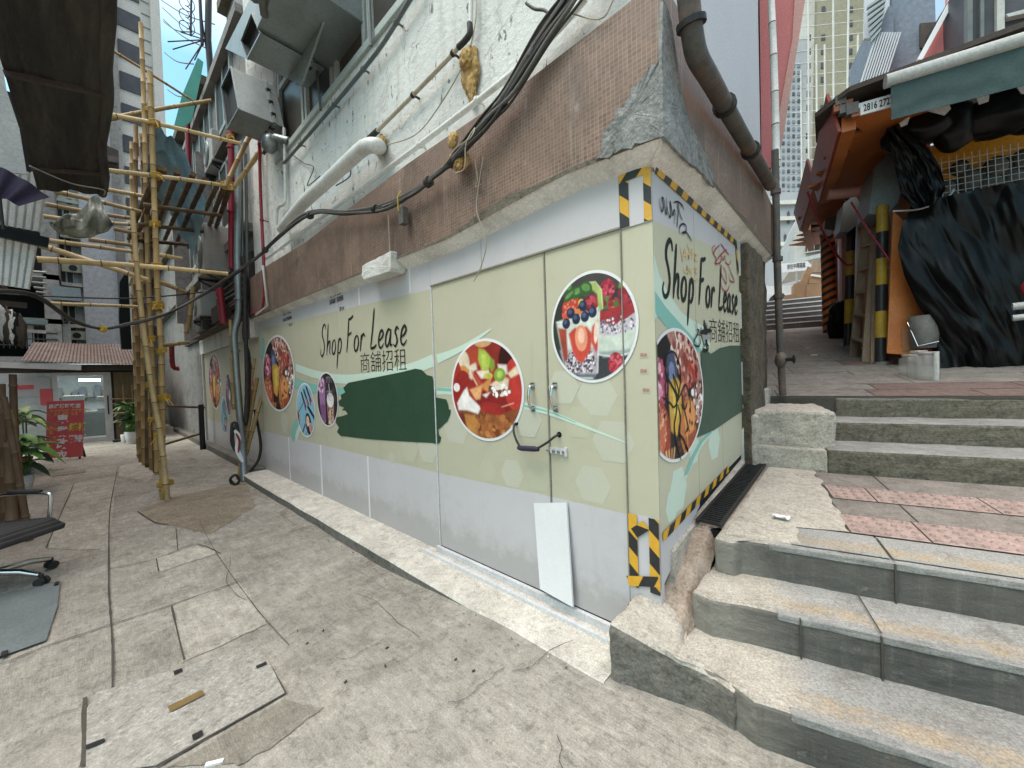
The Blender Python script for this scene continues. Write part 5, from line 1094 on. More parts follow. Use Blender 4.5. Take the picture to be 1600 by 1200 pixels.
# ---- black cable bundle
cb = thing('cable_bundle', 'thick bundle of black cables strung along the brown band and across the lane', 'cables', oy(640, 305, -.14))
base = [oy(960, -190, -.12), oy(930, -80, -.13), oy(905, -15, -.14), oy(850, 60, -.15), oy(800, 142, -.16), oy(765, 190, -.17), oy(715, 247, -.17), oy(690, 268, -.17), oy(650, 300, -.16), oy(600, 325, -.16), oy(540, 331, -.18), oy(500, 332, -.2), oy(470, 342, -.22), oy(430, 375, -.26), oy(400, 405, -.3),
        ox(340, 446, -5.9), ox(280, 481, -5.75), ox(240, 497, -5.6), ox(200, 507, -5.5), ox(160, 514, -5.4), ox(115, 500, -5.2), ox(60, 463, -4.9), ox(0, 455, -4.5), ox(-60, 462, -4.2)]
for k in range(13):
    dev = [rnd.uniform(-.022, .022) for _ in range(3)]; P = []
    for i, b in enumerate(base):
        s_ = 2.1 if i < 7 else 1.0
        P.append(b + np.array([dev[0] + rnd.uniform(-.012, .012), -abs(dev[1]) * .6, dev[2] + rnd.uniform(-.014, .014)]) * s_)
    if k > 4: P = P[:16]
    if k > 8: P = P[:10]
    MB().tube(smooth_line(P, 5), rnd.choice([.005, .007, .011]), M['cable'] if k % 3 else M['cablegrey'], 7).build('cable', cb)
for i, f in ((3, .3), (4, .4), (6, .3), (7, .5), (9, .2), (11, .5), (13, .5), (19, .0)):
    p = base[i] * (1 - f) + base[i + 1] * f; d = base[i + 1] - base[i]; d /= np.linalg.norm(d); B = MB(); B.tube([p - d * .02, p + d * .02], .036, M["tie"] if i == 19 else M['cable'], 10); B.build('wrap', cb)
pipe('tangled_wire', 'loose loop of wire sprouting from the cable bundle', [oy(*q) for q in ((690, 262, -.2), (700, 250, -.22), (712, 232, -.22), (735, 215, -.24), (742, 200, -.2), (728, 225, -.22), (726, 262, -.2), (712, 270, -.2))], .004, M['beige'], 'wire', n=5)
pipe('tangled_wire', 'second loose cable leaving the bundle over the white wall', [oy(*q) for q in ((822, 5, -.12), (835, 14, -.12), (850, 16, -.14), (862, 25, -.16))], .008, M['cable'], 'wire', n=6)
B = MB(); p = oy(631, 335, -.15); B.box((p[0] - .03, p[1] - .03, p[2] - .08), (p[0] + .03, p[1] + .02, p[2] + .05), M['cablegrey']); B.tube([p + np.array([-.01, -.04, .02]), p + np.array([0, -.05, .12]), p + np.array([.02, -.03, .16])], .006, M['tie'], 6)
single(B, 'cable_clamp', 'grey clamp hanging under the cable bundle on the brown band', 'clamp', base=p, bevel=.006)
# ---- sheet metal ducts on brackets
def duct(label, a, yo, yb=-.02):
    """a: pixel corners of the open mouth (4) on the plane y = yo; the box runs straight back into the wall"""
    t = thing('exhaust_duct', label, 'duct', oy(*a[2], yo)); mouth = [oy(x, y, yo) for x, y in a]; ctr = sum(mouth) / 4
    B = MB(); back = [np.array([p[0], yb, p[2]]) for p in mouth]
    for i in range(4): B.add([mouth[i], mouth[(i + 1) % 4], back[(i + 1) % 4], back[i]], [(0, 1, 2, 3)], M['duct'])
    B.poly(back, M['duct']); inn = [ctr + (p - ctr) * .9 + np.array([0, .06, 0]) for p in mouth]; B.poly(inn, M['ductdark'])
    for i in range(4): B.add([mouth[i], mouth[(i + 1) % 4], inn[(i + 1) % 4], inn[i]], [(0, 1, 2, 3)], M['ductdark'])
    B.build('casing', t); B = MB()
    for i in range(4): B.bar(mouth[i], mouth[(i + 1) % 4], .018, .018, M['steel'])
    B.build('flange', t); B = MB()
    for i in range(4):
        q0, q1 = back[i] + (mouth[i] - back[i]) * .22, back[(i + 1) % 4] + (mouth[(i + 1) % 4] - back[(i + 1) % 4]) * .22; B.bar(q0, q1, .035, .035, M['duct'])
        for f in (.2, .5, .8): B.obox(q0 + (q1 - q0) * f, .05, .05, .05, .2, M['iron'])
    B.build('joint', t); return t, mouth, back
d1, mo, bk = duct('grey sheet metal exhaust duct with a square mouth hung low beside the bamboo scaffold', [(361, 104), (346, 136), (355, 202), (373, 170)], -.52)
d2, mo2, bk2 = duct('larger dark exhaust duct with a square mouth hung under the upper window', [(394, 20), (377, 64), (387, 92), (408, 52)], -.62)
B = MB(); q = [oy(x, y, -.24) for x, y in ((420, -60), (352, 76), (470, 132), (530, -40))]; B.prism(q, (0, .02, 0), M['duct']); B.build('shroud', d2)
B = MB(); c = oy(478, -6, -.35); B.box(c + np.array([-.45, -.3, -.22]), c + np.array([.35, .45, .5]), M['duct']); B.tube([c + np.array([-.3, -.35, -.05]), c + np.array([.2, -.4, -.1]), c + np.array([.3, -.2, -.3])], .05, M['steel'], 8); B.tube([c + np.array([-.1, -.38, .1]), c + np.array([.1, -.42, -.12]), c + np.array([-.2, -.3, -.25])], .035, M['cablegrey'], 8)
single(B, 'fan_casing', 'dark grey fan casing with loose hoses at the inner end of the larger exhaust duct', 'fan casing', bevel=.01)
B = MB(); p = oy(421, 224, -.18); B.blob(p, (.12, .1, .12), M['steel'], 3, .15, 2, 4); B.tube([p, p + np.array([.1, .05, .05]), p + np.array([.22, .16, .0])], .05, M['steel']); B.tube([p, p + np.array([-.1, -.05, -.12])], .02, M['iron'])
single(B, 'flood_lamp', 'small round grey lamp on a bracket under the lower exhaust duct', 'lamp', base=p)
# ---- right corner: downpipe, valve pipe, white pole
pipe('downpipe', 'rust streaked black downpipe sloping along the brown band of the corner', [ox(1074, -20, .2), ox(1078, 20, .2), ox(1082, 55, .2), ox(1090, 90, .2), ox(1110, 125, .19), ox(1150, 197, .17), ox(1190, 265, .16), ox(1204, 290, .15)], .045, M['rustpipe'], 'pipe', n=14, sm=5, clips=[1.5, 4.5, 5.5], clipm=M['iron'])
t = thing('valve_pipe', 'brownish water pipe with a stop valve near its foot beside the rough pillar', 'pipe', od(1222, 612, 3.62))
MB().tube([od(1211, 235, 3.62), od(1214, 400, 3.62), od(1218, 520, 3.62), od(1223, 618, 3.62)], .030, M['rustpipe'], 12).build('run', t)
for py in (300, 405, 463): B = MB(); p = od(1212 + (py - 300) * .028, py, 3.62); B.tube([p - np.array([0, 0, .02]), p + np.array([0, 0, .02])], .042, M['rustpipe'], 12); B.build('coupling', t)
B = MB(); p = od(1220, 562, 3.6); B.blob(p, (.05, .05, .075), M['rustpipe'], 3, .15, 2, 3); B.tube([p, p + np.array([.10, -.04, 0])], .018, M['iron'], 8); B.build('valve_body', t)
B = MB(); c = p + np.array([.105, -.045, 0]); ring = [c + np.array([-.01 * math.sin(a), .028 * math.sin(a), .034 * math.cos(a)]) for a in np.linspace(0, 2 * math.pi, 14)]; B.tube(ring, .007, M['iron'], 6); B.bar(ring[0], ring[7], .008, .008, M['iron']); B.bar(ring[3], ring[10], .008, .008, M['iron']); B.build('hand_wheel', t)
single(bamboo([od(1213, 262, 3.75), od(1209, 120, 3.75), od(1204, -20, 3.75)], .034, M['pvc']), 'white_pole', 'white painted pole standing above the valve pipe at the building edge', 'pole')
# =================================================================== NEIGHBOUR BUILDING DOWN THE LANE
nb = thing('neighbour_building', 'low grimy grey building down the lane behind the bamboo scaffold', 'building', (-11.3, 2, 0))
B = MB(); B.box((-34, .05, 0), (-6.62, 4, 8.2), M['wall_grey']); B.box((-9.0, .3, 8.2), (-6.62, 4, 9.3), M['wall_grey']); B.build('wall', nb)
B = MB(); B.box((-34, -.18, 8.05), (-9.8, .3, 8.25), M['riser_old']); B.box((-9.05, .15, 9.2), (-6.62, .4, 9.4), M['riser_old']); B.build('gutter', nb)
for z, m in ((4.0, 'wall_grey'), (5.95, 'riser_old'), (7.5, 'wall_grey')):
    B = MB(); B.box((-30, -.10, z), (-6.64, .045, z + .14), M[m]); B.build('ledge', nb)
B = MB(); B.box((-11.6, -.03, 2.28), (-6.66, .05, 2.62), M['soffit']); B.build('beam', nb)
for x in (-8.2, -10.0, -12.0, -14.2):
    for z in (4.6, 6.5):
        B = MB(); B.box((x - .6, -.0, z - .08), (x + .6, .08, z), M['frame'])
        for a in (-.6, -.02, .54): B.box((x + a, .0, z), (x + a + .06, .08, z + 1.2), M['frame'])
        B.box((x - .54, .0, z + 1.14), (x + .54, .08, z + 1.2), M['frame']); w_ = B.build('window', nb)
        B = MB(); B.box((x - .54, .02, z), (x + .54, .04, z + 1.14), M['pane']); B.build('pane', w_)
B = MB(); B.box((-9.6, -.25, 3.0), (-9.5, .05, 6.4), M['wall_grey']); B.build('pier', nb)
B = MB(); B.box((-12.9, -.3, 3.2), (-12.75, .05, 8.0), M['wall_grey']); B.build('pier', nb)
B = MB()
for z, y, x0, x1 in ((2.75, -.06, -10.8, -6.9), (2.9, -.12, -11.5, -6.7), (3.05, -.05, -11, -6.7)): B.tube([(x0, y, z), ((x0 + x1) / 2, y, z - .04), (x1, y, z + .03)], .03, M['rustpipe'], 8)
B.box((-11.2, -.22, 2.62), (-7.0, -.0, 2.66), M['rust']); B.box((-14, -.02, 2.66), (-6.7, .04, 3.7), M['timber_dark'])
for k in range(7): B.tube([(-11.6 + .2 * k, -.1 - .03 * k, 2.70 + .13 * k), (-9, -.14, 2.72 + .12 * k + rnd.uniform(-.05, .05)), (-6.75, -.1, 2.75 + .11 * k)], .022, M[['rustpipe', 'bamboo_dark', 'rust', 'greypipe'][k % 4]], 6)
B.box((-8.4, -.3, 2.66), (-7.7, -.06, 2.95), M['timber_dark']); B.box((-10.2, -.3, 2.66), (-9.3, -.06, 3.05), M['cablegrey']); single(B, 'rusty_shelf', 'rusty shelf of pipes and scrap above the far hoarding', 'shelf')
# far hoarding
fh = thing('far_hoarding', 'dim second green hoarding with round pictures further down the lane behind the upright pipes', 'hoarding', (-9, .04, 0))
B = MB(); x0, x1 = -11.4, -6.62
B.box((x0, .02, .12), (x1, .05, .66), M['greyboard']); B.box((x0, .02, .66), (x1, .05, 2.28), M['greenboard']); B.box((x0 - .08, -.02, .0), (x0, .05, 2.4), M['alu']); B.build('panel', fh)
def fplace(fn, l, r, zt, zb, label):
    cx = (oy(*l, .015)[0] + oy(*r, .015)[0]) / 2; rx_ = abs(oy(*l, .015)[0] - oy(*r, .015)[0]) / 2; fn().put(fh, cx, (zt + zb) / 2, rx_, (zt - zb) / 2, lambda u, v, e: (u, .018 - e + .006, v), .006, .05, 'round_picture', label)
fplace(pic_burger, (326, 595), (345, 595), 2.25, .95, 'far round printed picture of burgers')
fplace(pic_shakes, (352, 605), (361, 605), 1.75, .85, 'far small round picture of milkshakes')
fplace(pic_makeup, (344, 628), (354, 628), 1.25, .45, 'far small round picture of lipsticks')
fplace(pic_dessert, (383, 590), (396, 590), 2.05, .9, 'far round picture of a red pudding behind the pipes')
B = MB()
for i in range(60):
    x = -11.4 - i * .26; B.box((x - .25, .025, .12), (x, .05, 2.3), M['wall_grey'])
single(B, 'grey_partition', 'plain grey partition beyond the far hoarding at the end of the lane', 'partition')
B = MB(); B.box((-16.4, -.13, -.05), (-6.5, .05, .13), M['ledge_side']); roughen(struct(B, 'far_kerb'), 4, .03, .2, .02)
# air conditioners
def aircon(label, c, sx=.8, sy=.38, sz=.6, group=None, face='y'):
    t = thing('air_conditioner', label, 'air conditioner', c, group); x, y, z = c
    B = MB(); B.box((x - sx / 2, y - sy / 2, z), (x + sx / 2, y + sy / 2, z + sz), M['acbody']); B.build('casing', t, bevel=.015)
    B = MB()
    fc = (x - sx * .13, y - sy / 2 - .004, z + sz / 2)
    B.lathe(fc, [(sz * .40, 0), (sz * .40, -.012), (sz * .36, -.014)], M['duct'], 24, 'Y')
    for k in range(5): B.tube([(fc[0] + sz * (.07 + .07 * k) * math.cos(a), fc[1] - .016, fc[2] + sz * (.07 + .07 * k) * math.sin(a)) for a in np.linspace(0, 6.283, 20)], .004, M['acbody'], 5)
    B.build('fan_grille', t)
    for s_ in (-.4, .4):
        B = MB(); B.bar((x + sx * s_, y + sy, z - .03), (x + sx * s_, y - sy / 2, z - .03), .04, .04, M['iron']); B.bar((x + sx * s_, y + sy / 2 + .1, z - .35), (x + sx * s_, y - sy / 2, z - .05), .03, .03, M['iron']); B.build('bracket', t)
aircon('dusty air conditioner on an iron bracket below the bamboo deck', tuple(ox(330, 430, -8.6) + np.array([0, .1, 0])), .9, .5, .85)
aircon('air conditioner under the dusty one, half hidden by the red pipe', tuple(ox(322, 498, -9.2) + np.array([0, .1, 0])), .9, .5, .5)
aircon('grey air conditioner high on the neighbour wall behind the upper red pipe', tuple(ox(340, 265, -9.0) + np.array([0, .1, 0])), .8, .5, .6)
pipe('red_pipe', 'thick red standpipe tied to the scaffold at the corner of the neighbour wall', [ox(361, 198, -7.1), ox(362, 420, -7.1)], .048, M['redpipe'], 'pipe', n=12, sm=0, clips=[.15, .6])
pipe('red_pipe', 'thick red pipe slanting below the cable bundle behind the upright pipes', [ox(343, 450, -7.3), ox(350, 505, -7.3)], .055, M['redpipe'], 'pipe', n=12, sm=0)
pipe('red_pipe', 'thin red pipe down the left end of the white wall', [oy(404, 150, -.08), oy(407, 300, -.08), oy(412, 410, -.1), oy(411, 480, -.1), oy(392, 490, -.1)], .022, M['redpipe'], 'pipe', sm=3, clips=[.5, 1.4])
pipe('red_pipe', 'far red pipe high on the neighbour wall beside the green netting', [ox(292, 165, -10.5), ox(298, 360, -10.5)], .05, M['redpipe'], 'pipe', sm=0)
pipe('red_pipe', 'dark red drain stub low at the end of the lane', [ox(268, 540, -11), ox(270, 572, -11), ox(280, 576, -11)], .05, M['redpipe'], 'pipe', sm=3)
pipe('white_riser', 'thin white riser below the red pipe at the left end of the band', [oy(411, 415, -.13), oy(418, 478, -.13), oy(400, 492, -.13)], .016, M['pvc'], 'pipe', sm=0)
# upright pipes, canes and cables at the end of the white ledge
pipe('standpipe', 'grey galvanised standpipe with kinks rising from the lane at the end of the ledge', [gnd(382, 752, .0), ox(379, 700, -6.55), ox(374, 640, -6.55), ox(368, 560, -6.55), ox(366, 520, -6.55), ox(373, 485, -6.55), ox(371, 400, -6.6), ox(373, 300, -6.6), ox(372, 230, -6.6)], .050, M['steel'], 'pipe', n=12, sm=5, clips=[1.2, 3.3, 5.2])
for k, (lab, pts, r, m) in enumerate((('black cable hugging the right of the galvanised standpipe', [(383, 430), (384, 520), (386, 600), (384, 660)], .03, 'cable'), ('second black cable twisting beside the standpipe', [(378, 400), (388, 450), (380, 520), (390, 560), (388, 640), (384, 665)], .02, 'cable'),
        ('grey conduit right of the standpipe up the wall edge', [(384, 240), (386, 400), (388, 530)], .022, 'greypipe'), ('pale grey conduit between the red standpipe and the white wall', [(377, 220), (379, 400)], .018, 'steel'), ('loose black hose curling onto the ledge end', [(398, 640), (407, 690), (405, 715), (396, 730), (386, 742)], .022, 'cable'))):
    pipe('riser', lab, [ox(x, y, -6.5 - .05 * k) for x, y in pts], r, M[m], 'cable' if m == 'cable' else 'pipe', n=8)
for lab, a, b, r in (('bamboo cane leaning behind the galvanised standpipe, thickest of the bundle', (372, 755), (402, 590), .035), ('bamboo cane leaning right of the standpipe against the hoarding', (384, 712), (409, 620), .032), ('bamboo cane upright left of the galvanised standpipe', (366, 640), (360, 500), .028), ('bamboo cane slanting up to the far hoarding picture behind the standpipe', (378, 700), (398, 560), .024)):
    single(bamboo([ox(*a, -6.6), ox(*b, -6.55)], r, M['bamboo']), 'bamboo_cane', lab, 'bamboo cane', group='canes beside the standpipe')
pipe('coiled_hose', 'dark coil of hose hung on the standpipe foot with red and white tape', [ox(x, y, -6.3) for x, y in ((370, 660), (364, 680), (366, 700), (372, 690), (371, 665), (363, 662), (362, 690), (368, 705))], .02, M['cable'], 'hose', n=7)
pipe('coiled_hose', 'dark coil of hose lying on the lane at the standpipe foot', [ox(x, y, -6.2) for x, y in ((362, 756), (360, 748), (368, 742), (374, 750), (368, 757), (361, 752))], .02, M['cable'], 'hose', n=7)
B = MB(); ribbon(B, [(0, 0), (.04, -.12), (.02, -.3), (.08, -.5)], .06, lambda u, v, e: tuple(ox(367, 672, -6.28) + np.array([0, u, v])), M['white'], 0, 6); ribbon(B, [(0.01, -.05), (.05, -.17), (.03, -.35)], .03, lambda u, v, e: tuple(ox(367, 672, -6.27) + np.array([0, u, v])), M['redpipe'], 0, 6)
single(B, 'barrier_tape', 'scrap of red and white barrier tape on the standpipe hose', 'tape')
# railing
rl = thing('railing', 'short railing of a black post and bamboo rails blocking the lane by the far partition', 'railing', gnd(317, 700))
pp = oz(317, 702, 0); B = MB(); top = ox(314, 632, pp[0]); B.tube([pp, top], .055, M['iron'], 10); B.build('post', rl)
for (a, b) in (((262, 634), (320, 637)), ((258, 694), (318, 676))): bamboo([ox(*a, pp[0] - .3), ox(*b, pp[0])], .03, M['bamboo_dark']).build('rail', rl)
# =================================================================== BAMBOO SCAFFOLD
def pole(label, pts, r, m='bamboo', group='bamboo scaffold poles', **k):
    return single(bamboo(pts, r, M[m], **k), 'bamboo_pole', label, 'bamboo pole', base=min(pts, key=lambda p: p[2]), group=group)
def xs_(pix, x): return [ox(px, py, x) for px, py in pix]
gA = oz(254, 780, 0)[0]
pole('tallest straight bamboo upright of the scaffold, nearest the camera', xs_([(254, 781), (251, 550), (246, 475), (240, 300), (234, 112)], gA), .034, 'bamboo')
pole('pale bamboo upright leaning across the nearest scaffold upright', xs_([(262, 783), (250, 680), (235, 600), (217, 462), (207, 330)], gA + .12), .031, 'bamboo_pale')
gC = oz(246, 742, 0)[0]
pole('long bamboo upright rising to the striped tower behind the nearest one', xs_([(246, 742), (241, 600), (233, 425), (226, 175), (220, 36)], gC), .036, 'bamboo')
pole('dark bamboo upright tied just behind the nearest scaffold upright', xs_([(243, 742), (236, 560), (231, 400), (232, 260), (235, 112)], gC - .3), .034, 'bamboo_dark')
gD = oz(221, 722, 0)[0]
for i, (lab, pix, x, m) in enumerate((('leftmost bamboo upright of the rear cluster, paler at the top', [(221, 722), (217, 550), (213, 450), (212, 195)], gD, 'bamboo'), ('second bamboo upright of the rear cluster with yellow ties', [(226, 727), (222, 425), (224, 300), (220, 210)], gD + .4, 'bamboo'),
        ('short upright at the back left of the scaffold, ending below the canopy edge', [(218, 715), (211, 480), (206, 222)], gD - .6, 'bamboo'), ('thick dark bamboo upright in the middle of the rear cluster', [(231, 731), (228, 500), (223, 215)], gD + .8, 'bamboo_dark'), ('bamboo upright on the right of the rear cluster behind the nearest poles', [(238, 735), (235, 520), (228, 220)], gD + 1.2, 'bamboo'))):
    pole(lab, xs_(pix, x), .043, m)
H = [([(158, 178), (232, 190), (375, 224)], 0, .040, 'bamboo_pale', 'long upper cross pole from the dark canopy to the red standpipe'), ([(150, 264), (243, 275), (300, 282), (366, 292)], 0, .040, 'bamboo_pale', 'cross pole at deck level tied to the nearest upright'),
     ([(160, 188), (240, 172), (330, 157)], -2.2, .05, 'bamboo', 'cross pole rising to the neighbour roof above the deck'), ([(174, 78), (230, 112), (302, 158)], -3, .035, 'bamboo', 'thin cross pole slanting down to the green netting'),
     ([(84, 298), (222, 331)], -1.6, .045, 'bamboo_pale', 'uppermost cross pole reaching left past the hanging bag'), ([(155, 294), (228, 307)], -2.4, .05, 'bamboo_pale', 'short cross pole just under the dark canopy edge'), ([(72, 319), (130, 330), (210, 342)], -2.0, .045, 'bamboo_pale', 'cross pole passing behind the top of the hanging bag'),
     ([(68, 338), (94, 342), (220, 352)], -2.4, .045, 'bamboo_pale', 'cross pole passing behind the middle of the hanging bag'), ([(178, 357), (221, 367)], -2.4, .05, 'bamboo_pale', 'short cross pole right of the hanging bag'), ([(138, 374), (212, 384)], -2.6, .05, 'bamboo_pale', 'short cross pole touching the underside of the hanging bag'),
     ([(76, 376), (140, 384), (212, 394)], -1.8, .045, 'bamboo_pale', 'slightly bent cross pole below the hanging bag'), ([(62, 383), (110, 398), (231, 437)], -.6, .048, 'bamboo_pale', 'cross pole slanting down rightwards across the thick level one'), ([(58, 405), (240, 417), (356, 428)], .1, .046, 'bamboo_pale', 'thick level cross pole from the corrugated sheet to the red standpipe'),
     ([(77, 474), (215, 479)], -3.0, .04, 'bamboo_pale', 'lowest cross pole above the rusty shop roof'), ([(247, 398), (285, 404)], -1.0, .045, 'bamboo_pale', 'short stub pole below the bamboo deck'), ([(248, 440), (292, 457)], -1.5, .05, 'bamboo', 'brown stub slanting down right of the nearest upright'), ([(252, 540), (296, 535)], -2.5, .05, 'bamboo', 'short pole stub beside the dark red drain'),
     ([(302, 448), (297, 492), (291, 522)], -2.0, .05, 'bamboo', 'hanging pole end behind the cable bundle'), ([(398, 196), (352, 292)], .2, .045, 'bamboo', 'pole end slanting down from the lower exhaust duct'), ([(410, 232), (366, 292)], .2, .045, 'bamboo', 'second pole end slanting down beside the small lamp')]
for pix, dx, r, m, lab in H: pole(lab, xs_(pix, gA + dx), r * .78, m, taper=.8)
names = ['leftmost', 'second', 'third', 'fourth', 'fifth', 'sixth', 'seventh', 'eighth', 'ninth', 'tenth']
for i, (px, py) in enumerate(((249, 262), (257, 264), (278, 268), (302, 272), (321, 280), (342, 284), (352, 288), (360, 292))):
    a = ox(px, py, gA - .1); L = 3.6 if i < 6 else 2.6
    pole('%s dark pole of the bamboo deck, counted from the nearest upright' % names[i], [a, a + np.array([-L, .05 * (i - 3), -.05])], .036, 'bamboo_dark', 'dark deck poles')
for i, dx in enumerate((-.9, -1.9, -2.9)):
    a, b = ox(248, 276, gA - .1), ox(366, 296, gA - .1)
    pole('dark bearer pole crossing under the bamboo deck, %s from the camera' % ['nearest', 'middle', 'farthest'][i], [a + np.array([dx, -.1, -.12]), b + np.array([dx, .0, -.12])], .036, 'bamboo_dark', 'bearers under the bamboo deck')
# yellow lashings
B = MB()
for px, py, x, r in ((241, 193, gA, .062), (243, 275, gA, .06), (232, 172, gC, .055), (246, 475, gA, .056), (247, 480, gA, .06), (252, 548, gA, .056), (254, 620, gA, .056), (256, 755, gA, .07), (262, 755, gA, .06), (258, 622, gA, .06), (245, 415, gA, .06), (236, 600, gA, .055), (234, 530, gA, .055), (242, 350, gA, .055), (224, 705, gD, .065), (238, 655, gC, .06), (248, 680, gA, .05), (357, 290, gA, .09), (360, 215, -7.1, .06)):
    p = ox(px, py, x); 
    for k in range(4): B.tube([p + np.array([r * math.cos(a), r * math.sin(a), (k - 1.5) * .018 + .012 * math.sin(a)]) for a in np.linspace(0, 6.283, 10)], .007, M['tie'], 5)
    d = rnd.uniform(-1, 1); B.tube([p + np.array([r, 0, 0]), p + np.array([r + .05, d * .05, -.03]), p + np.array([r + .08, d * .1, -.10])], .005, M['tie'], 5)
single(B, 'yellow_lashings', 'yellow plastic ties lashing the bamboo scaffold joints', 'lashings')
B = MB(); c = ox(258, 250, gA - 1.2)
B.grid(lambda a, b: (gA - 1.0 - 1.6 * b + .1 * mnoise.noise(Vector((a * 5, b * 5, 1))), c[1] - .15 + .62 * a, c[2] + .40 - 1.3 * (a - .1) ** 2 - .5 * b + .14 * mnoise.noise(Vector((a * 6, b * 6, 0)))), 26, 26, M['tarp'])
single(B, 'blue_tarp', 'crumpled blue plastic tarp heaped on the bamboo deck', 'tarp')
B = MB(); q = [ox(x, y, -9.4) for x, y in ((309, 90), (318, 97), (314, 120), (300, 188), (288, 198), (272, 196), (284, 150))]; B.prism(q, (-.05, 0, 0), M['netting'])
single(B, 'green_netting', 'green scaffold netting against the sky over the neighbour roof', 'netting')
# roof aerial and wires
ae = thing('roof_aerial', 'spiky aerial and wrought bracket black against the sky over the lane', 'aerial', ox(325, 70, -9.5)); B = MB()
cc = ox(320, 62, -9.6)
for dx, dy in ((-58, 3), (-50, 15), (-30, 46), (-38, -12), (-16, 32), (-6, -45), (4, 30)): B.tube([cc, ox(320 + dx, 62 + dy, -9.6)], .012, M['iron'], 5)
B.tube([ox(326, -10, -9.6), ox(325, 60, -9.6), ox(332, 150, -9.6)], .06, M['iron'], 6); B.tube([ox(312, -10, -9.6), ox(316, 70, -9.6)], .03, M['iron'], 6); B.tube([ox(299, -5, -9.6), ox(298, 56, -9.6)], .02, M['iron'], 5)
for k in range(3):
    o = ox(290, 5 + k * 18, -9.6); B.tube([o + np.array([0, .17 * math.sin(a) * (1 - a / 12), .20 * math.cos(a) * (1 - a / 12)]) for a in np.linspace(0, 9, 26)], .008, M['iron'], 5)
B.build('spikes', ae)
for i, (a, b) in enumerate((((252, 0), (335, 38)), ((254, 12), (325, 60)), ((255, 30), (322, 75)), ((256, 34), (300, 50)), ((257, 82), (302, 100)), ((262, 140), (300, 150)))):
    pipe('overhead_wire', '%s overhead wire from the top in the gap of sky beside the tower' % ['first', 'second', 'third', 'fourth', 'fifth', 'lowest'][i], [ox(*a, -14), (ox(*a, -14) + ox(*b, -10)) / 2 - np.array([0, 0, .1]), ox(*b, -10)], .014, M['iron'], 'wire', 'wires in the gap of sky', n=5)
pipe('overhead_wire', 'thin straight wire crossing the lane behind the scaffold uprights', [ox(-20, 458, -8), ox(100, 464, -8), ox(215, 466, -8), ox(330, 455, -7.5)], .012, M['cable'], 'wire', n=5)
# =================================================================== SHOP AT THE END OF THE LANE
SX = -15.5
shp = thing('tailor_shop', 'small shop with a rusted sheet roof and glass front closing the end of the lane', 'shop', (SX, -2.2, 0))
def S(px, py, dx=0): return ox(px, py, SX + dx)
B = MB(); e0, e1 = S(92, 584)[1], S(160, 585)[1]
B.box((SX - 3.5, -3.9, 0), (SX - 3.4, -.6, 2.3), M['palewall']); B.box((SX - 3.4, -3.9, 0), (SX, -3.8, 2.3), M['palewall']); B.box((SX - 3.4, -.7, 0), (SX, -.6, 2.3), M['palewall'])
yw = S(84, 640)[1]; B.box((SX - .06, -3.8, 0), (SX, yw, 1.98), M['palewall']); B.box((SX - .1, -3.8, 1.98), (SX, -.7, 2.2), M['timber_dark'])
B.box((SX - .06, S(176, 640)[1], 0), (SX - .01, -.7, 1.98), M['timber_dark']); B.build('wall', shp)
B = MB(); B.box((SX - 3.4, -3.8, 2.25), (SX - .1, -.7, 2.28), M['palewall']); B.build('ceiling', shp)
B = MB(); d0, d1 = S(84, 640)[1], S(176, 640)[1]
for y0, y1 in ((d0, d0 + .10), (d1 - .16, d1)): B.box((SX - .07, y0, 0), (SX + .02, y1, 1.98), M['alu'])
B.box((SX - .07, d0 + .1, 1.9), (SX + .02, d1 - .16, 1.98), M['alu']); B.box((SX - .07, d0 + .1, 0), (SX + .02, d1 - .16, .12), M['alu']); B.box((SX + .02, d1 - .10, .75), (SX + .05, d1 - .07, 1.3), M['iron']); dr = B.build('door_frame', shp)
B = MB(); B.box((SX - .03, d0 + .1, .12), (SX - .02, d1 - .16, 1.9), glass('shop_glass', (.35, .42, .42), .22)); B.build('pane', dr)
B = MB(); a, b = S(20, 590), S(80, 618); B.box((SX - .001, a[1], b[2]), (SX + .02, b[1], a[2]), M['skywhite']); B.build('window_sheet', shp)
for k, (p0, p1) in enumerate((((26, 602), (53, 608)), ((62, 608), (83, 632)))):
    a, b = S(*p0), S(*p1); B = MB(); B.box((SX, a[1], b[2]), (SX + .025 + .01 * k, b[1], a[2]), M['redsign']); single(B, 'red_notice', ['wide thin red notice stuck on the pale shop wall', 'square red notice stuck on the pale shop wall by the door'][k], 'notice')
# roof of rusted corrugated sheet
def corr(B, fn, nu, nv, m, amp=.02, waves=60, axis=0):
    def g(a, b):
        p = np.array(fn(a, b), float); t = a if axis == 0 else b; p[2] += amp * math.sin(t * waves * 2 * math.pi); return tuple(p)
    B.grid(g, nu, nv, m)
y0, y1 = S(36, 560)[1], S(228, 575)[1]
B = MB(); corr(B, lambda a, b: (SX + .55 - 3.4 * b, y0 + (y1 - y0) * a, 2.28 + .75 * b - .12 * a * (1 - b) + .03 * mnoise.noise(Vector((a * 6, b * 2, 0)))), 300, 6, M['rust'], .012, 34)
B.build('roof', shp)
B = MB(); B.bar((SX + .45, -4.2, 2.22), (SX + .5, S(128, 580)[1], 2.1), .05, .14, M['alu']); B.bar((SX + .4, -4.4, 2.1), (SX + .42, -.9, 2.08), .06, .12, M['timber_dark']); B.build('fascia', shp)
B = MB(); p = oz(150, 600, 2.0); a, b = ox(123, 594, SX - 1.2), ox(157, 594, SX - 1.2); B.tube([a, b], .035, glow('tube_glow', (.95, 1, .98), 9), 8); tl_ = single(B, 'tube_light', 'lit fluorescent tube inside the shop at the end of the lane', 'lamp')
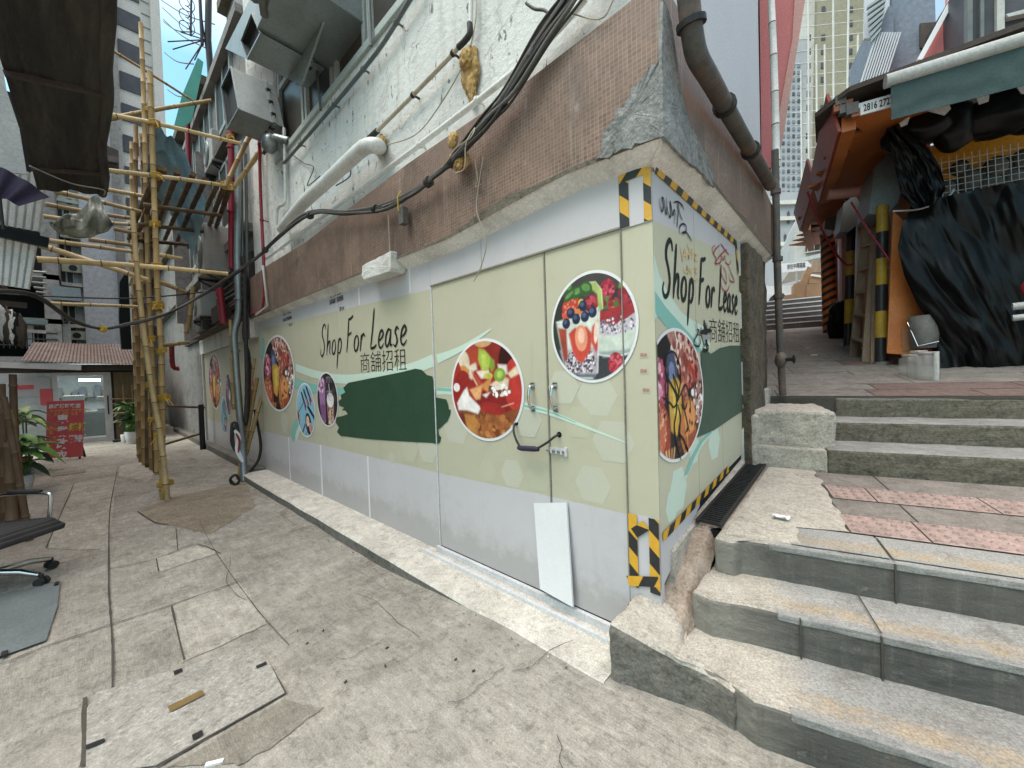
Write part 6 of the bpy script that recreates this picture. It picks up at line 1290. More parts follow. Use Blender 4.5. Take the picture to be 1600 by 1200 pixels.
ld = bpy.data.lights.new('shop_light', 'AREA'); ld.energy = 26; ld.size = 1.6; ld.color = (.92, 1, .98); lo = bpy.data.objects.new('shop_light', ld); lo.location = (SX - 1.5, -2.0, 2.15); COL.objects.link(lo)
B = MB(); B.box((SX - 1.3, d0 + .0, .78), (SX - .7, d1 - .1, .84), M['acbody']); B.box((SX - .78, d0, .1), (SX - .72, d1 - .1, .78), M['duct']); single(B, 'work_table', 'grey work table inside the glass shop front', 'table')
sm_ = thing('sewing_machine', 'white sewing machine on the work table at the left inside the shop door', 'sewing machine', (SX - .95, d0 + .3, .84)); B = MB(); y = d0 + .28
B.box((SX - 1.1, y - .15, .842), (SX - .85, y + .3, .90), M['winlight']); B.box((SX - 1.05, y + .12, .90), (SX - .9, y + .28, 1.14), M['winlight']); B.box((SX - 1.05, y - .15, 1.14), (SX - .88, y + .28, 1.34), M['winlight']); B.box((SX - 1.03, y - .14, .98), (SX - .93, y - .04, 1.14), M['winlight']); B.build('body', sm_, bevel=.03)
B = MB(); B.lathe((SX - .97, y + .285, 1.22), [(.07, 0), (.07, .04)], M['iron'], 14, 'Y'); B.build('hand_wheel', sm_)
B = MB(); y = d0 + .95
B.box((SX - 1.1, y - .15, .842), (SX - .85, y + .3, .92), M['duct']); B.box((SX - 1.05, y + .14, .92), (SX - .9, y + .28, 1.14), M['acbody']); B.box((SX - 1.05, y - .15, 1.12), (SX - .88, y + .28, 1.28), M['acbody']); single(B, 'sewing_machine', 'grey sewing machine on the work table at the right inside the shop door', 'sewing machine', bevel=.03)
B = MB(); B.box((SX - 3.38, -3.5, 1.2), (SX - 3.1, -1.0, 1.24), M['timber_dark'])
for k in range(14): B.box((SX - 3.35, -3.4 + k * .17, 1.24), (SX - 3.12, -3.27 + k * .17, 1.4 + rnd.uniform(0, .3)), rnd.choice([M['duct'], M['acbody'], M['terracotta'], M['bluewall'], M['card']]))
single(B, 'shelf', 'cluttered shelf on the back wall inside the shop', 'shelf')
# fence of bamboo and cane right of the shop door
bf = thing('bamboo_fence', 'mat fence with horizontal bamboo rails right of the shop door', 'fence', (SX + .1, -1.2, 0))
fy0, fy1 = S(176, 640)[1], S(225, 640)[1] + .1; B = MB(); B.box((SX + .05, fy0 + .05, .0), (SX + .09, fy1, 1.98), pm('old_mat', (.20, .16, .09), (.13, .10, .055), 4, .9, stretch=(1, 8, 1), bump=.3)); B.build('mat', bf)
for py in (623, 631, 645, 659): bamboo([(SX + .13, fy0 - .02, S(180, py, .1)[2]), (SX + .13, fy1, S(214, py, .1)[2])], .022, M['bamboo_pale']).build('rail', bf)
for px in (194, 208): bamboo([(SX + .16, S(px, 640, .1)[1], .1), (SX + .16, S(px, 640, .1)[1], 1.6)], .02, M['bamboo']).build('cane', bf)
# plants
def leaf(B, base, d, L, w, m, droop=.5, seg=6):
    d = Vector(d).normalized(); up = Vector((0, 0, 1)); s = d.cross(up); s = s.normalized() if s.length > .01 else Vector((1, 0, 0)); V = []
    for i in range(seg + 1):
        t = i / seg; c = Vector(base) + d * L * t + Vector((0, 0, -droop * L * t * t)); ww = w * math.sin(math.pi * min(1, .06 + t * .94)) ** .8
        V += [c - s * ww / 2 + Vector((0, 0, ww * .18)), c, c + s * ww / 2 + Vector((0, 0, ww * .18))]
    F = []
    for i in range(seg): a = i * 3; F += [(a, a + 1, a + 4, a + 3), (a + 1, a + 2, a + 5, a + 4)]
    B.add(V, F, m, True)
def plant(label, c, h, n, Lm, mats, potm, pr, ph, name='potted_plant', spread=1.0, seed=1):
    q = random.Random(seed); t = thing(name, label, 'plant', c); c = np.array(c, float)
    B = MB(); B.lathe(c, [(pr * .7, 0), (pr * .78, ph * .3), (pr, ph), (pr * .88, ph), (pr * .85, ph * .85)], potm, 18); B.build('pot', t)
    B = MB(); G = MB()
    for k in range(n):
        a = q.uniform(0, 6.283); hh = ph + (h - ph) * q.uniform(.15, .95); r = pr * .4 * q.random(); tip = c + np.array([math.cos(a) * r * 2, math.sin(a) * r * 2, hh])
        B.tube([c + np.array([math.cos(a) * r * .4, math.sin(a) * r * .4, ph * .8]), (c + tip) / 2 + np.array([math.cos(a) * r, math.sin(a) * r, ph * .3]), tip], .010, M['leaf'], 5)
        leaf(G, tip, (math.cos(a) * spread, math.sin(a) * spread, q.uniform(.0, .9)), Lm * q.uniform(.7, 1.2), Lm * q.uniform(.36, .5), M[q.choice(mats)], q.uniform(.3, .9))
    B.build('stems', t); G.build('leaves', t); return t
plant('large leafy dumb cane with pale blotched leaves beside the red sign board', oz(24, 742, 0), 1.25, 46, .42, ['leaf', 'leaf_pale', 'leaf_pale', 'leaf'], M['terracotta'], .22, .3, seed=4)
plant('bushy dark green pot plant low behind the leafy dumb cane', oz(30, 770, 0), .9, 34, .38, ['leaf', 'leaf_dark', 'leaf'], M['winlight'], .17, .26, seed=9)
plant('small dark shrub in a white pot by the bamboo fence of the shop', oz(208, 693, 0), 1.15, 60, .30, ['leaf_dark', 'leaf_dark', 'leaf'], M['winlight'], .17, .33, seed=5)
B = MB(); c = oz(196, 691, 0); B.lathe(c, [(.08, 0), (.10, .22), (.085, .22)], M['winlight'], 14); single(B, 'small_white_pot', 'small empty white pot beside the dark shrub', 'pot', base=c)
B = MB(); c = oz(186, 690, 0); B.tube([c, c + np.array([.0, .1, .12]), c + np.array([0, .35, .14])], .02, M['iron'], 6); B.box(c + np.array([-.1, -.12, .0]), c + np.array([.1, .0, .05]), M['iron']); B.box(c + np.array([-.12, .05, .13]), c + np.array([.12, .5, .16]), M['steel']); single(B, 'trolley', 'low flat trolley by the foot of the bamboo fence', 'trolley', base=c)
# red sign board
c0, c1 = oz(72, 720, 0), oz(128, 717, 0); sgt = thing('sign_board', 'red sign board with white Chinese lettering standing in the lane before the shop', 'sign', (c0 + c1) / 2)
dv = (c1 - c0); Wd = np.linalg.norm(dv); dv /= Wd; nv = np.array([dv[1], -dv[0], 0]); Ht = 1.22
if nv.dot(CAM - c0) < 0: nv = -nv
def SG(u, v, e=.012): return tuple(c0 + dv * (u * Wd) + nv * (e - .1 * v) + np.array([0, 0, .05 + v * Ht]))
B = MB(); B.add([SG(0, 0), SG(1, 0), SG(1, 1), SG(0, 1), SG(0, 0, -.03), SG(1, 0, -.03), SG(1, 1, -.03), SG(0, 1, -.03)], [(0, 1, 2, 3), (7, 6, 5, 4), (0, 4, 5, 1), (1, 5, 6, 2), (2, 6, 7, 3), (3, 7, 4, 0)], M['redsign']); B.build('board', sgt)
B = MB(); 
for u in (.08, .92): B.bar(SG(u, -.04, -.02), SG(u, .9, -.05), .03, .03, M['iron']); B.bar(SG(.5 + (u - .5) * .5, -.04, -.3), SG(.5 + (u - .5) * .5, .6, -.06), .03, .03, M['iron'])
B.build('stand', sgt)
B = MB()
def stx(s, u0, v0, sz, m, vert=False, bold=.02):
    if vert:
        for i, ch in enumerate(s): text(B, ch, m, lambda x, y, i=i: SG(u0 + x * sz / Wd * .92, v0 - i * sz * 1.12 / Ht + y * sz / Ht, .017), 1.0, bold)
    else: text(B, s, m, lambda x, y: SG(u0 + x * sz / Wd, v0 + y * sz / Ht, .017), 1.0, bold)
yl = ink((.65, .62, .10)); og = ink((.75, .35, .15))
k = .90 * Wd / textw('易達坊時裝店', 1.0); stx('易達坊時裝店', .05, .875, k, M['white'], bold=.03)
stx('改衣換拉鏈 改褲腳 改裙', .10, .80, .075, og); stx('皮衣  窗簾  被套', .20, .745, .065, og)
stx('專業改衣', .30, .60, .23, M['white'], True, .035); stx('縫補', .64, .48, .17, yl, False, .04); stx('翻新', .64, .27, .17, M['white'], False, .035)
stx('電話 九八七', .09, .50, .085, og, True); stx('大衣 改短', .19, .56, .085, og, True); B.build('lettering', sgt)
# =================================================================== LEFT SIDE: CHAIR, MAT, CANOPY, SHEETS
oc = thing('office_chair', 'black office chair with chrome arms and star base at the left edge of the lane', 'office chair', oz(-12, 922, 0)); cb_ = np.array(ORG['office_chair']); ROT['office_chair'] = Matrix.Rotation(R(43), 3, 'Z'); oc.rotation_euler = (0, 0, R(43))
_Rc = ROT['office_chair']
def CH(x, y, z): return tuple(Vector(cb_) + _Rc @ Vector((x, y, z)))
class MBC(MB): pass
B = MB()
for k in range(5):
    a = k * 2 * math.pi / 5 + .12; B.tube([CH(.05 * math.cos(a), .05 * math.sin(a), .13), CH(.20 * math.cos(a), .20 * math.sin(a), .12), CH(.32 * math.cos(a), .32 * math.sin(a), .085)], [.026, .024, .018], M['chrome'], 8)
B.build('star_base', oc)
for k in range(5):
    a = k * 2 * math.pi / 5 + .12; x, y = .33 * math.cos(a), .33 * math.sin(a); B = MB()
    for s_ in (-.02, .02): B.tube([CH(x + s_ * math.sin(a) - .012 * math.sin(a), y - s_ * math.cos(a) + .012 * math.cos(a), .033), CH(x + s_ * math.sin(a) + .012 * math.sin(a), y - s_ * math.cos(a) - .012 * math.cos(a), .033)], .033, M['black'], 14)
    B.tube([CH(x, y, .04), CH(x, y, .09)], .014, M['black'], 8); B.build('castor', oc)
B = MB(); B.tube([CH(0, 0, .11), CH(0, 0, .36)], .026, M['black'], 12); B.obox(CH(0, 0, .375), .26, .2, .05, _Rc, M['black']); B.tube([CH(.06, -.1, .37), CH(.1, -.24, .36)], .008, M['chrome'], 6); B.build('gas_column', oc)
B = MB(); B.grid(lambda a, b: CH(-.24 + .50 * a, -.25 + .50 * b, .43 + .03 * a + .035 * math.sin(math.pi * min(1, a * 1.1)) * 0 - .05 * max(0, a - .8) ** 2 * 25 + .004 * math.sin(a * 80)), 60, 8, M['black'])
B.grid(lambda a, b: CH(-.24 + .50 * a, -.25 + .50 * b, .395 + .03 * a - .05 * max(0, a - .8) ** 2 * 20 + .02 * abs(b - .5)), 30, 8, M['black']); 
B.tube([CH(-.24, -.25, .415), CH(.0, -.25, .43), CH(.16, -.25, .438), CH(.26, -.25, .385)], .024, M['black'], 8); B.tube([CH(-.24, .25, .415), CH(.0, .25, .43), CH(.16, .25, .438), CH(.26, .25, .385)], .024, M['black'], 8); B.tube([CH(.26, -.25, .385), CH(.26, .25, .385)], .024, M['black'], 8); B.build('seat', oc)
B = MB(); B.grid(lambda a, b: CH(-.26 - .14 * a + .05 * math.sin(math.pi * a), -.24 + .48 * b, .46 + .62 * a + .0 * b), 30, 8, M['black']); B.grid(lambda a, b: CH(-.30 - .14 * a + .05 * math.sin(math.pi * a), -.24 + .48 * b, .46 + .62 * a), 30, 8, M['black'])
B.tube([CH(-.28, -.24, .44), CH(-.30, -.24, .8), CH(-.42, -.24, 1.08), CH(-.42, .24, 1.08), CH(-.30, .24, .8), CH(-.28, .24, .44)], .02, M['black'], 8); B.build('backrest', oc)
for s_ in (-1, 1):
    B = MB(); B.tube(smooth_line([CH(.10, s_ * .29, .40), CH(.12, s_ * .30, .60), CH(.08, s_ * .30, .645), CH(-.20, s_ * .30, .65), CH(-.32, s_ * .29, .64)], 5), .014, M['chrome'], 10); B.tube([CH(.04, s_ * .30, .66), CH(-.22, s_ * .30, .665)], .018, M['black'], 8); B.tube([CH(.10, s_ * .29, .405), CH(.08, s_ * .20, .40)], .014, M['chrome'], 8); B.build('armrest', oc)
B = MB(); patch(B, [(-40, 946), (2, 931), (94, 910), (90, 950), (72, 1004), (0, 1030), (-40, 1045)], M['matgrey'], .014); single(B, 'rubber_mat', 'grey metal plate lying on the lane in front of the office chair', 'plate')
for px, py, lab in ((6, 1022, 'small dark lifting tab on the near edge of the grey metal plate'), (88, 912, 'small dark lifting tab on the far corner of the grey metal plate')):
    B = MB(); p = gnd(px, py, .02); B.box(p + np.array([-.03, -.01, -.004]), p + np.array([.03, .012, .006]), M['iron']); single(B, 'lifting_tab', lab, 'tab', base=p)
for i, (px, py, tx, ty, r) in enumerate(((8, 835, 2, 600, .035), (24, 838, 20, 585, .032), (40, 840, 18, 640, .03), (46, 845, 6, 620, .028), (20, 846, 14, 690, .045))):
    a = oz(px, py, 0) if i else oz(px, py, 0); pole(['dark bamboo post at the far left edge of the lane', 'tall dark bamboo post carrying the left stall frame', 'dark bamboo post leaning left behind the office chair', 'thin dark pole leaning left against the left posts', 'thicker dark bamboo stump behind the office chair'][i], [a, ox(tx, ty, a[0] - .1)], r, 'bamboo_dark', 'posts at the left edge')
B = MB(); c = oz(36, 836, 0); B.lathe(c, [(.06, 0), (.065, .05), (.06, .2), (.025, .25), (.025, .29)], glass('bottle_glass', (.5, .55, .5), .5), 14); single(B, 'water_bottle', 'clear plastic bottle standing behind the office chair', 'bottle', base=c)
B = MB(); c = gnd(50, 765, 0); B.blob(c + np.array([0, 0, .35]), (.06, .05, .09), M['skywhite'], 2, .4, 2, 3); single(B, 'white_bag_scrap', 'scrap of white plastic caught in the pot plant leaves', 'plastic scrap', base=c) 
# canopy overhead
CZ = 3.6
cn = thing('overhead_canopy', 'dark stained board canopy overhead at the top left of the lane', 'canopy', oz(100, 150, CZ))
B = MB(); ea, eb = oz(155, 303, CZ), oz(182, -60, CZ); fa = oz(40, 262, CZ); fb = np.array([eb[0] + .4, fa[1] - .3, CZ])
yl_, yr_ = fa[1] + .05, (ea[1] + eb[1]) / 2
def cpt(a, b): return (ea[0] + (1.6 - ea[0]) * a, yr_ + (yl_ - yr_) * b + .03 * mnoise.noise(Vector((a * 9, 1, 0))) * (1 - b), CZ - .10 * b + .05 * mnoise.noise(Vector((a * 4, b * 3, 0))) + .05 * math.sin(a * 3) )
B.grid(cpt, 60, 10, M['canopy']); B.grid(lambda a, b: tuple(np.array(cpt(a, b)) + np.array([0, 0, .06])), 40, 6, M['timber_dark']); B.build('board', cn)
for a in (.08, .3, .52, .74):
    B = MB(); B.bar(np.array(cpt(a, 0)) - [0, 0, .02], np.array(cpt(a, 1)) - [0, 0, .02], .03, .03, M['timber_dark']); B.build('batten', cn)
B = MB(); B.tube([np.array(cpt(t, 0)) + np.array([0, 0, .0]) for t in np.linspace(0, 1, 30)], .035, M['canopy'], 8); B.build('edge_roll', cn)
pipe('canopy_cord', 'pale cord slung across the underside of the dark canopy', [np.array(cpt(.10, 1)) - [0, 0, .05], np.array(cpt(.06, .5)) - [0, 0, .09], np.array(cpt(.04, .02)) - [0, 0, .06], np.array(cpt(.0, .0)) - [0, 0, .02]], .006, M['fabric'], 'cord', n=5)
# left building behind the canopy
lb = thing('left_building', 'shadowed dark building along the left side of the lane above the stalls', 'building', (-6, -4.4, 0))
B = MB(); B.box((-13.2, -8, 0), (-4.2, -3.9, 9), M['wall_grey']); B.build('wall', lb)
B = MB()
for k in range(4): B.box((-12.6 + k * 2.1, -3.92, 3.4), (-11.4 + k * 2.1, -3.88, 5.0), M['pane'])
B.build('windows', lb)
B = MB(); q = [ox(x, y, -5.4) for x, y in ((-30, 268), (75, 268), (62, 362), (-30, 345))]; q2 = [ox(x, y, -5.4) for x, y in ((-30, 345), (60, 372), (46, 452), (-30, 440))]
def csheet(q, lab):
    B = MB(); q = [np.array(p) for p in q]
    def g(a, b):
        p = (q[0] * (1 - a) + q[1] * a) * (1 - b) + (q[3] * (1 - a) + q[2] * a) * b; return tuple(p + np.array([-.03 * (.5 + .5 * math.cos(a * 7 * 2 * math.pi)) ** 8, 0, 0]))
    B.grid(g, 90, 2, M['sheet']); B.grid(lambda a, b: tuple(np.array(g(a, b)) + np.array([-.006, 0, 0])), 90, 2, M['sheet']); return single(B, 'corrugated_sheet', lab, 'metal sheet')
csheet(q, 'upper pale corrugated metal sheet hanging at the left edge of the lane'); csheet(q2, 'lower pale corrugated metal sheet hanging at the left edge under the dark rail')
single(MB().bar(ox(-20, 358, -5.3), ox(76, 380, -5.3), .05, .10, M['poly']), 'dark_rail', 'dark rail between the two corrugated sheets', 'rail')
B = MB(); q = [ox(x, y, -5.0) for x, y in ((-40, 30), (-4, 60), (10, 140), (30, 200), (42, 272), (-40, 264))]; B.prism(q, (-.02, 0, 0), M['fabric']); single(B, 'grey_cloth', 'grey cloth hanging under the canopy at the far left', 'cloth')
um = thing('folded_umbrella', 'dark purple umbrella half seen at the left edge under the canopy', 'umbrella', ox(5, 285, -4.8)); B = MB(); c = ox(-6, 292, -4.8)
B.grid(lambda a, b: tuple(c + np.array([.02 * math.sin(a * 20), -.1 + .40 * a * (1 - .45 * b), .20 - .20 * a ** 2 - .34 * b * (1 - a * .6)])), 20, 10, M['purple']); B.build('canopy', um); B = MB(); B.tube([c + np.array([-.03, 0, .3]), c + np.array([-.03, .02, -.35])], .012, M['iron'], 6); B.build('shaft', um)
bg = thing('hanging_bag', 'dusty crumpled plastic bag of rubbish hanging among the cross poles', 'bag', ox(125, 372, -5.9)); B = MB()
def bagf(a, b):
    px = 78 + 100 * a; t = math.sin(math.pi * a) ** .6; top = 346 - 34 * math.exp(-((a - .72) / .16) ** 2) - 12 * math.sin(math.pi * a) + 8 * max(0, a - .8) * 5; bot = 350 + 24 * t - 4 * a
    py = top + (bot - top) * b; p = ox(px, py, -5.9); return tuple(p + np.array([.10 * math.sin(math.pi * b) * t + .12 * mnoise.noise(Vector((a * 7, b * 1.5 + a * 2, 2))) + .05 * mnoise.noise(Vector((a * 22, b * 3 + a * 5, 5))), 0, .05 * mnoise.noise(Vector((a * 5, b * 6, 7)))]))
B.grid(bagf, 34, 20, M['bag']); B.grid(lambda a, b: tuple(np.array(bagf(a, b)) * np.array([0, 1, 1]) + np.array([-5.92, 0, 0])), 20, 8, M['bag']); B.build('sack', bg)
B = MB(); B.tube([ox(152, 308, -5.9), ox(153, 290, -5.9)], .008, M['fabric'], 6); B.build('tie', bg)
# dark stall clutter under the sheets at the left edge
B = MB()
for k, py in enumerate((424, 432, 441, 449, 456)): B.tube([ox(44 + 3 * k, py, -7.2), ox(72, py + 2, -7.2)], .018, M['steel'], 6)
single(B, 'wire_rack', 'small rack of grey wire shelves below the corrugated sheet', 'rack')
B = MB(); B.box((-9.6, -3.9, 3.1), (-8.4, -2.75, 3.2), M['timber_dark']); B.bar((-8.5, -3.9, 2.62), (-8.5, -2.3, 2.55), .05, .08, M['steel']); B.bar((-8.6, -3.9, 2.85), (-8.6, -2.5, 2.8), .05, .08, M['timber_dark']); B.bar((-9, -3.9, 2.5), (-9, -2.35, 2.45), .04, .05, M['pvc']); single(B, 'shed_roof', 'dark stall roof frame at the left edge above the bamboo posts', 'roof frame')
B = MB()
for k in range(5):
    p = ox(4 + k * 7, 505 + 3 * k, -6.8); B.blob(p, (.05, .05, .2), [M['fabric'], M['timber_dark'], M['sheet'], M['poly'], M['timber_dark']][k], 3, .3, 2, k)
single(B, 'hanging_clothes', 'bunch of pale and dark clothes hanging at the left edge below the stall frame', 'clothes')
# =================================================================== BLOCKS BEYOND THE SHOP
wb = thing('white_block', 'pale rendered apartment block rising behind the rusty shop roof', 'building', (-22, -3, 0)); WXp = -21.0
def Wk(px, py): return ox(px, py, WXp)
B = MB(); y0, y1 = Wk(133, 500)[1], Wk(187, 500)[1]; B.box((WXp - 4, y0, 0), (WXp, y1, 14), M['whiteblock']); B.box((WXp - 4, Wk(96, 450)[1], 0), (WXp - .35, y0, 14), M['cream']); B.box((WXp - 3, y1, 0), (WXp + .25, y1 + .25, 16), M['wall_grey']); B.build('wall', wb)
ya = Wk(98, 450)[1]
for k, py in enumerate((322, 372, 425, 478, 531)):
    p = Wk(112, py); B = MB(); B.box((WXp - .4, ya - .2, p[2] - .55), (WXp - .30, y0 - .12, p[2] + .75), M['frame']); B.box((WXp - .3, ya - .16, p[2] - .5), (WXp - .28, y0 - .2, p[2] + .7), M['pane'])
    for yy in np.linspace(ya - .1, y0 - .25, 3): B.box((WXp - .28, yy, p[2] - .5), (WXp - .25, yy + .04, p[2] + .7), M['frame'])
    w_ = B.build('window', wb)
    B = MB(); B.box((WXp - .26, ya + .0, p[2] + .02), (WXp - .1, ya + .55, p[2] + .35), pm('pale_ac', (.5, .53, .40), rough=.6)); B.lathe((WXp - .095, ya + .28, p[2] + .18), [(.11, 0), (.11, .01)], M['iron'], 12, 'X'); B.build('window_cooler', w_)
for z0 in np.arange(2.4, 12, 1.55): B = MB(); B.box((WXp - .35, ya - .2, z0 - .12), (WXp - .05, y0, z0), M['cream']); B.build('floor_band', wb)
bb = thing('balcony_block', 'dark recessed balconies with railings left of the pale block behind the shop roof', 'building', (-20, -5, 0)); B = MB(); yb0, yb1 = ox(28, 520, -19.5)[1], ox(97, 520, -19.5)[1]
B.box((-23, yb0 - 3, 0), (-21.2, yb1, 12), M['darkgap']); 
for py in (430, 500, 560): z = ox(60, py, -19.5)[2]; B.box((-21.2, yb0 - 3, z - .12), (-19.4, yb1, z + .05), M['wall_grey'])
B.box((-21.2, yb1 - .35, 0), (-19.4, yb1, 12), M['wall_grey']); B.build('slabs', bb)
B = MB()
for py in (520, 530, 540): z = ox(60, py, -19.4)[2]; B.tube([(-19.38, yb0 - 2, z), (-19.38, yb1 - .1, z)], .02, M['iron'], 5)
for k in range(9): y = yb0 - .4 + k * (yb1 - yb0) / 8; B.tube([(-19.38, y, ox(60, 545, -19.4)[2]), (-19.38, y, ox(60, 518, -19.4)[2])], .015, M['iron'], 5)
B.build('railing', bb)
B = MB(); a, b = ox(40, 505, -20.2), ox(55, 545, -20.2); B.box((-20.2, a[1], b[2]), (-20.1, b[1], a[2]), M['skywhite']); a, b = ox(80, 505, -20.1), ox(92, 545, -20.1); B.box((-20.2, a[1], b[2]), (-20.1, b[1], a[2]), M['bluewall']); B.box((-20.2, b[1] + .05, b[2]), (-20.05, b[1] + .3, a[2]), M['cream']); B.build('door', bb)
B = MB(); p = ox(103, 462, -19.6); B.box(p + np.array([-.3, -.3, -.2]), p + np.array([.3, .35, .25]), M['steel']); B.build('water_tank', bb)
tw = thing('striped_tower', 'tall cream tower with stacked dark window bands behind the scaffold', 'tower', (-46, 0, 0)); TX = -45.0
def Tk(px, py): return ox(px, py, TX)
B = MB(); y0, y1, y2 = Tk(186, 100)[1], Tk(222, 100)[1], Tk(254, 100)[1]; B.box((TX - 10, y0 - .9, 0), (TX, y2, 60), M['cream']); B.box((TX, Tk(238, 100)[1], 0), (TX + .6, Tk(252, 100)[1], 60), M['cream']); B.box((TX - 6, y0 - 3.2, 0), (TX - 1, y0 - .9, 60), M['palewall']); B.box((TX, y0 - .9, 0), (TX + .5, y0 - .1, 60), M['wall_grey']); B.build('shaft', tw)
for k in range(13):
    zt = Tk(205, 22)[2] + 2 * (Tk(205, 22)[2] - Tk(205, 70)[2]) - k * (Tk(205, 22)[2] - Tk(205, 70)[2])
    if zt > 58 or zt < 4: continue
    B = MB(); hgt = (Tk(205, 22)[2] - Tk(205, 48)[2]); B.box((TX, y0, zt - hgt), (TX + .12, y1, zt), M['stripe']); B.build('window_band', tw)
B = MB()
for z in np.arange(3, 60, 1.1): B.box((TX, y1 + .1, z), (TX + .05, Tk(237, 100)[1], z + .07), M['wall_grey'])
B.build('panel_joints', tw)
B = MB(); q = [ox(x, y, -17) for x, y in ((155, 222), (185, 235), (186, 262), (170, 258), (152, 245))]; B.prism(q, (-.6, 0, 0), M['timber_dark']); q = [ox(x, y, -16.9) for x, y in ((157, 240), (186, 246), (184, 254), (160, 250))]; B.prism(q, (-.6, 0, 0), M['rust']); single(B, 'scrap_shelf', 'dark shelf of scrap hung behind the canopy edge before the tower', 'shelf')
B = MB(); q = [ox(x, y, -12.5) for x, y in ((187, 440), (200, 420), (206, 545), (190, 545), (186, 495))]; B.prism(q, (-.3, 0, 0), M['poly']); single(B, 'dark_sheet', 'ragged dark sheet hanging behind the left scaffold uprights', 'sheet')
# =================================================================== RIGHT: STALLS UP THE ALLEY
def oN(px, py, t): return onpl(px, py, (NV[0], NV[1], 0), t)
def oU(px, py, u): return onpl(px, py, (EV[0], EV[1], 0), u)
N3 = np.array([NV[0], NV[1], 0]); E3 = np.array([EV[0], EV[1], 0])
def slab(name, label, cat, pix, t, th, m, group=None, bevel=0):
    B = MB(); B.prism([oN(x, y, t) for x, y in pix], N3 * th, m); return single(B, name, label, cat, group=group, bevel=bevel)
def FU(u, t, dz): p = UT(u, t); p[2] = floor_z(p[0], p[1]) + dz; return p
# near stall: frame, back, side wall, roof
st = thing('market_stall', 'near orange market stall at the head of the steps, wrapped in black plastic', 'stall', UT(3, 4.5, 1.3))
B = MB()
def ubox(B, u0, u1, t0, t1, z0, z1, m): B.hexa([UT(u0, t0, z0), UT(u1, t0, z0), UT(u1, t1, z0), UT(u0, t1, z0), UT(u0, t0, z1), UT(u1, t0, z1), UT(u1, t1, z1), UT(u0, t1, z1)], m)
ubox(B, 2.32, 2.36, 4.15, 6.6, 1.2, 4.3, M['orange']); B.build('side_wall', st)
B = MB(); ubox(B, 2.36, 6.2, 5.6, 5.7, 1.2, 4.5, M['yellowbanner']); B.build('back_wall', st)
B = MB(); V = [UT(1.24, 3.5, 4.26), UT(1.50, 3.32, 4.34), UT(6.2, 3.0, 4.62), UT(6.2, 6.2, 5.15), UT(1.55, 5.2, 4.75)]
B.prism(V, (0, 0, .05), M['timber_dark']); B.build('roof', st)
B = MB(); B.tube([oN(1383, 128, 3.25), oN(1600, 62, 3.25), oN(1735, 22, 3.25)], .062, M['fabric'], 14); B.build('awning_roller', st)
B = MB()
def aw(a, b):
    top = np.array([1392 + 340 * a, 134 - 108 * a]); bot = np.array([1393 + 340 * a, 187 - 88 * a]); p = top * (1 - b) + bot * b
    return tuple(oN(p[0], p[1], 3.24 + .03 * mnoise.noise(Vector((a * 7, b * 3, 0))) * b))
B.grid(aw, 50, 8, M['greenawn']); B.grid(lambda a, b: tuple(np.array(aw(a, b)) + N3 * .006), 50, 8, M['greenawn']); B.build('awning_valance', st)
for k, u in enumerate((2.3, 3.6)):
    B = MB(); ubox(B, u, u + .07, 4.12, 4.19, 1.24, 4.3, M['orange_red']); B.build('post', st)
B = MB(); ubox(B, 2.4, 6, 4.2, 5.5, 1.2, 1.9, M['timber_dark']); B.build('counter', st)
# yellow banner, hat display, mesh panel
yb = slab('yellow_banner', 'yellow printed banner behind the wire mesh of the near stall', 'banner', [(1440, 268), (1452, 232), (1500, 205), (1620, 160), (1620, 240), (1560, 252), (1470, 276)], 4.75, .03, M['yellowbanner'])
B = MB()
for k in range(3): B.box(*[tuple(v) for v in (oN(1540 + 2 * k, 216, 4.73) + np.array([-.08, -.004, -.01]), oN(1540, 216, 4.73) + np.array([.1, .004, .045]))], M['darkgap'])
B.build('printed_label', yb)
ribB = MB(); ribB.tube(smooth_line([oN(1468, 238, 4.7), oN(1510, 217, 4.7), oN(1560, 205, 4.7), oN(1620, 196, 4.7)], 5), .008, M['redpipe'], 6); ribB.build('red_trim', yb)
for i, (px, py, r) in enumerate(((1478, 296, .15), (1516, 282, .17), (1558, 262, .16), (1548, 290, .17), (1585, 280, .16), (1500, 262, .10), (1538, 305, .13), (1600, 250, .15))):
    c = oN(px, py, 4.62); d = (CAM - c); d /= np.linalg.norm(d); B = MB(); t = thing('clock_plate', '%s round grey plate with a dark rim behind the stall mesh, from the left' % ['first', 'second', 'third, high', 'fourth, lower', 'fifth', 'small upper', 'lowest', 'rightmost'][i], 'plate', c, 'round plates on the near stall')
    B.blob(c, (r * .55, .05, r * .68), M['cablegrey'], 3, .02, 1, i); B.build('face', t); B = MB()
    B.tube([c + np.array([r * .6 * math.cos(a), .015, r * .72 * math.sin(a)]) for a in np.linspace(0, 6.283, 24)], .022, M['black'], 7); B.build('rim', t)
B = MB()
for k in range(15): a = oN(1470 + k * 12, 246 - k * 2.3, 4.3); b = oN(1474 + k * 12, 322 - k * 1.5, 4.3); B.tube([a, b], .004, M['fabric'], 5)
for k in range(8): a = oN(1464, 256 + k * 9.5, 4.31); b = oN(1640, 222 + k * 10, 4.31); B.tube([a, b], .004, M['fabric'], 5)
single(B, 'wire_mesh', 'pale wire mesh panel across the front of the near stall', 'mesh')
B = MB(); B.tube(smooth_line([oN(1395, 330, 4.0), oN(1440, 326, 3.95), oN(1480, 308, 4.0), oN(1490, 296, 4.1)], 5), .010, M['fabric'], 6); single(B, 'tie_rope', 'pale cord tied round the gathered black plastic sheet', 'rope')
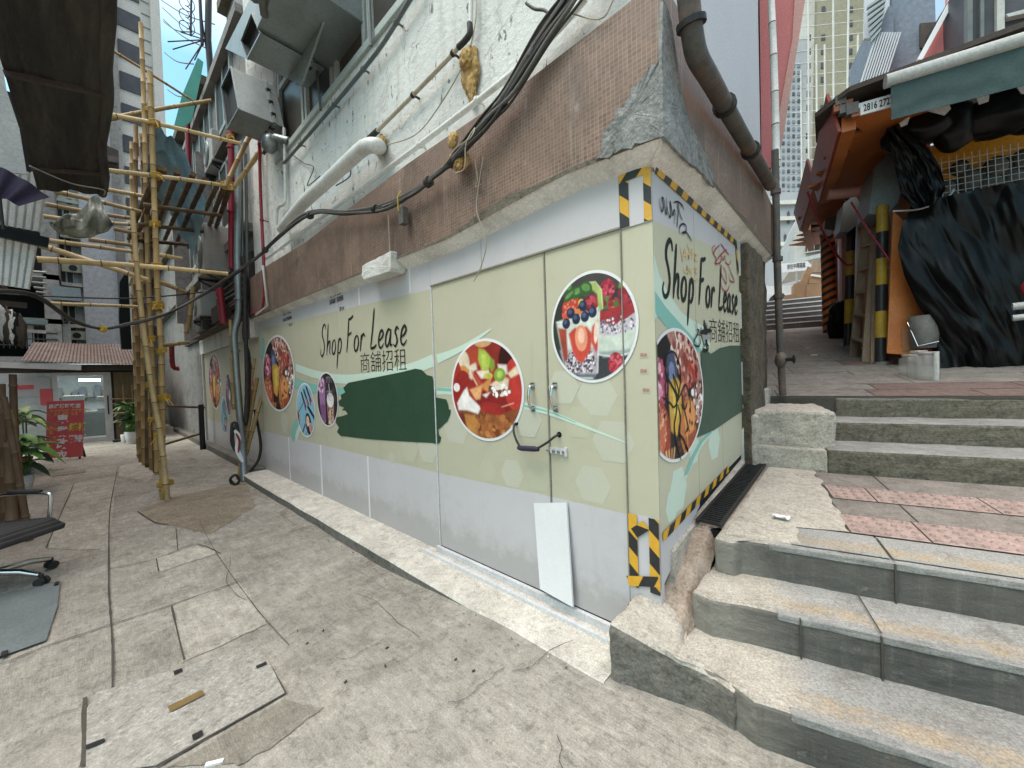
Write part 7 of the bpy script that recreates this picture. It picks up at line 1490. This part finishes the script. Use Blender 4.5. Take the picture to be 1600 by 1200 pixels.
# black polythene, gathered at cord height
def poly_sheet(rowsL, rowsR, t0, amp, seed, nu=70, nv=60, bulge=.0):
    B = MB(); Ly = [r[1] for r in rowsL]; Lx = [r[0] for r in rowsL]; Ry = [r[1] for r in rowsR]; Rx = [r[0] for r in rowsR]; n = len(rowsL) - 1
    def f(a, b):
        s_ = b * n; i = min(n - 1, int(s_)); k = s_ - i
        l = np.array(rowsL[i]) * (1 - k) + np.array(rowsL[i + 1]) * k; r = np.array(rowsR[i]) * (1 - k) + np.array(rowsR[i + 1]) * k; p = l * (1 - a) + r * a
        q_ = a * 1.9 - b * 1.3; fold = 1.3 * abs(mnoise.noise(Vector((q_ * 1.4 + seed, b * 1.1, seed)))) + .6 * abs(mnoise.noise(Vector((q_ * 2.6 + b * 1.5, b * 2.6, seed + 3)))) + .16 * mnoise.noise(Vector((q_ * 7 + b * 4, b * 8, seed))) + .035 * mnoise.noise(Vector((q_ * 16 + b * 6, b * 12, seed)))
        return tuple(oN(p[0], p[1], t0 - amp * fold - bulge * math.sin(math.pi * b)))
    B.grid(f, nu, nv, M['poly']); B.grid(lambda a, b: tuple(np.array(f(a, b)) + N3 * .02), nu // 2, nv // 2, M['poly']); return B
single(poly_sheet([(1426, 318), (1412, 345), (1404, 385), (1414, 430), (1434, 474), (1456, 512), (1466, 545), (1462, 575), (1464, 594)], [(1680, 262), (1680, 300), (1680, 350), (1680, 400), (1680, 450), (1680, 500), (1680, 545), (1680, 580), (1680, 606)], 4.0, .22, 1, 220, 150), 'plastic_sheet', 'big black polythene sheet draped over the whole front of the near stall', 'plastic sheet')
single(poly_sheet([(1386, 200), (1392, 226), (1400, 262), (1408, 300), (1428, 326)], [(1412, 196), (1452, 232), (1470, 262), (1478, 296), (1462, 318)], 3.9, .18, 5, 40, 40), 'plastic_sheet', 'gathered black polythene hanging from the awning corner down to the cord', 'plastic sheet')
for i, (px, py, r) in enumerate((((1436, 205), 0, (.30, .18, .17)), ((1490, 196), 0, (.17, .16, .27)), ((1562, 178), 0, (.36, .2, .24)), ((1420, 226), 0, (.14, .12, .2)), ((1625, 160), 0, (.34, .2, .26)))):
    c = oN(px[0], px[1], 4.1); B = MB(); B.blob(c, r, M['poly'], 4, .17, 1.6, i); single(B, 'black_bag', ['stuffed black bag under the left end of the green valance', 'second stuffed black bag drooping under the green valance', 'largest stuffed black bag hanging under the green valance', 'small dark bundle at the awning corner above the gathered plastic', 'stuffed black bag at the right edge of the picture under the valance'][i], 'bag', base=c, group='black bags under the awning')
for i, pix in enumerate((((1446, 172), (1482, 160), (1486, 170), (1476, 180)), ((1524, 150), (1546, 145), (1545, 158), (1530, 163)), ((1405, 192), (1422, 182), (1418, 194), (1408, 198)), ((1586, 132), (1604, 128), (1604, 146), (1596, 146)))):
    slab('clear_sheet', 'scrap of %s bright white plastic showing between the black bags' % ['wide', 'pointed', 'small left', 'rightmost'][i], 'plastic scrap', pix, 3.7, .01, M['winlight'])
B = MB(); c = oN(1614, 450, 3.62); B.blob(c, (.07, .06, .12), M['redpipe'], 3, .15, 2, 2); B.tube([c + np.array([-.12, 0, -.16]), c + np.array([.14, 0, -.15])], .035, M['fabric'], 8); B.tube([c + np.array([-.12, 0, -.27]), c + np.array([.14, 0, -.26])], .03, M['fabric'], 8)
single(B, 'red_hat', 'red hat with a pale trim hanging at the right edge against the black plastic', 'hat', base=c)
# sign with the telephone number
sgp = thing('phone_sign', 'white strip sign reading 2816 2727 under the stall roof', 'sign', oN(1368, 166, 3.42)); a, b = oN(1340, 181, 3.42), oN(1398, 165, 3.42); hh = np.array([0, 0, .125])
B = MB(); B.prism([a, b, b + hh, a + hh], N3 * .02, M['white']); B.build('board', sgp)
B = MB(); dd = b - a; L = np.linalg.norm(dd); w = textw('2816 2727', 1.0); k = .80 * L / w
text(B, '2816 2727', M['ink'], lambda x, y: tuple(a + dd * (.16 + .80 * x / w) + np.array([0, 0, .028 + y * .10]) - N3 * .004), 1.0, .02); B.build('lettering', sgp)
B = MB()
for px, py, s_ in ((1312, 158, .09), (1318, 172, .08), (1330, 172, .10), (1336, 178, .07), (1308, 170, .07), (1326, 162, .06)): p = oN(px, py, 3.42); B.obox(p, s_, s_ * .8, s_ * 1.1, .3, M['cablegrey'] if s_ > .07 else M['terracotta'])
single(B, 'junction_boxes', 'cluster of dusty junction boxes at the corner under the stall roof', 'junction box')
slab('clear_awning', 'sagging pale translucent sheet under the dark roof edge', 'sheet', [(1332, 138), (1380, 122), (1380, 128), (1366, 138), (1350, 142)], 3.6, .02, M['palewall'])
# orange awnings along the alley, one per stall
def awning(label, u0, u1, ua0, ua1, t0, t1, z0, z1):
    t = thing('stall_awning', label, 'awning', UT(u0, t0, z0), 'orange stall awnings'); B = MB(); n = 5
    for i in range(n):
        k0, k1 = i / n, (i + 1) / n - .012
        for (za, zb) in ((0, .03),):
            P = [UT(u0 + (u1 - u0) * 0, t0 + (t1 - t0) * k0, z0 + (z1 - z0) * k0), UT(ua0, t0 + (t1 - t0) * k0, z0 + (z1 - z0) * k0 + .05), UT(ua1, t0 + (t1 - t0) * k1, z0 + (z1 - z0) * k1 + .05), UT(u1, t0 + (t1 - t0) * k1, z0 + (z1 - z0) * k1)]
            B.hexa(P + [p + np.array([0, 0, .03]) for p in P], M['orange'])
    P = [UT(u0 + .04, t0, z0 + .035), UT(ua0, t0, z0 + .085), UT(ua1, t1, z1 + .085), UT(u1 + .04, t1, z1 + .035)]; B.hexa(P + [p + np.array([0, 0, .03]) for p in P], M['timber_dark'])
    B.build('soffit_boards', t); B = MB()
    P = [UT(u0 - .03, t0, z0 - .14), UT(u0 + .09, t0, z0 - .14), UT(u1 + .09, t1, z1 - .14), UT(u1 - .03, t1, z1 - .14)]; B.hexa(P + [p + np.array([0, 0, .16]) for p in P], M['orange']); B.build('fascia', t)
    B = MB(); P = [UT(u0 - .06, t0, z0 - .12), UT(u0 - .032, t0, z0 - .12), UT(u1 - .032, t1, z1 - .12), UT(u1 - .06, t1, z1 - .12)]; B.hexa(P + [p + np.array([-.10 * EV[0], -.10 * EV[1], .44]) for p in P], M['orange_red']); B.build('trim', t)
awning('nearest orange boarded awning under the phone sign', 1.50, 1.77, 2.34, 2.4, 3.5, 6.0, 4.16, 4.26)
awning('second orange awning further up the alley, lower and redder', 1.76, 1.92, 2.4, 2.6, 6.2, 8.7, 4.66, 4.62)
awning('farthest orange awning before the upper stairs', 2.02, 2.60, 2.65, 3.1, 9.0, 12.0, 4.72, 4.95)
slab('tin_hood', 'dark tin hood with a mesh window standing on the second awning', 'hood', [(1284, 312 - 60), (1300, 200), (1310, 190), (1322, 182), (1322, 205), (1312, 240), (1300, 262)], 6.0, .3, M['timber_dark'])
slab('red_letter_sign', 'small white sign with a red letter above the second awning', 'sign', [(1288, 190), (1304, 184), (1304, 196), (1288, 202)], 6.3, .03, M['white'])
# stainless hood boxes
def hood(label, pix, t, th): return slab('steel_hood', label, 'hood', pix, t, th, M['chrome'] if False else M['steel'], 'steel hoods', .02)
hood('large rounded stainless hood hung between the awning and the striped column', [(1358, 334), (1366, 262), (1388, 240), (1400, 250), (1408, 300), (1402, 318), (1384, 336)], 4.55, .5)
hood('smaller grey hood further up the alley above the second column', [(1312, 362), (1318, 318), (1336, 304), (1344, 318), (1340, 350), (1326, 362)], 6.3, .4)
hood('small far hood box over the orange striped column', [(1288, 358), (1290, 342), (1306, 336), (1310, 352), (1304, 360)], 8.2, .4)
pipe('awning_pipe', 'fat pinkish pipe crossing under the nearest orange awning', [oN(1294, 304, 5.2), oN(1320, 302, 5.2), oN(1360, 296, 5.2)], .07, M['salmon'], 'pipe', n=12, sm=3)
pipe('red_rope', 'dark red rope stretched down from the awning to the striped column', [oN(1262, 300, 5.4), oN(1290, 370, 5.6), oN(1320, 412, 5.8), oN(1335, 410, 5.8)], .016, M['redpipe'], 'rope', n=6)
pipe('red_rope', 'dark red rope stretched from the steel hood down to the orange panel', [oN(1330, 316, 4.5), oN(1352, 352, 4.4), oN(1390, 408, 4.3), oN(1388, 420, 4.3)], .012, M['redpipe'], 'rope', n=6)
# alley side panels behind the ladder
B = MB()
def rowu(t): return float(np.interp(t, [6.6, 8, 12.2], [2.40, 2.46, 3.06]))
seg = [(6.62, 7.3, 'orange_red'), (7.34, 7.6, 'wood'), (7.62, 8.4, 'orange'), (8.44, 9.1, 'salmon'), (9.15, 9.4, 'timber_dark'), (9.45, 10.4, 'orange_red'), (10.45, 11.3, 'pink'), (11.35, 12.2, 'orange_red')]
for k, (a, b, m) in enumerate(seg):
    o = .03 * (k % 3); P = [UT(rowu(a) + o, a, 1.2), UT(rowu(b) + o, b, 1.2), UT(rowu(b) + .3, b, 1.2), UT(rowu(a) + .3, a, 1.2)]; B.hexa(P + [p + np.array([0, 0, 3.5]) for p in P], M[m])
single(B, 'stall_row', 'row of shut red and orange stall fronts further up the alley', 'stalls')
slab('panel_board', 'tall orange board with peeled paper leaning on the near stall corner', 'board', [(1386, 552), (1396, 330), (1412, 345), (1404, 385), (1416, 432), (1440, 482), (1444, 552), (1440, 556)], 4.2, .03, M['orange'])
slab('paper_patch', 'pale peeled paper patch on the tall orange board', 'paper', [(1410, 548), (1408, 512), (1424, 512), (1442, 524), (1444, 546)], 4.19, .006, pm('peeled_paper', (.40, .21, .11), (.34, .16, .08), 4, .7))
def column(label, px_b, px_t, d, r, ca, h0):
    t = thing('striped_column', label, 'column', of(*px_b)); b0 = of(*px_b); dpt = float((MW.T @ (b0 - CAM))[2]); top = od(px_t[0], px_t[1], dpt); b0 = od(px_b[0], px_b[1], dpt); n = max(3, int(round(np.linalg.norm(top - b0) / h0)))
    for i in range(n):
        a, b = b0 + (top - b0) * i / n, b0 + (top - b0) * (i + 1) / n; B = MB(); B.tube([a, b], r, [M['btape'], ca][i % 2], 14); B.build('band', t)
    B = MB(); B.tube([b0 - np.array([0, 0, .05]), b0 + np.array([0, 0, .03])], r * 1.3, M['pave'], 14); B.build('base', t)
column('black and yellow banded column beside the stepladder', (1376, 569), (1379, 322), 6, .058, M['yellow'], .33)
column('second black and yellow banded column further up the alley', (1325, 543), (1330, 356), 8, .062, M['yellow'], .40)
t = thing('striped_column', 'orange and black diagonally striped column by the upper stairs', 'column', of(1297, 520)); b0 = of(1297, 520); dpt = float((MW.T @ (b0 - CAM))[2]); top = od(1292, 345, dpt); B = MB(); B.tube([b0, top], .14, M['orangecol'], 16); B.build('shaft', t); B = MB(); n = 15
for i in range(n):
    a = b0 + (top - b0) * (i + .2) / n; h = np.linalg.norm(top - b0) / n * .45
    V = []
    for j in range(17):
        an = 2 * math.pi * j / 16; z = (math.cos(an) * .14) * .5; V += [a + np.array([.143 * math.cos(an), .143 * math.sin(an), z]), a + np.array([.143 * math.cos(an), .143 * math.sin(an), z + h])]
    B.add(V, [(2 * j, 2 * j + 2, 2 * j + 3, 2 * j + 1) for j in range(16)], M['btape'])
B.build('stripes', t)
# stepladder leaning
ld_ = thing('stepladder', 'worn wooden stepladder leaning in front of the banded column', 'ladder', of(1350, 560)); T0 = 4.85
f1, f2, f3, f4 = of(1333, 556), of(1353, 566), of(1364, 568), of(1372, 566); k1, k2 = oN(1356, 335, 5.1), oN(1371, 330, 5.1)
B = MB(); B.bar(f1, k1, .04, .09, M['wood'], up=E3); B.build('stile', ld_); B = MB(); B.bar(f2, k2, .04, .09, M['wood'], up=E3); B.build('stile', ld_)
for k in (.13, .3, .46, .62, .78, .92):
    B = MB(); B.bar(f1 + (k1 - f1) * k, f2 + (k2 - f2) * k, .10, .025, M['wood']); B.build('tread', ld_)
for a, b in ((f3, k2 + N3 * .1), (of(1340, 552), k1 + N3 * .1)): B = MB(); B.bar(a, b, .03, .05, M['wood'], up=E3); B.build('rear_leg', ld_)
for lab, a, b, r in (('thin stick leaning right of the stepladder', (1368, 568), (1394, 400), .018), ('second thin stick crossing behind the stepladder', (1337, 480), (1347, 405), .02), ('pale batten leaning on the orange board', (1390, 545), (1388, 330), .02)):
    single(MB().bar(of(*a) if a[1] > 500 else oN(*a, 5.4), oN(*b, 4.5 if b[0] > 1380 else 5.4), r * 2, r * 2, M['wood']), 'stick', lab, 'stick', base=of(*a))
B = MB(); c = of(1312, 528); B.blob(c + np.array([0, 0, .35]), (.2, .16, .42), M['poly'], 3, .3, 2, 3); single(B, 'rubbish_sack', 'black rubbish sack between the two far columns', 'sack', base=c)
B = MB(); c = oN(1374, 520, 4.9); B.lathe(c, [(.05, -.2), (.12, -.1), (.13, .1), (.06, .2)], M['poly'], 14); B.lathe(c + np.array([0, -.1, .12]), [(.07, 0), (.07, .05), (.03, .06)], M['yellow'], 12); single(B, 'gas_bottle', 'dark bottle with a yellow collar behind the ladder foot', 'bottle', base=c - np.array([0, 0, .2]))
# jars and pails at the foot of the black plastic
for i, (px, py, px2, py2, r) in enumerate(((1422, 585, 1422, 552, .085), (1436, 590, 1436, 546, .085), (1449, 592, 1449, 548, .085))):
    c = of(px, py + 2); dpt = float((MW.T @ (c - CAM))[2]); h = (py - py2) * dpt / FPX; t = thing('glass_jar', ['left', 'middle', 'right'][i] + ' of the three tall empty jars at the foot of the black plastic', 'jar', c, 'empty jars'); B = MB()
    B.lathe(c, [(r, 0), (r, h * .8), (r * .7, h * .88), (r * .7, h * .93)], glass('jar_plastic', (.42, .40, .37), .26, .15), 20); B.build('body', t); B = MB(); B.lathe(c + np.array([0, 0, h * .93]), [(r * .75, 0), (r * .75, h * .07), (r * .6, h * .08)], glass('jar_lid', (.4, .39, .37), .5, .3), 18); B.build('lid', t)
B = MB(); c = oN(1444, 516, 4.05); B.lathe(c, [(.11, -.20), (.13, .16), (.12, .16), (.10, -.15)], M['cablegrey'], 18); B.tube([c + np.array([-.13, 0, .1]), c + np.array([-.06, -.14, -.18]), c + np.array([.10, -.10, -.14])], .008, M['chrome'], 6); single(B, 'bucket', 'grey bucket hung by the orange board above the jars', 'bucket', base=c)
B = MB(); a = of(1463, 595); B.tube([a, a + np.array([0, -.02, .28])], .02, M['pvc'], 8); single(B, 'white_rod', 'short white rod standing at the foot of the black plastic', 'rod', base=a)
for i in range(2): single(MB().tube([oN(1459 + 3 * i, 536, 4.0), oN(1457 + 3 * i, 524, 4.0)], .012, M['chrome'], 6), 'straw', ['left', 'right'][i] + ' thin bright metal tube poking out above the jars', 'tube')
# loose litter on the alley and landing
for i, (px, py, lab) in enumerate(((1262, 545, 'crumpled white paper on the alley paving by the ladder'), (1272, 556, 'small white paper scrap lower on the alley paving'), (1350, 545, 'pale paper scrap at the foot of the second column'), (1221, 810, 'white paper scrap at the left edge of the landing'))):
    c = of(px, py) if py < 600 else oz(px, py, .655); B = MB(); B.grid(lambda a, b: (c[0] - .04 + .08 * a, c[1] - .02 + .04 * b, c[2] + .012 + .02 * mnoise.noise(Vector((a * 5, b * 5, i)))), 8, 8, M['white']); single(B, 'paper_scrap', lab, 'litter', base=c)
for i, (px, py) in enumerate(((335, 1192), (505, 985), (602, 1040), (540, 1065), (465, 985), (605, 1012), (740, 1048), (480, 1005), (712, 1030))):
    c = gnd(px, py, .006); B = MB(); r = .022 if i == 0 else .007; d = rnd.uniform(0, 3); B.obox(c, r * 2.6 if i == 0 else r * 2, r * .7, .008, 1.0 if i == 0 else d, M['white'] if i == 0 else M['joint']); single(B, 'litter', ['white cigarette end at the bottom edge of the picture', 'dark pebble beside the pale patch edge', 'dark crumb in the middle of the lane', 'dark crumb near the manhole corner', 'dark crumb above the manhole corner', 'dark crumb beside the first crumb', 'dark fleck before the ledge', 'dark crumb left of the pebble', 'dark fleck on the bare concrete'][i], 'litter', base=c, group='litter on the lane')
B = MB()       # granite chips and grit fallen along the ledge foot
q = random.Random(5)
for _ in range(170):
    x = q.uniform(-6.2, -.3); y = LF - abs(q.gauss(0, .07)) - .015; r = q.uniform(.0015, .005); c = (x, y, gz(x, y) + .004)
    B.obox(c, r * 2, r * 1.6, r * 1.2, q.uniform(0, 3), q.choice([M['ledge'], M['lane_pale'], M['lane_pale'], M['lane_dark']]))
o = B.build('grit'); o['kind'] = 'stuff'; o['label'] = 'grit and crumbs along the foot of the pale ledge'
# =================================================================== UPPER STAIRS, STREET, FAR BUILDINGS
ST0 = 12.5; zb = FL0 + FLS * (ST0 - FLT); RZ = .185; B = MB(); N_ = 6
us = thing('upper_stairs', 'dark upper stairs with pale nosings at the top of the alley', 'stairs', UT(2.5, ST0, zb)); B = MB(); Bn = MB()
for k in range(N_):
    t0 = ST0 + k * .3; ubox(B, 1.2, 3.6, t0, ST0 + 3, zb + k * RZ - (.3 if k == 0 else .0), zb + (k + 1) * RZ - .0, M['riser']); ubox(Bn, 1.2, 3.6, t0 - .012, t0 + .06, zb + (k + 1) * RZ - .03, zb + (k + 1) * RZ + .006, M['white'])
B.build('flight', us); Bn.build('nosings', us)
B = MB(); zt = zb + N_ * RZ; ubox(B, -14, 30, ST0 + 2.0, 120, zt - .4, zt + .004, M['lane']); struct(B, 'street')
def pbox(name, label, cat, px0, px1, py0, py1, t, th, m, parts=None, group=None):
    a, b = oN(px0, py1, t), oN(px1, py1, t); c = oN(px0, py0, t); d = oN(px1, py0, t)
    B = MB(); V = [a, b, b + N3 * th, a + N3 * th]; zt_ = max(c[2], d[2]); B.hexa(V + [np.array([v[0], v[1], zt_]) for v in V], m); return B, a, b, zt_
# cardboard boxes piled at the top
for i, (pix, tt, m, lab) in enumerate((([(1240, 478), (1240, 444), (1262, 434), (1262, 474)], 14.9, 'card', 'left carton of the cardboard pile, seen above the stairs'), ([(1260, 472), (1261, 444), (1290, 441), (1292, 468)], 14.8, 'card', 'large plain carton at the front of the cardboard pile'), ([(1263, 443), (1268, 428), (1292, 426), (1292, 441)], 15.1, 'card', 'carton with a white strip lying on top of the pile'), ([(1252, 440), (1262, 416), (1270, 420), (1262, 442)], 15.2, 'card', 'flattened carton leaning at the back of the pile'), ([(1268, 426), (1270, 408), (1294, 402), (1294, 424)], 15.5, 'wood', 'stack of flat boards behind the cardboard pile'), ([(1224, 474), (1226, 462), (1240, 459), (1244, 470)], 14.7, 'card', 'low open carton at the left of the pile'))):
    slab('cardboard_box', lab, 'cardboard box', pix, tt, .5, M[m], 'cardboard pile at the top of the stairs', .01)
slab('box_label', 'white strip across the top carton of the pile', 'strip', [(1266, 431), (1268, 428), (1288, 431), (1287, 434)], 15.05, .01, M['white'])
# car
cz = oN(1240, 478, 16.6); ct = thing('parked_car', 'white car parked at the top of the stairs behind the cardboard', 'car', (cz[0], cz[1], zt)); B = MB(); X_ = oN(1255, 470, 16.6)
def CAR(a, b, z): return X_ * [1, 1, 0] - E3 * a + N3 * b + np.array([0, 0, zt + z])
prof = [(0, .35), (0, .75), (.25, .9), (1.1, .98), (1.75, 1.42), (3.0, 1.45), (3.7, 1.0), (4.2, .92), (4.25, .35)]
B.prism([CAR(a, 0, z) for a, z in prof], N3 * 1.65, M['carwhite']); B.build('body', ct, bevel=.06)
B = MB(); B.prism([CAR(a, -.012, z) for a, z in ((1.2, 1.0), (1.8, 1.36), (2.95, 1.39), (3.5, 1.02))], N3 * .01, M['pane']); B.build('window', ct)
for a in (.8, 3.4): B = MB(); c = CAR(a, .0, .32); B.tube([c - N3 * .03, c + N3 * .2], .32, M['black'], 18); B.build('wheel', ct)
# arrow sign on a post
sg = thing('direction_sign', 'white arrow shaped direction sign pointing right over the car', 'sign', oN(1246, 470, 16)); B = MB(); P = [oN(x, y, 15.2) for x, y in ((1221, 412), (1262, 408), (1268, 414), (1263, 422), (1222, 426))]; B.prism(P, N3 * .04, M['white']); B.build('arrow', sg)
B = MB(); B.tube([oN(1245, 425, 15.25), oN(1246, 475, 15.25)], .04, M['fabric'], 8); B.build('post', sg)
B = MB(); a, b = oN(1230, 421, 15.19), oN(1258, 418, 15.19); w = textw('前往中環碼頭', 1.0); text(B, '前往中環碼頭', M['ink'], lambda x, y: tuple(a + (b - a) * x / w + np.array([0, 0, .02 + y * .2])), 1.0, .01); B.build('lettering', sg)
# buildings far up the street
def farblock(name, label, pix, t, th, m): return slab(name, label, 'building', pix, t, th, m)
fb = thing('classical_building', 'pale classical building with arched windows seen through the alley gap', 'building', oN(1230, 470, 44)); B = MB(); B.prism([oN(x, y, 44) for x, y in ((1180, 480), (1180, 300), (1250, 300), (1250, 480))], N3 * 10, M['farwhite'])
for py in (345, 385, 320): B.prism([oN(x, y, 43.7) for x, y in ((1190, py), (1190, py - 6), (1249, py - 8), (1249, py - 2))], N3 * .4, M['cream'])
B.build('wall', fb)
for px, py in ((1227, 410), (1239, 408), (1238, 372), (1227, 374), (1232, 338), (1243, 336)):
    B = MB(); B.prism([oN(x, y, 43.85) for x, y in ((px - 2, py + 10), (px - 2, py - 6), (px, py - 9), (px + 2, py - 6), (px + 2, py + 10))], N3 * .2, M['stripe']); B.build('window', fb)
wt = thing('white_tower', 'slim white tower of many small windows rising beside the pink panel', 'tower', oN(1232, 300, 60)); B = MB(); B.prism([oN(x, y, 60) for x, y in ((1185, 470), (1190, 60), (1262, 60), (1254, 470))], N3 * 12, M['farwhite']); B.build('shaft', wt)
for r in range(30):
    B = MB(); py = 100 + r * 11
    for px in (1206, 1214, 1222, 1230, 1238, 1246): B.prism([oN(x, y, 59.9) for x, y in ((px, py + 5), (px, py), (px + 4, py - .5), (px + 4, py + 4.5))], N3 * .12, M['bluewall'] if (r + px) % 3 else M['stripe'])
    B.build('window_row', wt)
gt = thing('beige_tower', 'tall beige tower wrapped in a white scaffold grid above the stalls', 'tower', oN(1310, 400, 75)); B = MB(); B.prism([oN(x, y, 75) for x, y in ((1268, 520), (1282, -260), (1352, -260), (1352, 520))], N3 * 14, M['beigetower']); B.prism([oN(x, y, 77) for x, y in ((1244, 520), (1258, -260), (1290, -260), (1280, 520))], N3 * 10, M['cream']); B.prism([oN(x, y, 76.5) for x, y in ((1330, 520), (1334, -260), (1420, -260), (1420, 520))], N3 * 10, M['beigetower']); B.build('shaft', gt)
for px in (1262, 1284, 1327, 1350):
    for r in range(34):
        if rnd.random() < .1: continue
        py = -140 + r * 22; x = px + (250 - py) * .012; B = MB(); B.prism([oN(a, b, 74.9) for a, b in ((x - 3, py + 4.5), (x - 3, py - 4), (x + 3, py - 4.5), (x + 3, py + 4))], N3 * .2, M['stripe']); B.build('window', gt)
sc = thing('scaffold_grid', 'white metal scaffold grid in front of the beige tower', 'scaffold', oN(1300, 420, 60))
B = MB()
for px, y0 in ((1258, -60), (1272, 70), (1297, -60), (1322, -60), (1337, 55), (1285, 70), (1351, 10), (1248, 110)): B.tube([oN(px - (420 - y0) * -.01, y0, 60), oN(px - 2 + 8 * (px < 1300), 420, 60)], .12, M['cream'], 6)
B.build('uprights', sc)
B = MB()
for r in range(24): py = -40 + r * 19; B.tube([oN(1236, py + 8, 60), oN(1356, py - 4, 60)], .05, M['cream'], 5)
B.build('rails', sc)
slab('blue_block', 'blue grey rendered building above the stall roof', 'building', [(1392, 140), (1390, 30), (1394, 30), (1392, -40), (1460, -40), (1462, 35), (1440, 38), (1440, 140)], 13, 4, M['bluewall'])
B = MB(); 
for px in range(1352, 1392, 4): B.prism([oN(x, y, 12.6) for x, y in ((px - 8, 130), (px + 18, 50), (px + 20.5, 50), (px - 5.5, 130))], N3 * .1, M['skywhite'])
B.prism([oN(x, y, 12.8) for x, y in ((1340, 130), (1388, 10), (1396, 10), (1396, 130))], N3 * .1, M['bluewall']); B.prism([oN(x, y, 12.9) for x, y in ((1350, 60), (1352, -30), (1390, -30), (1390, 20), (1372, 60))], N3 * .1, M['skywhite']); single(B, 'louvred_annex', 'white ribbed annex wall left of the blue grey building', 'building')
B = MB()
for k in range(7): B.prism([oN(x, y, 12.55) for x, y in ((1356 + k * .8, 8 + k * 9), (1386 - k * 1.5, -12 + k * 9), (1386 - k * 1.5, -8 + k * 9), (1356 + k * .8, 12 + k * 9))], N3 * .12, M['duct'])
single(B, 'louvre_stack', 'grey slatted louvres on the white annex wall', 'louvres')
rd = thing('red_building', 'red and pink panelled building front behind the stall roof', 'building', oN(1480, 80, 12)); B = MB(); B.prism([oN(x, y, 12) for x, y in ((1436, 100), (1496, -12), (1512, -12), (1512, 95), (1470, 110))], N3 * 3, M['pink']); B.prism([oN(x, y, 11.9) for x, y in ((1478, 90), (1480, -10), (1492, -10), (1490, 90))], N3 * .1, M['salmon']); B.build('wall', rd)
B = MB(); B.bar(oN(1436, 95, 11.8), oN(1496, -15, 11.8), .10, .10, M['white'], up=N3); B.build('edge_trim', rd)
B = MB(); B.prism([oN(x, y, 12.9) for x, y in ((1438, 74), (1438, 36), (1464, 34), (1452, 62), (1444, 76))], N3 * .06, M['timber_dark']); B.build('window', rd)
gb = thing('grey_building', 'dark grey building with tall windows at the top right corner', 'building', oN(1560, 40, 11)); B = MB(); B.prism([oN(x, y, 11) for x, y in ((1510, 90), (1508, -40), (1700, -90), (1700, 40))], N3 * 3, M['stripe']); B.build('wall', gb)
B = MB()
for a, b in ((1512, 1520), (1532, 1538), (1558, 1570)): B.prism([oN(x, y, 10.9) for x, y in ((a, 90), (a, -40), (b, -40), (b, 88))], N3 * .15, M['greypipe'] if a != 1558 else M['acbody'])
B.build('mullions', gb); B = MB(); B.prism([oN(x, y, 10.85) for x, y in ((1576, 26), (1572, 22), (1640, 4), (1640, 12))], N3 * .15, M['fabric']); B.build('ledge', gb)
# mirror glass corner building at the end of the alley
gbl = thing('glass_corner', 'glass fronted corner building at the end of the alley over the boxes', 'building', oN(1268, 430, 24)); B = MB(); B.prism([oN(x, y, 24) for x, y in ((1242, 412), (1240, 352), (1262, 306), (1300, 300), (1300, 396))], N3 * 6, M['acbody']); B.build('wall', gbl)
B = MB(); B.prism([oN(x, y, 23.9) for x, y in ((1259, 396), (1258, 346), (1294, 340), (1294, 390))], N3 * .08, M['pane']); B.build('shop_window', gbl)
B = MB()
for k in range(4): B.bar(oN(1258, 356 + k * 13, 23.8), oN(1294, 350 + k * 13, 23.8), .05, .05, M['acbody']); B.bar(oN(1262 + 10 * k, 394, 23.8), oN(1262 + 10 * k, 344, 23.8), .04, .04, M['acbody'])
B.build('glazing_bars', gbl); B = MB(); B.prism([oN(x, y, 23.7) for x, y in ((1240, 412), (1240, 406), (1298, 392), (1298, 398))], N3 * .4, M['fabric']); B.build('sill', gbl)
# pink panel beside the corner building
pk = thing('pink_wall', 'tall slanting pink painted panel with a salmon edge beside the corner building', 'wall', oN(1215, 260, 5)); B = MB(); B.prism([oN(x, y, 5) for x, y in ((1186, -60), (1256, -60), (1244, 20), (1214, 210), (1204, 262), (1190, 262))], N3 * .25, M['pink']); B.build('face', pk)
B = MB(); B.prism([oN(x, y, 4.98) for x, y in ((1245, -60), (1264, -60), (1258, 0), (1224, 212), (1210, 285), (1202, 285), (1210, 220), (1238, 60))], N3 * .25, M['salmon']); B.build('edge_strip', pk)
nbp = thing('pink_building', 'narrow pale plastered building beyond the corner shop on the alley', 'building', (-1, 5, 1)); B = MB(); B.add([(-.45, 2.69, .8), (-.02, 2.69, .8), (-1.6, 12, 2.2), (-4.5, 12, 2.2), (-.45, 2.69, 9), (-.02, 2.69, 9), (-1.6, 12, 9), (-4.5, 12, 9)], [(3, 2, 1, 0), (4, 5, 6, 7), (0, 1, 5, 4), (1, 2, 6, 5), (2, 3, 7, 6), (3, 0, 4, 7)], M['wall_grey']); B.build('wall', nbp)
